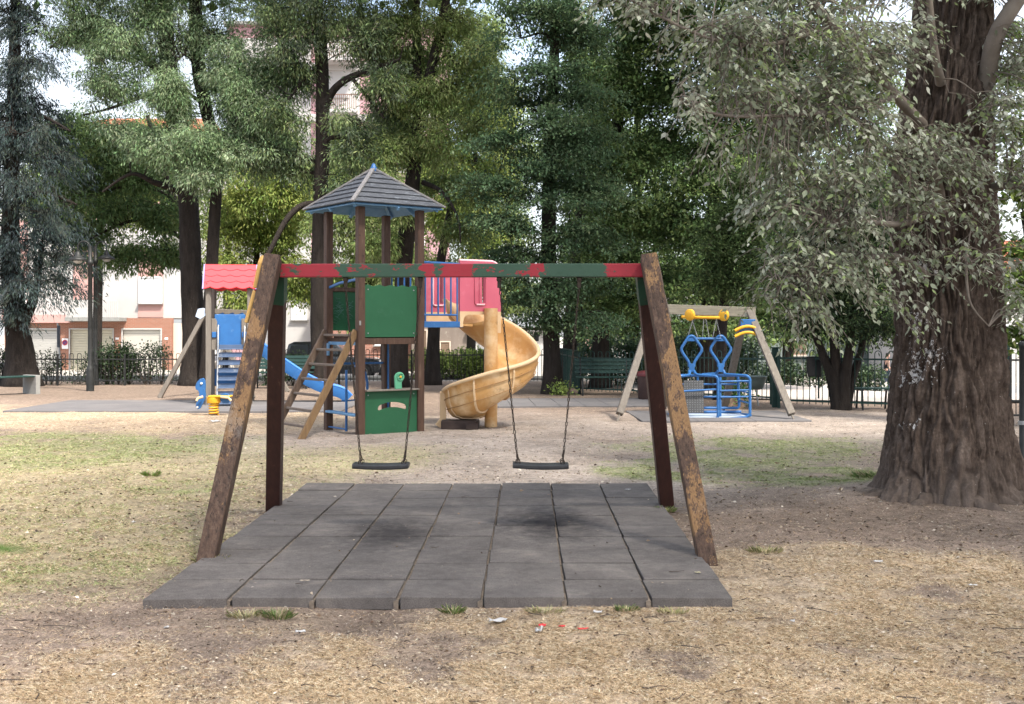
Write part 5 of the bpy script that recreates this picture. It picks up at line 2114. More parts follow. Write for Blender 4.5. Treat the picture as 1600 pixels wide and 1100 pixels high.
def tree(label, trunks, limbs, blobs, style, n, L, W, cols, rc, dens, cat='tree', name='tree', group=None, bark=None, seed=0, holes=.0, jit=.22, flat=.6, mleaf=None, rootflare=1.5):
    rg = np.random.default_rng(seed + 100)
    tr = [radii(t) for t in trunks]
    p0 = tr[0][0][0].copy()
    p0[2] = float(terrain(p0[0], p0[1]))
    root = thing(name, label, cat, tuple(p0), 0, group)
    off = ROOT[root.name]
    # flare at the foot
    for i, (pts, rr) in enumerate(tr):
        if i == 0 or pts[0][2] < .4:
            pts[0][2] = p0[2] - .08
            h = pts[:, 2] - p0[2]
            rr *= 1 + (rootflare - 1) * np.exp(-np.clip(h, 0, 9) / .35)
    lm = [radii(t) for t in limbs]
    trunk_mesh(tr, bark or M_bark, root, off)
    nodes = np.concatenate([t[0] for t in tr] + [l[0] for l in lm])
    nrad = np.concatenate([t[1] for t in tr] + [l[1] for l in lm])
    paths = list(lm)
    C = []
    bl = []
    for bi, (bx, by, bd, rx, ry) in enumerate(blobs):
        c = px(bx, by, bd)
        k = bd / F
        ra = np.array([rx * k, rx * k * .75, ry * k])
        # a limb from the nearest wood that lies lower reaches into the clump
        dist = np.linalg.norm(nodes - c, axis=1) + np.clip(nodes[:, 2] - c[2] + .2, 0, 9) * 1.2
        j = int(np.argmin(dist))
        q = nodes[j]
        mid = (q + c) / 2 + np.array([0, 0, .12 * np.linalg.norm(c - q)]) + rg.normal(0, .12, 3)
        lp = spline([q, mid, c], 7)
        r0 = min(.075, nrad[j] * .5)
        lr = np.linspace(r0, .018, len(lp))
        paths.append((lp, lr))
        nodes = np.concatenate([nodes, lp[2:]]); nrad = np.concatenate([nrad, lr[2:]])
        cnt = max(6, int(dens * ra[0] * ra[2] * math.pi))
        u = unit(rg.normal(size=(cnt * 3, 3)))
        rad = rg.random(cnt * 3) ** (1 / 2.3)
        pt = c + u * rad[:, None] * ra * (1 + .22 * rg.normal(size=(cnt * 3, 1)))
        if holes > -1:
            keep = np.array([mnoise.noise(Vector(p * .75) + Vector((seed, 0, 0))) for p in pt]) > holes - .35
            pt = pt[keep]
        C.append(pt[:cnt])
    C = np.concatenate(C)
    # twigs from the nearest wood
    for p in C:
        dist = np.linalg.norm(nodes - p, axis=1) + np.clip(nodes[:, 2] - p[2], 0, 9) * .5
        j = int(np.argmin(dist))
        q = nodes[j]
        mid = (q + p) / 2 + np.array([0, 0, .10 * dist[j]]) + rg.normal(0, .05, 3)
        paths.append((spline([q, mid, p], 3), np.linspace(min(.022, nrad[j] * .6), .006, 7)))
    V, Q = tubes_np(paths, 5)
    npmesh('limbs', V - np.array(off[:]), Q, bark or M_bark, root, smooth=True)
    # leaves
    N = len(C)
    ci = np.repeat(np.arange(N), n)
    M_ = len(ci)
    cc = np.array(cols)
    # a tone per spray, then a little jitter per leaf
    tone = cc[rg.integers(0, len(cc), N)]
    g = (1 + jit * rg.normal(size=(M_, 1)))
    colr = np.clip(tone[ci] * g * (1 + .06 * rg.normal(size=(M_, 3))), .004, .9)
    LL = L * (1 + .25 * rg.normal(size=M_)).clip(.4, 1.8)
    WW = W * (1 + .25 * rg.normal(size=M_)).clip(.4, 1.8)
    rcs = (rc * (1 + .3 * rg.normal(size=N))).clip(rc * .5, rc * 1.7)[ci][:, None]
    up = np.array([0, 0, 1.])
    if style == 'burst':       # tufts that hang open like a star
        u = unit(rg.normal(size=(M_, 3)) + np.array([0, 0, -.15]))
        o = u * rcs * (rg.random((M_, 1)) ** .6) * np.array([1, 1, .75])
        dr = unit(u + np.array([0, 0, -.75]) + .35 * rg.normal(size=(M_, 3)))
        nr = up + .5 * rg.normal(size=(M_, 3))
        pos = C[ci] + o - np.array([0, 0, 1]) * (np.linalg.norm(o[:, :2], axis=1) ** 2)[:, None] * .5
    elif style == 'layer':     # flat sprays that lie in tiers
        az = rg.random(N) * TAU
        ax = np.stack([np.cos(az), np.sin(az), -.12 - .2 * rg.random(N)], 1)[ci]
        s = (rg.random((M_, 1)) * 2 - .8)
        w = rg.normal(size=(M_, 3)) * np.array([.38, .38, .10])
        o = (ax * s + w) * rcs
        pos = C[ci] + o - up * (s ** 2) * rcs * .25
        dr = unit(ax + rg.normal(size=(M_, 3)) * .6 + np.array([0, 0, -.35]))
        nr = up + .25 * rg.normal(size=(M_, 3))
    elif style == 'cedar':     # horizontal boughs with hanging needle sprays
        az = np.arctan2(C[:, 1] - p0[1], C[:, 0] - p0[0]) + rg.normal(0, .5, N)
        ax = np.stack([np.cos(az), np.sin(az), -.18 - .25 * rg.random(N)], 1)[ci]
        s = (rg.random((M_, 1)) * 2 - 1)
        w = rg.normal(size=(M_, 3)) * np.array([.22, .22, .05])
        hang = rg.random((M_, 1)) ** 1.8 * .38
        pos = C[ci] + (ax * s * 1.5 + w - up * hang) * rcs - up * (s + .6).clip(0, 2) ** 2 * rcs * .28
        dr = unit(ax * .6 + rg.normal(size=(M_, 3)) * .35 + np.array([0, 0, -.75]))
        nr = ax + .5 * rg.normal(size=(M_, 3))
    else:                      # 'clump'
        o = rg.normal(size=(M_, 3)) * np.array([.5, .5, .5 * flat]) * rcs
        pos = C[ci] + o
        dr = unit(unit(o) + rg.normal(size=(M_, 3)) * .8 + np.array([0, 0, -.25]))
        nr = up + .6 * rg.normal(size=(M_, 3))
    leaves('crown', pos, dr, nr, LL, WW, colr, mleaf or M_leaf, root, off)
    return root


ASH = [(.205, .29, .15), (.25, .335, .19), (.165, .24, .12), (.30, .37, .235)]
OLIVE = [(.185, .245, .085), (.225, .285, .10), (.145, .20, .07), (.26, .31, .13)]
DARK = [(.078, .13, .070), (.10, .16, .085), (.062, .105, .058), (.13, .185, .095)]
DARKG = [(.115, .18, .07), (.09, .145, .06), (.145, .215, .082), (.19, .26, .095)]
YEL = [(.27, .33, .085), (.22, .28, .075), (.33, .38, .12), (.17, .23, .065)]  # yellow tones brightened so that the leaf colour carries sunlight
CEDAR = [(.058, .082, .080), (.078, .105, .104), (.042, .06, .058), (.06, .075, .062)]
CYP = [(.075, .115, .045), (.095, .14, .055), (.055, .085, .035), (.12, .165, .065)]

# --- left to right
tree('blue grey cedar with drooping boughs and a forked dark trunk at the left edge',
     [[(36, 602, 32.4, .42), (30, 540, 32.4, .36), (22, 480, 32.4, .28), (16, 380, 32.4, .24), (20, 200, 32.4, .2), (24, 30, 32.4, .14), (25, -130, 32.4, .08)],
      [(32, 515, 32.4, .18), (44, 490, 32.4, .15), (54, 460, 32.3, .12), (62, 420, 32.2, .08), (66, 380, 32.2, .05)]],
     [[(20, 190, 32.4, .09), (60, 180, 32, .06), (110, 205, 31.6, .03)], [(18, 330, 32.4, .09), (60, 300, 32, .06), (120, 320, 31.6, .03)]],
     [(30, 30, 32, 55, 45), (40, 100, 31.6, 62, 30), (50, 160, 32.2, 65, 26), (30, 210, 31, 55, 24), (75, 250, 32, 52, 26), (25, 290, 31.2, 50, 26), (70, 330, 31.6, 55, 26), (20, 375, 31.6, 45, 26), (80, 405, 32, 48, 26),
      (40, 440, 31.2, 50, 24), (12, 480, 31.6, 34, 22), (-40, 250, 32, 60, 120), (-40, 420, 32, 60, 70), (30, -60, 32, 60, 60), (100, 440, 32, 28, 18), (55, 205, 33, 55, 30), (90, 370, 33, 40, 25)],
     'cedar', 84, .14, .026, CEDAR, .42, 25, bark=M_bark, seed=1, holes=.05, jit=.25)

tree('large grey green ash with two stout dark trunks left of the red roofed tower',
     [[(304, 603, 32.8, .35), (302, 520, 32.8, .31), (298, 420, 32.8, .30), (294, 310, 32.8, .29), (280, 210, 32.8, .29), (264, 110, 32.8, .25), (258, 20, 32.8, .22), (254, -140, 32.8, .14)],
      [(322, 598, 32.4, .19), (328, 480, 32.3, .18), (332, 400, 32.3, .17), (338, 300, 32.4, .16), (340, 250, 32.5, .15), (318, 150, 32.5, .19), (307, 60, 32.5, .20), (306, -120, 32.5, .12)]],
     [[(268, 130, 32.8, .12), (234, 99, 32.5, .11), (192, 54, 32.2, .10), (150, 27, 32, .09), (128, 34, 32, .07), (78, 76, 31.8, .03)],
      [(288, 300, 32.8, .13), (262, 292, 32.5, .11), (240, 285, 32.2, .09), (205, 272, 32, .05), (160, 300, 32, .03)],
      [(262, 130, 32.8, .08), (225, 150, 32.3, .06), (170, 170, 32, .04), (130, 180, 32, .02)],
      [(322, 120, 32.5, .07), (290, 85, 31.8, .05), (270, 105, 31.5, .03)]],
     [(205, 70, 32, 85, 40), (120, 40, 32, 60, 35), (170, 130, 31.8, 60, 30), (290, 150, 31.6, 70, 45), (340, 130, 31.6, 80, 50), (270, 220, 31.4, 70, 32), (330, 230, 31.2, 75, 36), (395, 190, 31.6, 70, 50), (420, 110, 32, 60, 40),
      (330, 55, 32, 70, 36), (230, 20, 32, 60, 30), (310, 275, 31.0, 42, 24), (420, 240, 32, 55, 34), (330, -40, 32, 120, 50), (180, -40, 32, 120, 50), (420, 30, 32, 60, 35), (200, 210, 32.4, 50, 26)],
     'burst', 125, .115, .028, ASH, .40, 30, seed=2, holes=.02)

tree('broad dark green tree behind the street lamps with low spreading branches',
     [[(306, 592, 37, .2), (304, 480, 37, .19), (292, 380, 37, .16), (260, 280, 37, .11), (230, 180, 37, .06)]],
     [[(292, 380, 37, .08), (240, 345, 36.5, .06), (190, 350, 36, .05), (120, 385, 36, .03)], [(270, 310, 37, .07), (220, 290, 36.5, .05), (150, 300, 36, .03)]],
     [(150, 225, 36.5, 65, 38), (110, 290, 36.5, 60, 34), (200, 270, 36.5, 70, 34), (170, 330, 36, 75, 30), (245, 330, 36, 50, 32), (205, 395, 36, 90, 26), (120, 200, 37, 50, 35), (270, 390, 36, 45, 26), (130, 360, 37, 55, 26), (90, 220, 37, 45, 36), (200, 220, 38, 60, 30), (160, 280, 38, 60, 34), (240, 260, 38, 50, 34), (100, 340, 38, 45, 30)],
     'burst', 70, .14, .042, DARKG, .42, 26, seed=3, holes=.06)

tree('slender dark trunked tree rising straight behind the left side of the play tower',
     [[(499, 597, 31.5, .22), (497, 480, 31.5, .21), (500, 330, 31.5, .20), (504, 220, 31.5, .19), (503, 100, 31.5, .18), (496, 0, 31.5, .15), (492, -130, 31.5, .1)]],
     [[(509, 168, 31.5, .12), (522, 140, 31.3, .11), (548, 120, 31.1, .10), (585, 108, 31, .08), (625, 92, 30.8, .04)],
      [(548, 120, 31.1, .06), (572, 150, 30.9, .05), (600, 185, 30.8, .03)],
      [(506, 225, 31.5, .08), (525, 213, 31.3, .07), (548, 222, 31.2, .04)],
      [(496, 318, 31.5, .10), (470, 322, 31.2, .09), (446, 345, 31, .085), (425, 385, 30.8, .07), (405, 425, 30.7, .05)],
      [(500, 100, 31.5, .06), (470, 130, 31.2, .05), (440, 170, 31, .03)]],
     [(500, 35, 31, 60, 40), (455, 75, 31, 45, 38), (575, 60, 31, 50, 36), (600, 130, 30.8, 45, 40), (560, 185, 30.9, 45, 32), (450, 175, 31, 35, 30), (470, 10, 31, 60, 30), (500, -50, 31, 110, 40), (560, 240, 31, 50, 30), (540, 300, 31, 45, 26), (455, 120, 31.6, 45, 40), (430, 240, 31.6, 50, 36), (470, 260, 32, 40, 30), (560, 20, 31.6, 50, 36), (590, 80, 32, 45, 30), (610, 180, 32, 45, 36)],
     'burst', 84, .125, .030, [(.20, .26, .115), (.22, .285, .135), (.08, .12, .06), (.15, .19, .125)], .40, 26, seed=4, holes=.04)

tree('forked dark trunked tree leaning right behind the roof of the play tower',
     [[(621, 601, 31.8, .25), (627, 480, 31.8, .24), (636, 360, 31.8, .23), (646, 270, 31.8, .21), (654, 190, 31.8, .17), (652, 110, 31.8, .12), (650, 0, 31.8, .11), (648, -120, 31.8, .07)],
      [(652, 200, 31.8, .15), (664, 150, 31.7, .15), (678, 90, 31.6, .14), (692, 30, 31.6, .12), (704, -60, 31.6, .09)]],
     [[(660, 285, 31.8, .08), (690, 300, 31.4, .06), (715, 340, 31.2, .04), (720, 380, 31.1, .02)], [(678, 95, 31.6, .06), (705, 90, 31.3, .05), (720, 130, 31.2, .03)]],
     [(630, 40, 31.4, 50, 40), (700, 30, 31.4, 55, 36), (735, 90, 31.2, 45, 42), (700, 140, 31.2, 50, 36), (640, 150, 31.2, 40, 34), (610, 230, 31.2, 45, 30), (690, 220, 31.2, 50, 32), (735, 200, 31.4, 40, 34), (660, -40, 31.4, 110, 40), (610, 320, 31, 45, 30), (590, 380, 31, 40, 28), (600, 90, 32, 40, 34), (660, 90, 32, 40, 36), (650, 230, 32.2, 40, 34), (760, 140, 32, 40, 40)],
     'burst', 84, .125, .030, OLIVE, .40, 30, seed=5, holes=.03)

tree('short leaning dark trunk under the blue bridge with a thin crown above',
     [[(676, 598, 33.0, .21), (677, 540, 33, .18), (680, 480, 33, .17), (690, 400, 33, .13), (705, 320, 33, .09)]], [],
     [(720, 360, 32.6, 45, 30), (700, 290, 32.6, 45, 28), (745, 300, 32.6, 35, 30)],
     'burst', 70, .13, .034, OLIVE, .4, 26, seed=6, holes=.05)

tree('dark green hornbeam with tiered branches standing just right of the spiral slide',
     [[(864, 616, 28.6, .23), (862, 540, 28.6, .21), (858, 420, 28.6, .19), (858, 280, 28.6, .17), (864, 140, 28.6, .14), (868, 10, 28.6, .10), (870, -120, 28.6, .06)]],
     [],
     [(800, 395, 28.2, 62, 22), (900, 425, 28.2, 60, 20), (850, 455, 28, 75, 20), (905, 495, 28, 50, 20), (845, 495, 28, 36, 14), (790, 345, 28, 60, 20), (895, 365, 28, 70, 22), (850, 315, 28, 75, 20), (775, 285, 28, 55, 16), (920, 300, 28.4, 60, 24),
      (850, 255, 28, 80, 22), (790, 220, 28, 60, 17), (915, 225, 28.4, 60, 24), (855, 190, 28, 70, 22), (800, 150, 28.2, 45, 18), (900, 150, 28.4, 60, 24), (850, 110, 28, 65, 24), (815, 60, 28.2, 50, 24), (890, 60, 28.4, 60, 28), (850, 15, 28, 75, 24), (860, -60, 28.4, 80, 45), (780, 440, 28.2, 30, 14)],
     'layer', 125, .095, .048, DARK, .55, 28, seed=7, holes=.0, jit=.18)

tree('tall dense dark green linden filling the middle right behind the far swing',
     [[(938, 608, 31.5, .24), (940, 500, 31.5, .22), (950, 380, 31.5, .2), (965, 200, 31.5, .16), (975, 20, 31.5, .1)], [(889, 612, 32, .2), (892, 500, 32, .18), (905, 350, 32, .14), (915, 200, 32, .08)]],
     [],
     [(985, 60, 31, 70, 50), (960, 150, 31, 70, 50), (1030, 130, 31, 70, 55), (960, 250, 31, 70, 45), (1040, 240, 31, 75, 50), (980, 330, 31, 70, 40), (1040, 340, 31, 70, 45), (950, 400, 31, 55, 36), (1020, 430, 31, 70, 36), (985, 480, 31, 70, 26), (1040, 30, 31, 60, 45), (990, -40, 31, 100, 50), (930, 460, 31, 40, 30)],
     'layer', 105, .10, .054, DARKG, .52, 25, seed=8, holes=-.02, jit=.2)

tree('dense dark linden standing behind the silvery poplar branches',
     [[(1104, 606, 30.5, .25), (1108, 500, 30.5, .23), (1115, 350, 30.5, .2), (1120, 150, 30.5, .14)]],
     [],
     [(1110, 60, 30, 80, 60), (1180, 120, 30, 80, 60), (1110, 170, 30, 80, 50), (1190, 240, 30, 80, 55), (1110, 270, 30, 75, 45), (1250, 330, 30, 80, 55), (1170, 350, 30, 70, 45), (1090, 360, 30, 60, 40), (1250, 180, 30, 80, 70), (1240, 60, 30, 90, 60), (1340, 120, 30, 90, 80), (1340, 280, 30, 80, 80), (1180, -30, 30, 150, 50), (1090, 450, 30, 60, 34), (1150, 500, 30, 70, 26), (1240, 460, 30, 90, 50)],
     'layer', 80, .115, .066, DARKG, .55, 18, seed=9, holes=-.08, jit=.2)

tree('bushy olive green cypress behind the beam of the far swing',
     [[(1126, 612, 26.4, .13), (1128, 520, 26.4, .12), (1135, 430, 26.4, .10), (1140, 340, 26.4, .07)]],
     [],
     [(1150, 330, 26, 40, 34), (1125, 390, 26, 48, 36), (1175, 400, 26, 48, 40), (1110, 440, 26, 36, 26), (1160, 450, 26, 55, 24), (1200, 340, 26, 36, 34), (1165, 280, 26, 36, 26)],
     'clump', 110, .085, .035, CYP, .34, 34, seed=10, holes=-.05, jit=.32)

tree('multi stemmed dark evergreen beside the notice box, its stems fanning out',
     [[(1312, 643, 23.0, .14), (1306, 600, 23, .12), (1288, 560, 23, .09), (1270, 510, 23, .06)], [(1312, 642, 23.0, .13), (1308, 590, 23, .12), (1304, 540, 22.9, .09), (1300, 480, 22.9, .07)],
      [(1316, 642, 23.0, .13), (1320, 590, 22.9, .11), (1328, 540, 22.8, .08), (1335, 470, 22.8, .06)], [(1318, 643, 23.1, .12), (1330, 595, 23.1, .09), (1346, 545, 23.1, .07), (1356, 470, 23.1, .05)], [(1308, 642, 23.1, .09), (1294, 580, 23.2, .07), (1280, 540, 23.2, .05)]],
     [],
     [(1260, 500, 22.6, 46, 28), (1320, 505, 22.4, 55, 30), (1370, 510, 22.6, 42, 30), (1290, 450, 22.6, 55, 36), (1350, 440, 22.6, 55, 40), (1240, 440, 22.8, 45, 36), (1310, 380, 22.8, 60, 40), (1370, 370, 22.8, 45, 45), (1260, 380, 22.8, 45, 36), (1320, 310, 22.8, 60, 40)],
     'clump', 120, .085, .03, [(.030, .05, .025), (.042, .066, .03), (.022, .036, .02), (.06, .085, .035)], .36, 30, seed=11, holes=-.1, jit=.35, rootflare=1.25)

tree('yellow green leafy tree showing between the big bare trunk and the right edge',
     [[(1640, 650, 19.0, .12), (1636, 560, 19, .10), (1620, 450, 19, .08), (1600, 330, 19, .06)]],
     [], [(1590, 520, 18.6, 34, 32), (1600, 450, 18.6, 40, 40), (1585, 390, 19, 36, 36), (1600, 300, 19, 45, 50), (1660, 430, 19, 60, 90), (1590, 200, 19, 40, 50), (1600, 90, 19, 50, 60)],
     'layer', 40, .11, .075, [(.14, .20, .05), (.18, .24, .07), (.10, .15, .04)], .36, 30, seed=12, holes=-.05)

# sunlit trees across the street
BG = [('yellow green tree across the street seen left of the play tower', 395, 46, [(400, 300, 60, 40), (380, 360, 55, 40), (440, 360, 50, 40), (350, 420, 45, 36), (450, 290, 45, 36), (425, 430, 55, 36), (470, 440, 40, 36), (385, 470, 45, 26)], YEL),
      ('dense green tree across the street seen through the posts of the play tower', 560, 44, [(550, 220, 50, 45), (590, 290, 50, 40), (540, 350, 50, 40), (600, 390, 50, 40), (560, 440, 55, 34), (560, 490, 45, 24), (610, 460, 40, 30)], OLIVE),
      ('bright yellow green tree across the street right of the play tower roof', 735, 45, [(720, 250, 55, 45), (680, 330, 55, 40), (740, 350, 50, 40), (770, 280, 45, 50), (760, 420, 55, 34), (700, 430, 45, 34), (770, 180, 45, 40)], YEL),
      ('loose light green tree across the street left of the ash trunks', 296, 47, [(200, 260, 60, 40), (250, 210, 45, 30), (160, 300, 40, 34), (230, 330, 45, 26)], YEL),
      ('pale green tree across the street directly behind the play tower roof', 600, 52, [(560, 240, 50, 40), (610, 210, 50, 40), (650, 260, 50, 40), (580, 320, 55, 40), (640, 340, 50, 40), (600, 400, 55, 40), (520, 300, 40, 40), (650, 420, 50, 40), (530, 430, 45, 40)], [(.20, .265, .08), (.24, .30, .10), (.16, .21, .065)]),
      ('olive green tree across the street just right of the ash trunks', 352, 50, [(340, 250, 50, 40), (380, 230, 50, 36), (420, 250, 50, 36), (350, 330, 50, 40), (440, 220, 45, 30), (460, 330, 40, 40), (480, 270, 35, 40)], [(.15, .21, .07), (.19, .245, .08), (.12, .17, .06)]),
      ('tall loose green tree across the street behind the forked trunk', 770, 50, [(740, 60, 60, 50), (760, 150, 60, 50), (700, 170, 50, 40), (800, 250, 50, 50), (780, 350, 55, 50), (800, 460, 50, 34), (640, 120, 40, 40)], OLIVE),
      ('deep green tree across the street between the hornbeam and the linden', 990, 39, [(930, 200, 50, 50), (1000, 240, 60, 50), (950, 330, 60, 50), (1030, 330, 60, 50), (1000, 420, 60, 45), (1070, 420, 50, 45), (930, 430, 50, 40), (960, 510, 50, 26), (1040, 510, 60, 26), (960, 110, 50, 50), (910, 90, 40, 45), (905, 30, 40, 40)], DARKG),
      ('deep green tree across the street behind the poplar branches', 1230, 39, [(1100, 250, 60, 50), (1180, 330, 60, 50), (1130, 420, 60, 45), (1250, 420, 60, 45), (1330, 420, 60, 50), (1200, 500, 60, 30), (1290, 500, 60, 30), (1370, 490, 50, 34), (1300, 300, 60, 60), (1380, 330, 50, 60), (1120, 500, 50, 28), (1200, 200, 60, 50)], DARKG),
      ('green tree beyond the gate outside the right edge, nearer of two', 1720, 36, [(1680, 380, 60, 60), (1750, 340, 60, 60), (1700, 460, 60, 50), (1760, 440, 50, 60), (1720, 250, 60, 60), (1660, 300, 40, 50)], DARKG),
      ('green tree beyond the gate outside the right edge, farther of two', 1950, 40, [(1880, 380, 70, 60), (1950, 340, 70, 60), (1900, 460, 70, 50), (1990, 440, 60, 60), (1930, 250, 60, 60)], OLIVE),
      ('mid green tree across the street at the left, above the garages', 150, 44, [(90, 230, 50, 40), (140, 260, 50, 36), (60, 300, 50, 40), (200, 300, 50, 36), (250, 260, 45, 36), (120, 330, 50, 34), (270, 330, 40, 36), (310, 250, 40, 36)], OLIVE),
      ('shaded green tree across the street behind the long bench', 905, 41, [(920, 380, 60, 50), (900, 460, 55, 36), (960, 470, 60, 36), (930, 300, 60, 50), (905, 220, 60, 60)], DARKG)]
for i, (lb, x, d, bl, cl) in enumerate(BG):
    yb = HY + F * H / d + 14
    top = min(b[1] for b in bl)
    tree(lb, [[(x, yb, d, .2), (x + 3, (yb + top) / 2 + 60, d, .17), (x + 8, top + 40, d, .08)]], [], [(a, b, d + rng.uniform(-1, 1), c, e) for a, b, c, e in bl],
         'burst', 78, .17, .056, cl, .62, 16, seed=30 + i, holes=.06, group=None)


# ------------------------------------------------------------------ shrubs and hedges
def shrub(label, cx, by, d, w, h, cols, n=60, L=.07, W=.042, name='shrub', seed=0, dens=1.0, zoff=0.0, yclump=None, cat='shrub', stems=5):
    rg = np.random.default_rng(seed + 500)
    c = px(cx, by, d); c[2] = float(terrain(c[0], c[1])) + zoff
    root = thing(name, label, cat, tuple(c))
    off = ROOT[root.name]
    paths, C = [], []
    N = max(8, int(38 * w * h * dens))
    for i in range(N):
        x = rg.uniform(-.5, .5) * w
        z = h * (rg.uniform(.12, 1.0) ** (.8))
        y = rg.normal(0, .16)
        C.append(c + np.array([x, y, z * (1 - .12 * abs(2 * x / w) ** 3)]))
    C = np.array(C)
    st = [c + np.array([rg.uniform(-.35, .35) * w, rg.normal(0, .05), 0]) for _ in range(stems)]
    for p in C:
        s = st[int(np.argmin([abs(q[0] - p[0]) for q in st]))]
        mid = (s + p) / 2 + rg.normal(0, .04, 3)
        paths.append((spline([s - np.array([0, 0, .03]), mid, p], 3), np.linspace(.014, .004, 7)))
    V, Q = tubes_np(paths, 4)
    npmesh('stems', V - np.array(off[:]), Q, M_twig, root, smooth=True)
    ci = np.repeat(np.arange(N), n)
    o = rg.normal(size=(len(ci), 3)) * .10
    cc = np.array(cols)[rg.integers(0, len(cols), N)][ci] * (1 + .25 * rg.normal(size=(len(ci), 1)))
    leaves('foliage', C[ci] + o, unit(o + rg.normal(size=o.shape) * .1 + np.array([0, 0, .02])), np.array([0, 0, 1.]) + .6 * rg.normal(size=o.shape),
           L * (1 + .2 * rg.normal(size=len(ci))), W * (1 + .2 * rg.normal(size=len(ci))), np.clip(cc, .004, .9), M_leafwax, root, off)
    return root


LAUREL = [(.035, .065, .03), (.05, .085, .038), (.07, .11, .05), (.028, .05, .026)]
k33 = 33.2 / F
shrub('full dark laurel hedge bush right of the street lamps', 183, 603, 33.2, 68 * k33, 1.05, LAUREL, 70, seed=1, dens=1.5)
shrub('dark laurel hedge bush with a bare stem, left of the ash trunk', 238, 602, 33.2, 58 * k33, 1.06, LAUREL, 46, seed=2, dens=.75)
shrub('thin straggling hedge bush left of the street lamps', 72, 603, 33.2, 64 * k33, .90, LAUREL, 40, seed=3, dens=.62)
shrub('sparse small hedge bush directly behind the lamp posts', 126, 603, 33.2, 44 * k33, .82, LAUREL, 36, seed=4, dens=.55)
shrub('dark hedge bush at the far left edge behind the cedar trunk', 5, 603, 33.2, 50 * k33, .92, LAUREL, 50, seed=5, dens=1.0)
LIME = [(.22, .30, .07), (.28, .36, .10), (.17, .24, .06), (.12, .18, .05)]
for i, (x, w, t) in enumerate(((668, 1.1, 'bright lime green hedge bush left of the short leaning trunk'), (715, 1.7, 'bright lime green hedge bush between the leaning trunk and the slide pole'), (752, 1.5, 'bright lime green hedge bush directly behind the slide pole'))):
    shrub(t, x, 590, 38.0, w, .86, LIME, 60, .09, .06, seed=10 + i, dens=1.2)
shrub('low dark shrub in the yard behind the basket swing', 1345, 590, 38, 1.3, .9, LAUREL, 60, .09, .06, seed=15)
shrub('long dark hedge seen through the railing left of the notice box', 1245, 590, 36, 2.2, .75, LAUREL, 55, .09, .06, seed=16)
shrub('dark hedge behind the railing next to the long bench', 985, 590, 33, 3.0, 1.25, DARK, 55, .09, .06, seed=17)
shrub('dark hedge behind the blue basket swing', 1095, 590, 32, 3.2, 1.35, DARK, 55, .09, .06, seed=18)
shrub('small light green weed clump at the foot of the hornbeam', 880, 616, 28.0, .42, .18, LIME, 40, .06, .045, name='weed_clump', seed=19, dens=4, cat='weed')
shrub('leafy green plant growing in the small timber planter', 1147, 600, PLANT_AT[1], .34, .26, [(.06, .13, .03), (.09, .18, .04)], 40, .07, .045, name='potted_plant', seed=20, dens=5, zoff=.19, cat='plant')
shrub('dark leafy bush by the street fence, left of the blue slide', 455, 598, 32.6, 1.5, .8, LAUREL, 50, seed=21)


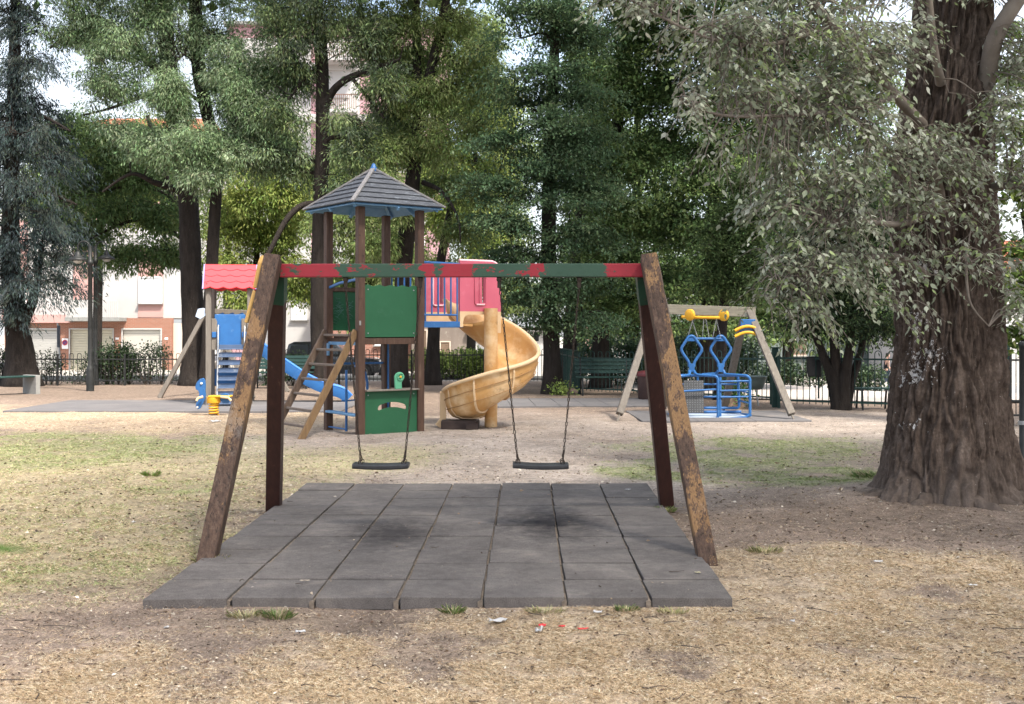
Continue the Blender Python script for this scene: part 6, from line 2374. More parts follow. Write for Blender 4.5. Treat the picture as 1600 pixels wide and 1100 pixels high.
# ------------------------------------------------------------------ the old poplar on the right
def poplar():
    pathdef = [(1484, 772, 10.85), (1483, 700, 10.85), (1482, 620, 10.9), (1482, 500, 10.95), (1476, 380, 11.0), (1472, 250, 11.05), (1482, 120, 11.1), (1488, 0, 11.15), (1492, -150, 11.2), (1496, -320, 11.25)]
    base = px(1484, 772, 10.85); base[2] = .05
    root = thing('poplar_tree', 'huge old poplar with deeply furrowed bark and silvery grey green leaves on the right', 'tree', tuple(base))
    off = ROOT[root.name]
    pts = spline([px(*q) for q in pathdef], 40)
    z = pts[:, 2]
    rz = np.interp(z, [0.0, .15, .35, .6, .95, 1.4, 1.9, 2.6, 3.4, 4.6, 6.5], [.80, .70, .625, .565, .52, .485, .47, .455, .43, .345, .26])
    n = 300
    V = []
    for i, (p, r) in enumerate(zip(pts, rz)):
        fl = math.exp(-max(0, p[2]) / .42)
        for j in range(n):
            a = TAU * j / n
            ca, sa = math.cos(a), math.sin(a)
            # buttress roots
            bt = 1 + fl * (.07 * math.cos(5 * a + .6) + .06 * math.cos(8 * a + 2.1) + .22 * mnoise.noise(Vector((ca * 2.6, sa * 2.6, 3.0 + p[2] * .8))))
            # long furrows wandering upwards, broken into plates
            w = mnoise.noise(Vector((ca * 1.5, sa * 1.5, p[2] * .8))) * .16
            ka, kb = math.cos(a + w), math.sin(a + w)
            vd = mnoise.voronoi(Vector((ka * 6.5 + .5 * mnoise.noise(Vector((ka * 9, kb * 9, p[2] * 4))), kb * 6.5, p[2] * 1.5)))[0]
            f1 = vd[1] - vd[0]
            f2 = abs(mnoise.noise(Vector((ka * 21, kb * 21, p[2] * 3.2 + 7))))
            f3 = mnoise.noise(Vector((ka * 46, kb * 46, p[2] * 13)))
            f4 = mnoise.noise(Vector((ka * 13, kb * 13, p[2] * 8 + 3)))
            rd = .062 * (min(f1 * 4.2, 1) - .7) + .030 * (min(f2 * 2.4, 1) - .5) + .007 * f3 + .014 * f4 + .03 * mnoise.noise(Vector((ca * 1.3, sa * 1.3, p[2] * .9 + 5)))
            rr = r * bt + rd * (1 - .25 * fl)
            V.append((p[0] + ca * rr, p[1] + sa * rr, p[2]))
    V = np.array(V)
    # the foot sinks into the soil
    k = len(pts)
    i = np.arange(k - 1)[:, None] * n; j = np.arange(n)[None]
    Q = np.stack([i + j, i + (j + 1) % n, i + n + (j + 1) % n, i + n + j], -1).reshape(-1, 4)
    V[:n, 2] -= .25
    V[:n, :2] = (V[:n, :2] - base[:2]) * 1.12 + base[:2]
    t = NT('deeply_furrowed_poplar_bark')
    v = t.coord('Object', (7, 7, 1.5)); vo = t.coord('Object')
    n1 = t.noise(v, 2.0, 8, .7); n2 = t.noise(vo, 26, 6, .7); n3 = t.noise(vo, 3, 5)
    c = t.ramp(n1, [(.30, (.032, .022, .017)), (.52, (.095, .070, .055)), (.75, (.18, .14, .115))])
    c = t.mix(1.0, c, t.ramp(n2, [(.25, .55), (.5, 1), (.75, 1.5)]), 'MULTIPLY')
    # greyer, dustier bark near the soil
    sx = t.n('SeparateXYZ'); t.l(vo, sx.inputs[0])
    dz = t.math('ADD', sx.outputs['Z'], t.math('MULTIPLY', t.math('SUBTRACT', n3, .5), .9))
    c = t.mix(t.ramp(dz, [(.0, .5), (.5, 0)]), c, (.15, .12, .10))
    # white flaking lichen on the left side
    n4 = t.noise(vo, 30, 5, .6, .6)
    n5 = t.noise(vo, 4.5, 3, .5)
    zone = None
    for (cx, cz, rx, rzz) in ((-.36, 1.70, .16, .30), (-.30, 1.35, .20, .24), (-.38, 1.12, .22, .2), (-.45, .70, .16, .13), (-.33, 2.15, .14, .2)):
        dx = t.math('DIVIDE', t.math('SUBTRACT', sx.outputs['X'], cx), rx)
        dzz = t.math('DIVIDE', t.math('SUBTRACT', sx.outputs['Z'], cz), rzz)
        g = t.math('SUBTRACT', 1.0, t.math('SQRT', t.math('ADD', t.math('MULTIPLY', dx, dx), t.math('MULTIPLY', dzz, dzz))), True)
        zone = g if zone is None else t.math('MAXIMUM', zone, g)
    m = t.math('ADD', t.math('MULTIPLY', zone, .42), t.math('ADD', t.math('MULTIPLY', t.math('SUBTRACT', n4, .5), 1.3), t.math('MULTIPLY', t.math('SUBTRACT', n5, .5), .8)))
    mk = t.math('MULTIPLY', t.ramp(m, [(.37, 0), (.40, .9)]), t.ramp(zone, [(.02, 0), (.12, 1)]))
    c = t.mix(mk, c, (.62, .60, .57))
    sp = t.ramp(t.noise(vo, 42, 2, .5), [(.74, 0), (.77, .75)])
    c = t.mix(sp, c, (.42, .40, .37))
    h = t.math('ADD', n1, t.math('MULTIPLY', n2, .5))
    mb = t.finish(c, .92, t.bump(h, .9, .035), .15)
    npmesh('trunk', V - np.array(off[:]), Q, mb, root, smooth=True)
    # roots that run out over the soil
    rp_ = []
    for a0, ln, r0 in ((-2.75, .75, .09), (-2.2, .6, .11), (-1.75, .75, .12), (-1.3, .6, .10), (-.8, .8, .11), (-3.2, .6, .08), (-.3, .6, .09)):
        q = [np.array([base[0] + math.cos(a0 + .18 * k * math.sin(a0 * 3)) * (.48 + ln * k / 3), base[1] + math.sin(a0 + .18 * k * math.sin(a0 * 3)) * (.48 + ln * k / 3), .13 - .06 * k]) for k in range(4)]
        sp_ = spline(q, 8)
        rp_.append((sp_, np.linspace(r0 * .95, r0 * .2, len(sp_)) * (1 + .12 * np.sin(np.arange(len(sp_)) * 1.3 + a0))))
    Vr, Qr = tubes_np(rp_, 14)
    Vr = Vr + np.array([[.012 * mnoise.noise(Vector(v_ * 14)), .012 * mnoise.noise(Vector(v_ * 14 + 5)), .014 * mnoise.noise(Vector(v_ * 11))] for v_ in Vr])
    npmesh('surface_roots', Vr - np.array(off[:]), Qr, mb, root, smooth=True)
    # limbs that show between the leaves: (photo column, row, distance, radius)
    lim = [[(1440, 195, 10.7, .06), (1400, 150, 10.2, .045), (1350, 95, 9.8, .045), (1300, 40, 9.5, .042), (1255, -15, 9.3, .036), (1200, -70, 9.1, .03)],
           [(1440, 300, 10.6, .05), (1420, 285, 10.2, .032), (1385, 245, 9.9, .03), (1345, 195, 9.7, .026), (1300, 160, 9.5, .02)],
           [(1470, 330, 10.5, .05), (1468, 300, 10.3, .045), (1462, 270, 10.1, .04), (1455, 215, 10, .03)],
           [(1462, 312, 10.3, .04), (1435, 338, 10.0, .034), (1400, 350, 9.8, .028), (1340, 345, 9.6, .02), (1290, 350, 9.5, .014)],
           [(1520, 210, 11.0, .12), (1540, 130, 10.8, .085), (1555, 60, 10.6, .08), (1590, 0, 10.5, .07), (1640, -70, 10.4, .05)],
           [(1470, 130, 10.7, .05), (1462, 90, 10.5, .035), (1455, 30, 10.4, .03), (1450, -30, 10.4, .025)],
           [(1540, 300, 10.9, .05), (1570, 290, 10.6, .035), (1620, 300, 10.4, .02)],
           [(1450, 430, 10.5, .03), (1400, 400, 10.1, .025), (1330, 410, 9.8, .02), (1270, 430, 9.6, .015), (1210, 440, 9.5, .01)],
           [(1400, 150, 10.2, .03), (1330, 170, 9.6, .022), (1230, 180, 9.3, .016), (1130, 180, 9.1, .012), (1060, 158, 9.0, .008)],
           [(1300, 40, 9.5, .02), (1200, 70, 9.2, .018), (1110, 60, 9.0, .012), (1020, 20, 8.9, .008)],
           [(1520, 430, 10.5, .02), (1510, 400, 10.3, .016), (1515, 470, 10.25, .010), (1545, 510, 10.3, .005)]]
    lm = [radii(q, 8) for q in lim]
    Vl, Ql = tubes_np([(p, r) for p, r in lm], 10)
    npmesh('limbs', Vl - np.array(off[:]), Ql, M_barkgrey, root, smooth=True)
    nodes = np.concatenate([p for p, _ in lm])
    rg = np.random.default_rng(77)
    blobs = [(1250, 50, 9.4, 150, 60), (1130, 60, 9.1, 100, 50), (1150, 130, 9.1, 85, 40), (1075, 175, 9.0, 42, 20), (1115, 235, 9.2, 30, 22), (1230, 150, 9.4, 100, 55), (1340, 100, 9.8, 95, 60), (1330, 190, 9.6, 100, 50), (1210, 240, 9.4, 80, 45),
             (1290, 270, 9.5, 95, 45), (1380, 240, 9.8, 70, 45), (1230, 320, 9.5, 70, 40), (1300, 350, 9.6, 80, 40), (1240, 400, 9.5, 60, 36), (1205, 455, 9.5, 34, 28), (1290, 430, 9.6, 70, 40), (1265, 495, 9.6, 50, 32), (1350, 400, 9.8, 55, 40),
             (1400, 310, 9.9, 65, 36), (1450, 230, 10.0, 70, 36), (1500, 260, 10.1, 65, 36), (1440, 370, 9.9, 60, 32), (1490, 400, 10.1, 60, 28), (1430, 430, 9.9, 55, 26), (1405, 475, 9.8, 26, 20), (1540, 330, 10.3, 45, 36), (1560, 180, 10.4, 45, 60), (1590, 90, 10.6, 40, 60), (1590, 260, 10.4, 30, 50),
             (1575, 400, 10.4, 38, 45), (1590, 480, 10.5, 24, 40), (1030, 10, 8.9, 60, 24), (960, -5, 8.8, 50, 18), (1400, 60, 9.9, 60, 50), (1480, 330, 10.0, 45, 26), (1530, 420, 10.3, 40, 24), (1400, -30, 10, 120, 40), (1200, -30, 9.4, 150, 40), (1560, -40, 10.6, 90, 40)]
    Tw, LP, LD, LN, LC, LL, LW = [], [], [], [], [], [], []
    tones = np.array([(.27, .30, .205), (.31, .335, .245), (.215, .25, .155), (.37, .385, .30), (.20, .26, .105), (.27, .33, .15), (.44, .45, .37)])
    pr = np.array([.25, .22, .18, .13, .07, .08, .07])
    for bx, by, bd, rx, ry in blobs:
        c = px(bx, by, bd); kk = bd / F
        ra = np.array([rx * kk, max(.28, rx * kk * .6), ry * kk])
        cnt = int((70 if bx > 1415 and 300 < by < 440 else 175) * ra[0] * ra[2] * math.pi)
        for _ in range(cnt):
            u = rg.normal(size=3); u /= np.linalg.norm(u)
            p = c + u * ra * rg.random() ** (1 / 2.6)
            d_ = np.linalg.norm(nodes - p, axis=1)
            q = nodes[int(np.argmin(d_))]
            az = (p - q); az[2] *= .3
            az = az / (np.linalg.norm(az) + 1e-6) + rg.normal(0, .5, 3) * np.array([1, 1, .35])
            az /= np.linalg.norm(az)
            Lt = rg.uniform(.28, .5)
            s = p - az * Lt * .5
            e = p + az * Lt * .5 - np.array([0, 0, .14 * Lt / .4])
            tw = spline([s, p + np.array([0, 0, .03]), e], 4)
            Tw.append((tw, np.linspace(.0042, .0016, len(tw))))
            if rg.random() < .45:
                mid = (q + s) / 2 + np.array([0, 0, .05])
                Tw.append((spline([q, mid, s], 3), np.linspace(.009, .004, 7)))
            nl = rg.integers(9, 15)
            tone = tones[rg.choice(len(tones), p=pr)]
            sd = np.cross(az, [0, 0, 1]); sd /= np.linalg.norm(sd) + 1e-6
            for i in range(nl):
                f = (i + .5) / nl
                b = tw[min(int(f * (len(tw) - 1) + .5), len(tw) - 1)] + rg.normal(0, .008, 3)
                side = 1 if i % 2 else -1
                pet = sd * side * rg.uniform(.5, 1) + az * rg.uniform(.1, .7) + rg.normal(0, .25, 3)
                pet /= np.linalg.norm(pet)
                b2 = b + pet * rg.uniform(.012, .035)
                dr = pet + np.array([0, 0, -rg.uniform(.25, 1.1)])
                LP.append(b2); LD.append(dr); LN.append(np.array([0, 0, 1]) + rg.normal(0, .55, 3))
                l_ = rg.uniform(.038, .082)
                LL.append(l_); LW.append(l_ * rg.uniform(.34, .56)); LC.append(tone * (1 + .16 * rg.normal()))
    Vt, Qt = tubes_np(Tw, 4)
    npmesh('twigs', Vt - np.array(off[:]), Qt, M_barkgrey, root, smooth=True)
    leaves('crown', np.array(LP), np.array(LD), np.array(LN), np.array(LL), np.array(LW), np.clip(np.array(LC), .02, .8), M_leafwax, root, off, lobed=True)
    print('poplar leaves', len(LP))
poplar()


def added_shade_crown(root, balls, cols, L=.34, seed=0, dens=30):
    """unseen crown added above the picture to shade what stands below"""
    rg = np.random.default_rng(seed + 40)
    P_, D_, N_ = [], [], []
    for (x, y, z, r, rz) in balls:
        n = int(dens * r * r * (1 + rz / r))
        u = unit(rg.normal(size=(n, 3)))
        p = np.array([x, y, z]) + u * (rg.random((n, 1)) ** .4) * np.array([r, r, rz])
        P_.append(p); D_.append(unit(rg.normal(size=(n, 3)) + np.array([0, 0, -.4]))); N_.append(np.array([0, 0, 1.]) + .7 * rg.normal(size=(n, 3)))
    P_, D_, N_ = map(np.concatenate, (P_, D_, N_))
    n = len(P_)
    c = np.array(cols)[rg.integers(0, len(cols), n)] * (1 + .2 * rg.normal(size=(n, 1)))
    leaves('added_shade_crown', P_, D_, N_, L * (1 + .2 * rg.normal(size=n)), L * .62 * (1 + .2 * rg.normal(size=n)), np.clip(c, .01, .6), M_leaf, root, ROOT[root.name])


def added_shade_tree(label, x, y, balls, cols, seed, dens=44):
    """unseen trees added behind and beside the viewer; their crowns keep the sun off the lawn"""
    root = thing('tree', label, 'tree', (x, y, 0))
    pts = spline([(x, y, -.1), (x + .1, y, 4), (x, y + .1, 9), (x, y, 13)], 6)
    trunk_mesh([(pts, np.linspace(.42, .15, len(pts)))], M_bark, root, ROOT[root.name])
    added_shade_crown(root, balls, cols, .38, seed, dens)


for o in list(col.objects):
    if o.type == 'EMPTY' and o.name.startswith('tree') and o.parent is None and 'across the street' not in o['label']:
        x, y, z = o.location
        if y < 35:
            added_shade_crown(o, [(x + .6, y - .8, 13.0, 3.4, 2.6), (x + .8, y - .8, 16.5, 2.6, 2.2)], DARKG, .36, int(x * 7) % 50)
    if o.name.startswith('poplar_tree'):
        added_shade_crown(o, [(4.6, 10.2, 10.5, 5.2, 2.6), (2.2, 8.6, 12.5, 4.2, 2.2), (5.6, 12.5, 14.5, 5.2, 3.2), (7.5, 8.5, 12.0, 4.0, 2.4), (3.0, 13.5, 12.5, 4.0, 2.2), (-.5, 11.5, 13.5, 3.2, 1.8)], ASH, .30, 3)
added_shade_tree('unseen shade tree added behind the viewer on the right', 7.5, -4.5, [(6.5, -2.5, 12, 5.0, 2.6), (8.5, -5, 14.5, 5.0, 3), (4.0, -3.5, 13.5, 4.2, 2.4), (10.5, -1.0, 12.5, 4.5, 2.4)], DARKG, 5, 7)
added_shade_tree('unseen shade tree added to the right of the viewer', 14.5, 4.0, [(13.5, 3.5, 12.5, 5.0, 2.6), (15.5, 6.0, 14.5, 5.0, 3), (12.5, 7.5, 13.5, 4.0, 2.2), (17, 11, 12.5, 4.5, 2.6), (16, 15, 14, 4.5, 2.6), (9.5, 3.5, 12.5, 3.8, 2.0), (6.3, 1.0, 12.8, 4.2, 2.2), (3.2, 2.5, 13.2, 3.6, 2.0), (10.5, 7.0, 13, 3.6, 2)], DARKG, 6)


def near_sprig():
    """a leafy shoot that reaches into the picture from the left, close to the lens"""
    tip = P(50, 852, .8); s = P(-260, 870, .8)
    foot = Vector((s.x - .1, s.y + .15, 0))
    root = thing('leafy_shoot', 'single blurred green leaf of a shoot reaching in at the left edge', 'plant', foot)
    off = ROOT[root.name]
    pts = spline([foot[:], (s.x - .06, s.y + .1, s.z * .6), s[:], P(-40, 850, .8)[:]], 8)
    V, Q = tubes_np([(pts, np.linspace(.004, .0012, len(pts)))], 6)
    npmesh('stem', V - np.array(off[:]), Q, M_twig, root, smooth=True)
    ps, ds, ls, ws = [], [], [], []
    for (x, y, x2, y2, w) in ((-70, 852, 55, 850, .011), (-150, 860, -60, 830, .012), (-200, 862, -130, 900, .012), (-240, 868, -170, 835, .011)):
        a, b = px(x, y, .8), px(x2, y2, .8)
        ps.append(a); ds.append(b - a); ls.append(np.linalg.norm(b - a)); ws.append(w)
    nl = len(ps)
    leaves('foliage', np.array(ps), np.array(ds), np.array([[0, -.45, 1.]] * nl), np.array(ls), np.array(ws), np.array([[.045, .085, .012]] * nl), M_leafwax, root, off)
near_sprig()
# ================================================================== GRASS, LITTER
def scatter(n, y0, y1, p=2.0):
    """random points of the lawn that the view can reach, denser near by"""
    u = rng.random(n)
    y = (y0 ** (1 - p) + u * (y1 ** (1 - p) - y0 ** (1 - p))) ** (1 / (1 - p))
    x = (rng.random(n) * 1.16 - .08) * 1600
    return (x - CX) / F * y, y


def gz(X, Y, n1, n2):
    near = (1 - sstep(20, 34, Y))
    Z = terrain(X, Y) + near * (.022 * n1 + .014 * n2)
    tx, ty = P(1482, 770, 10.85).x, 10.85
    return Z + .10 * np.exp(-(((X - tx) ** 2 + (Y - ty) ** 2) / 1.35 ** 2))


def off_mat(X, Y):
    sl = (VPX - CX) / F * (Y - 6.8)
    return ~((X > MATX1 - 3.52 + sl) & (X < MATX1 + .02 + sl) & (Y > 6.73) & (Y < 11.82))


def off_trunk(X, Y):
    return ((X - P(1484, 772, 10.85).x) ** 2 + (Y - 10.85) ** 2) > .80 ** 2


def blades(name, X, Y, Z, h, w, lean, colr):
    n = len(X)
    a = rng.random(n) * TAU
    la = (lean + .13 * rng.normal(size=n)).clip(.5, 1.53)
    dr = np.stack([np.cos(a) * np.sin(la), np.sin(a) * np.sin(la), np.cos(la)], 1)
    sd = np.stack([-np.sin(a), np.cos(a), .35 * rng.normal(size=n)], 1)
    b = np.stack([X, Y, Z + .002], 1)
    mid = b + dr * (h * .55)[:, None]
    tip = b + dr * h[:, None] + np.stack([np.cos(a), np.sin(a), -.3 * np.ones(n)], 1) * (h * .15)[:, None]
    V = np.stack([b - sd * w[:, None] / 2, b + sd * w[:, None] / 2, mid + sd * w[:, None] * .4, tip, mid - sd * w[:, None] * .4], 1).reshape(-1, 3)
    Fc = np.arange(n)[:, None] * 5 + np.array([[0, 1, 2, 3, 4]])
    return kind(npmesh(name, V, Fc, M_leafdry, None, colr), 'stuff')


def field(f, ox, oy, oz, step, frac=True):
    """smooth noise sampled on a lattice and looked up by interpolation"""
    gx = np.arange(-13.5, 13.6, step); gy = np.arange(4.2, 27.6, step)
    v = np.array([[(mnoise.fractal(Vector((a * f + ox, b * f + oy, oz)), .9, 2.1, 5) if frac else mnoise.noise(Vector((a * f + ox, b * f + oy, oz)))) for a in gx] for b in gy])
    def at(X, Y):
        u = np.clip((X - gx[0]) / step, 0, len(gx) - 1.001); w = np.clip((Y - gy[0]) / step, 0, len(gy) - 1.001)
        i, j = u.astype(int), w.astype(int); a, c = u - i, w - j
        return v[j, i] * (1 - a) * (1 - c) + v[j, i + 1] * a * (1 - c) + v[j + 1, i] * (1 - a) * c + v[j + 1, i + 1] * a * c
    return at


F1 = field(.55, 3, -3, 9.3, .15)
F2 = field(1.7, 9, -9, 27.9, .10)
F3 = field(6.5, 0, 0, 1.7, .05, False)


def make_grass():
    n = 1900000
    X, Y = scatter(n, 4.7, 26, 2.2)
    n1, n2 = F1(X, Y), F2(X, Y)
    m, _, _ = ground_masks(X, Y, (n1, n2))
    Z = gz(X, Y, n1, n2)
    ok = off_mat(X, Y) & off_trunk(X, Y)
    r = rng.random(n)
    dens = np.clip(.05 + m['straw'] * .85 + m['olive'] * .5 - m['sand'] * .5 - m['dark'] * .3, .03, 1)
    tuft = F3(X, Y)
    dens = dens * np.clip(.55 + 1.5 * tuft, .08, 1.3)
    dry = ok & (r < dens) & (Y < 26)
    k = dry
    sc_ = (Y[k] / 6.5).clip(.9, 2.6)
    base = np.array([(.66, .50, .32), (.75, .60, .42), (.54, .40, .25), (.40, .295, .195), (.80, .70, .53)])
    c = base[rng.integers(0, 5, k.sum())] * (1 + .18 * rng.normal(size=(k.sum(), 1)))
    blades('dry_grass', X[k], Y[k], Z[k], (.016 + .028 * rng.random(k.sum())) * sc_ ** .1, .0014 * sc_ ** .9, np.full(k.sum(), 1.38), np.clip(c, .02, .9))
    g = ok & (rng.random(n) < np.clip(m['green'] * .85 + m['olive'] * .25, 0, 1) * np.clip(.5 + 1.6 * tuft, .05, 1.2))
    sc_ = (Y[g] / 6.5).clip(.9, 2.6)
    base = np.array([(.27, .34, .13), (.34, .40, .17), (.22, .29, .11), (.48, .48, .25)])
    c = base[rng.integers(0, 4, g.sum())] * (1 + .2 * rng.normal(size=(g.sum(), 1)))
    blades('green_grass', X[g] + .01, Y[g], Z[g], (.018 + .026 * rng.random(g.sum())) * sc_ ** .1, .0016 * sc_ ** .9, np.full(g.sum(), 1.15), np.clip(c, .02, .9))
    # leaf litter: small curled dead leaves and bark crumbs
    n = 90000
    X, Y = scatter(n, 4.7, 20, 2.0)
    ok = off_mat(X, Y) & off_trunk(X, Y)
    on = ~off_mat(X, Y) & (rng.random(n) < .014)
    k = (ok & (rng.random(n) < .62)) | on
    X, Y = X[k], Y[k]; ok2 = off_mat(X, Y)
    nn = len(X)
    n1, n2 = F1(X, Y), F2(X, Y)
    Z = np.where(ok2, gz(X, Y, n1, n2) + .008, .054)
    a = rng.random(nn) * TAU
    dr = np.stack([np.cos(a), np.sin(a), .25 * rng.normal(size=nn)], 1)
    base = np.array([(.16, .11, .075), (.24, .17, .11), (.09, .06, .045), (.36, .29, .21), (.06, .045, .036), (.5, .44, .36)])
    pr = [.20, .20, .16, .2, .10, .14]
    L_ = (.006 + .026 * rng.random(nn) ** 4) * (Y / 7).clip(.9, 1.6)
    o = leaves('leaf_litter', np.stack([X, Y, Z], 1), dr, np.array([0, 0, 1.]) + .5 * rng.normal(size=(nn, 3)), L_, L_ * (.35 + .3 * rng.random(nn)), base[rng.choice(6, nn, p=pr)] * (1 + .2 * rng.normal(size=(nn, 1))).clip(.4, 1.6), M_leafdry, None, Vector((0, 0, 0)), fold=-.2)
    kind(o, 'stuff')
    # fallen twigs
    n = 170
    X, Y = scatter(n, 4.8, 15, 1.9)
    paths = []
    for x, y in zip(X, Y):
        onm = not off_mat(np.array([x]), np.array([y]))[0]
        if onm and random.random() < .72:
            continue
        z = .056 if onm else .014
        L_ = random.uniform(.03, .11) * (1.0 if random.random() < .92 else 1.8)
        a = random.gauss(0, .6)
        d = np.array([math.cos(a), math.sin(a), 0]) * L_
        p = np.array([x, y, z])
        paths.append((spline([p - d / 2, p + rng.normal(0, .004, 3) + np.array([0, 0, .004]), p + d / 2 + np.array([0, rng.normal(0, .006), 0])], 4), np.linspace(.0034, .0016, 9)))
    V, Q = tubes_np(paths, 5)
    kind(npmesh('fallen_twigs', V, Q, M_twig, None, smooth=True), 'stuff')


make_grass()


def tuft(label, x, y, h, w, cols, n=120, zz=0.0, seed=0, cat='grass tuft'):
    n = int(n * 1.1)
    h = h * .75
    cols = [tuple(min(.6, q * 1.5) for q in c_) for c_ in cols] + [(.62, .52, .33)]
    g = G(x, y)
    root = thing('grass_tuft', label, cat, (g.x, g.y, 0))
    rg = np.random.default_rng(900 + seed)
    a = rg.random(n) * TAU
    r = w * .5 * np.sqrt(rg.random(n))
    b = np.stack([r * np.cos(a), r * np.sin(a) * .6, np.full(n, zz)], 1)
    la = .25 + .7 * rg.random(n)
    dr = np.stack([np.cos(a) * np.sin(la), np.sin(a) * np.sin(la), np.cos(la)], 1)
    hh = h * (.5 + .6 * rg.random(n))
    sd = np.stack([-np.sin(a), np.cos(a), np.zeros(n)], 1) * .0011
    mid = b + dr * hh[:, None] * .55
    tip = b + dr * hh[:, None] + np.stack([np.cos(a), np.sin(a), -.5 * np.ones(n)], 1) * hh[:, None] * .2
    V = np.stack([b - sd, b + sd, mid + sd, tip, mid - sd], 1).reshape(-1, 3)
    c = np.array(cols)[rg.integers(0, len(cols), n)] * (1 + .2 * rg.normal(size=(n, 1)))
    npmesh('blades', V, np.arange(n)[:, None] * 5 + np.array([[0, 1, 2, 3, 4]]), M_leafdry, root, np.clip(c, .02, .8))


GR = [(.13, .20, .06), (.16, .24, .08), (.10, .16, .05), (.28, .28, .14)]
DR = [(.48, .40, .22), (.38, .35, .17), (.2, .22, .09)]
tuft('bright green grass tuft at the front edge of the rubber mat, near its left corner', 435, 966, .085, .16, GR, 150, seed=1)
tuft('straw coloured grass tuft by the front edge of the mat, left of the green one', 385, 964, .07, .22, DR, 120, seed=2)
tuft('green grass tuft at the front edge of the mat below its middle seam', 708, 958, .075, .12, GR, 110, seed=3)
tuft('green grass tuft at the front edge of the mat under the second swing', 978, 955, .06, .12, GR, 110, seed=4)
tuft('dry grass tuft at the front edge of the mat between two green tufts', 852, 957, .055, .2, DR, 120, seed=5)
tuft('dull grass tuft at the front right edge of the mat', 1052, 958, .055, .16, DR, 100, seed=6)
tuft('green grass tuft at the foot of the right rear swing leg', 1040, 800, .09, .16, DR + GR, 110, seed=7)
tuft('little grass tuft on the bare soil right of the mat', 1195, 864, .08, .22, DR, 130, seed=8)
tuft('dry grass tuft at the foot of the left front swing leg', 330, 880, .09, .2, DR, 120, seed=9)
tuft('lone bright green weed tuft on the dry lawn at the left', 237, 745, .12, .14, [(.16, .26, .06), (.2, .3, .08)], 130, seed=10)
for i, (x, y, w, h) in enumerate(((1352, 762, .34, .16), (1372, 748, .34, .20), (1338, 772, .26, .11), (1385, 735, .3, .2))):
    pass
tuft('thick green grass growing against the left root of the old poplar', 1352, 764, .11, .66, GR[:3], 800, seed=11)
tuft('dark green grass higher up against the left root of the old poplar', 1372, 750, .14, .5, GR[:3], 600, seed=12)


def scrap(label, x, y, w, h, m, seed, name='paper_scrap', crumple=.5, cat='litter', z0=.012):
    g = G(x, y)
    w, h = w * .8, h * .8
    o = MB((g.x, g.y, 0))
    rg = random.Random(seed)
    rows = []
    for j in range(5):
        rows.append([Vector((g.x + (i / 5 - .5) * w + rg.uniform(-.08, .08) * w, g.y + (j / 4 - .5) * h * (1 - .5 * abs(i / 5 - .5)) + rg.uniform(-.1, .1) * h, z0 + abs(rg.gauss(0, crumple * h * .35)))) for i in range(6)])
    o.grid(rows)
    ob = o.build(name, m, None, 0, fix=False)
    ob.location = (g.x, g.y, 0)
    md = ob.modifiers.new('thickness', 'SOLIDIFY'); md.thickness = .002
    tag(ob, label, cat)


M_paper = mat('dirty_white_paper', (.52, .51, .50), (.40, .395, .39), 30, rough=.8, bump=.2)
M_redw = mat('red_wrapper_film', (.62, .04, .045), (.5, .035, .04), 20, rough=.4, bump=.1)
scrap('crumpled white paper napkin on the soil in front of the rubber mat', 778, 973, .12, .07, M_paper, 1)
scrap('white torn end of a wrapper lying beside a red piece', 842, 989, .05, .07, M_paper, 2, 'wrapper_scrap')
scrap('small red wrapper piece touching a white one', 847, 981, .05, .035, M_redw, 3, 'wrapper_scrap')
scrap('flat red wrapper scrap on the straw, the right one', 911, 986, .07, .03, M_redw, 4, 'wrapper_scrap')
scrap('tiny pinkish red scrap between the two wrappers', 878, 982, .045, .02, M_redw, 5, 'wrapper_scrap')
scrap('small pale crumpled scrap below the left part of the mat', 260, 984, .035, .03, M_paper, 6, crumple=.6)
scrap('pale paper bits beside dark crumbs under the mat edge', 470, 990, .07, .035, M_paper, 7)
scrap('flattened grey white paper under the mat edge right of its middle', 934, 960, .06, .04, M_paper, 8)
scrap('pale yellowish paper bit on the straw at the lower right', 1238, 974, .03, .03, M_paper, 9)
scrap('white flat scrap in the straw right of the mat', 1372, 880, .08, .04, M_paper, 10)
scrap('white flat scrap in the straw at the right edge', 1520, 917, .07, .03, M_paper, 11)
scrap('small white scrap on the olive lawn at the left', 209, 818, .04, .03, M_paper, 12, crumple=.6)
scrap('whitish plastic scrap by the spring rider', 336, 660, .26, .12, M_paper, 13)
scrap('pale leaf like scrap on the right front tile', 1090, 908, .045, .03, mat('pale_yellow_leaf', (.55, .5, .3), rough=.7), 14, 'fallen_leaf', .3, 'leaf', .058)
scrap('pale bark chip in the middle of the left tiles', 476, 921, .07, .02, mat('pale_bark_chip', (.5, .42, .33), rough=.8), 15, 'bark_chip', .3, 'bark', .058)
scrap('white speck of paper at the rear right corner of the tiles', 981, 774, .06, .04, M_paper, 16, z0=.058)
scrap('white scrap on the soil at the foot of the poplar', 1356, 775, .05, .03, M_paper, 17, z0=.05)
SUN_E, SUN_ANGLE, EXPO = 2.4, 5.0, 1.9
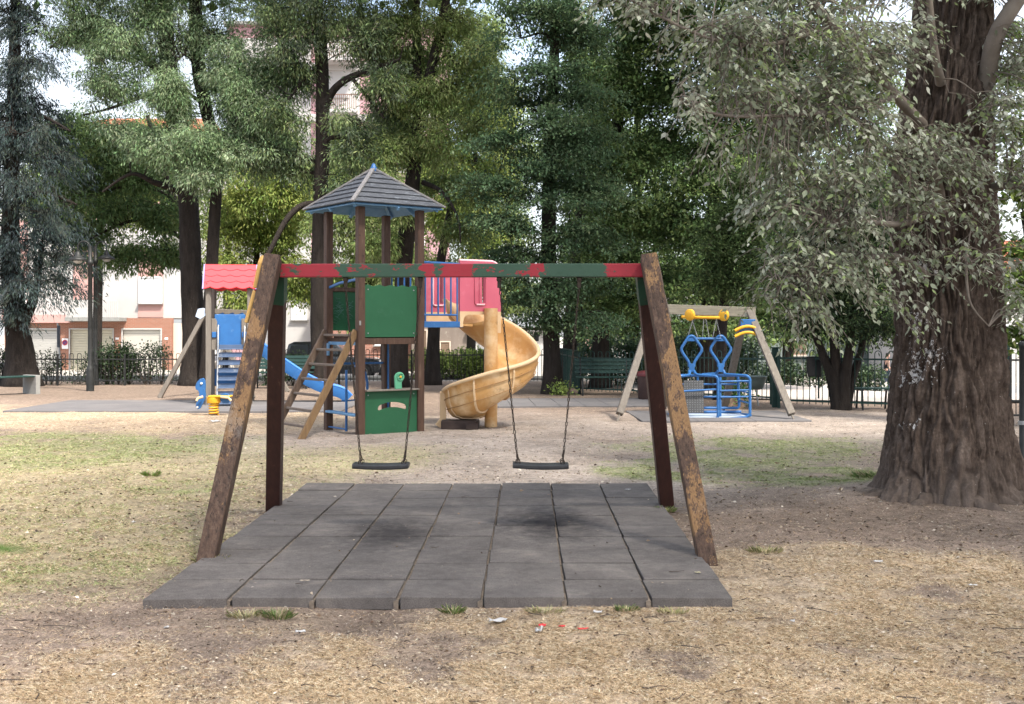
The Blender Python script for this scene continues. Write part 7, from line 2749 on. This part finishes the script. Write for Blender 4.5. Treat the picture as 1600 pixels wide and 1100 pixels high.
# ================================================================== LIGHT, SKY, CAMERA
SUN_EL, SUN_AZ = R(56), R(140)       # azimuth clockwise from +Y (north): the sun stands behind the viewer, to the right
w = bpy.data.worlds.new('World')
sc.world = w
w.use_nodes = True
nt = w.node_tree
bg = nt.nodes['Background']
sky = nt.nodes.new('ShaderNodeTexSky')
sky.sky_type = 'NISHITA'
sky.sun_disc = False
sky.sun_elevation = SUN_EL
sky.sun_rotation = SUN_AZ
sky.air_density = 1.0
sky.dust_density = 4.0
sky.ozone_density = 1.0
# a thin veil of white cloud over the blue
tcw = nt.nodes.new('ShaderNodeTexCoord')
nz = nt.nodes.new('ShaderNodeTexNoise'); nz.inputs['Scale'].default_value = 3.2; nz.inputs['Detail'].default_value = 7
nt.links.new(tcw.outputs['Generated'], nz.inputs['Vector'])
rp = nt.nodes.new('ShaderNodeValToRGB')
rp.color_ramp.elements[0].position = .36; rp.color_ramp.elements[0].color = (.22, .22, .22, 1)
rp.color_ramp.elements[1].position = .60; rp.color_ramp.elements[1].color = (.70, .70, .70, 1)
nt.links.new(nz.outputs['Fac'], rp.inputs['Fac'])
mxw = nt.nodes.new('ShaderNodeMix'); mxw.data_type = 'RGBA'
nt.links.new(rp.outputs['Color'], mxw.inputs[0])
nt.links.new(sky.outputs[0], mxw.inputs[6])
mxw.inputs[7].default_value = (2.9, 2.95, 3.05, 1)
nt.links.new(mxw.outputs[2], bg.inputs['Color'])
bg.inputs['Strength'].default_value = 0.14

sd = bpy.data.lights.new('sun', 'SUN')
sd.energy = SUN_E
sd.angle = R(SUN_ANGLE)
sd.color = (1.0, .94, .85)
so = bpy.data.objects.new('sun', sd)
col.objects.link(so)
dirv = Vector((math.sin(SUN_AZ) * math.cos(SUN_EL), math.cos(SUN_AZ) * math.cos(SUN_EL), math.sin(SUN_EL)))
so.rotation_euler = dirv.to_track_quat('Z', 'Y').to_euler()
so.location = (0, 0, 30)

cd = bpy.data.cameras.new('camera')
cd.sensor_width = 36
cd.sensor_fit = 'HORIZONTAL'
cd.lens = F / 1600 * 36
cd.shift_y = -(550 - HY) / 1600
cd.clip_start = .05
cd.clip_end = 1000
cd.dof.use_dof = True
cd.dof.focus_distance = 12
cd.dof.aperture_fstop = 7
co = bpy.data.objects.new('camera', cd)
col.objects.link(co)
co.location = (0, 0, H)
co.rotation_euler = (R(90), 0, 0)
sc.camera = co

sc.view_settings.view_transform = 'Standard'
sc.view_settings.look = 'None'
sc.view_settings.exposure = EXPO
sc.view_settings.gamma = 1
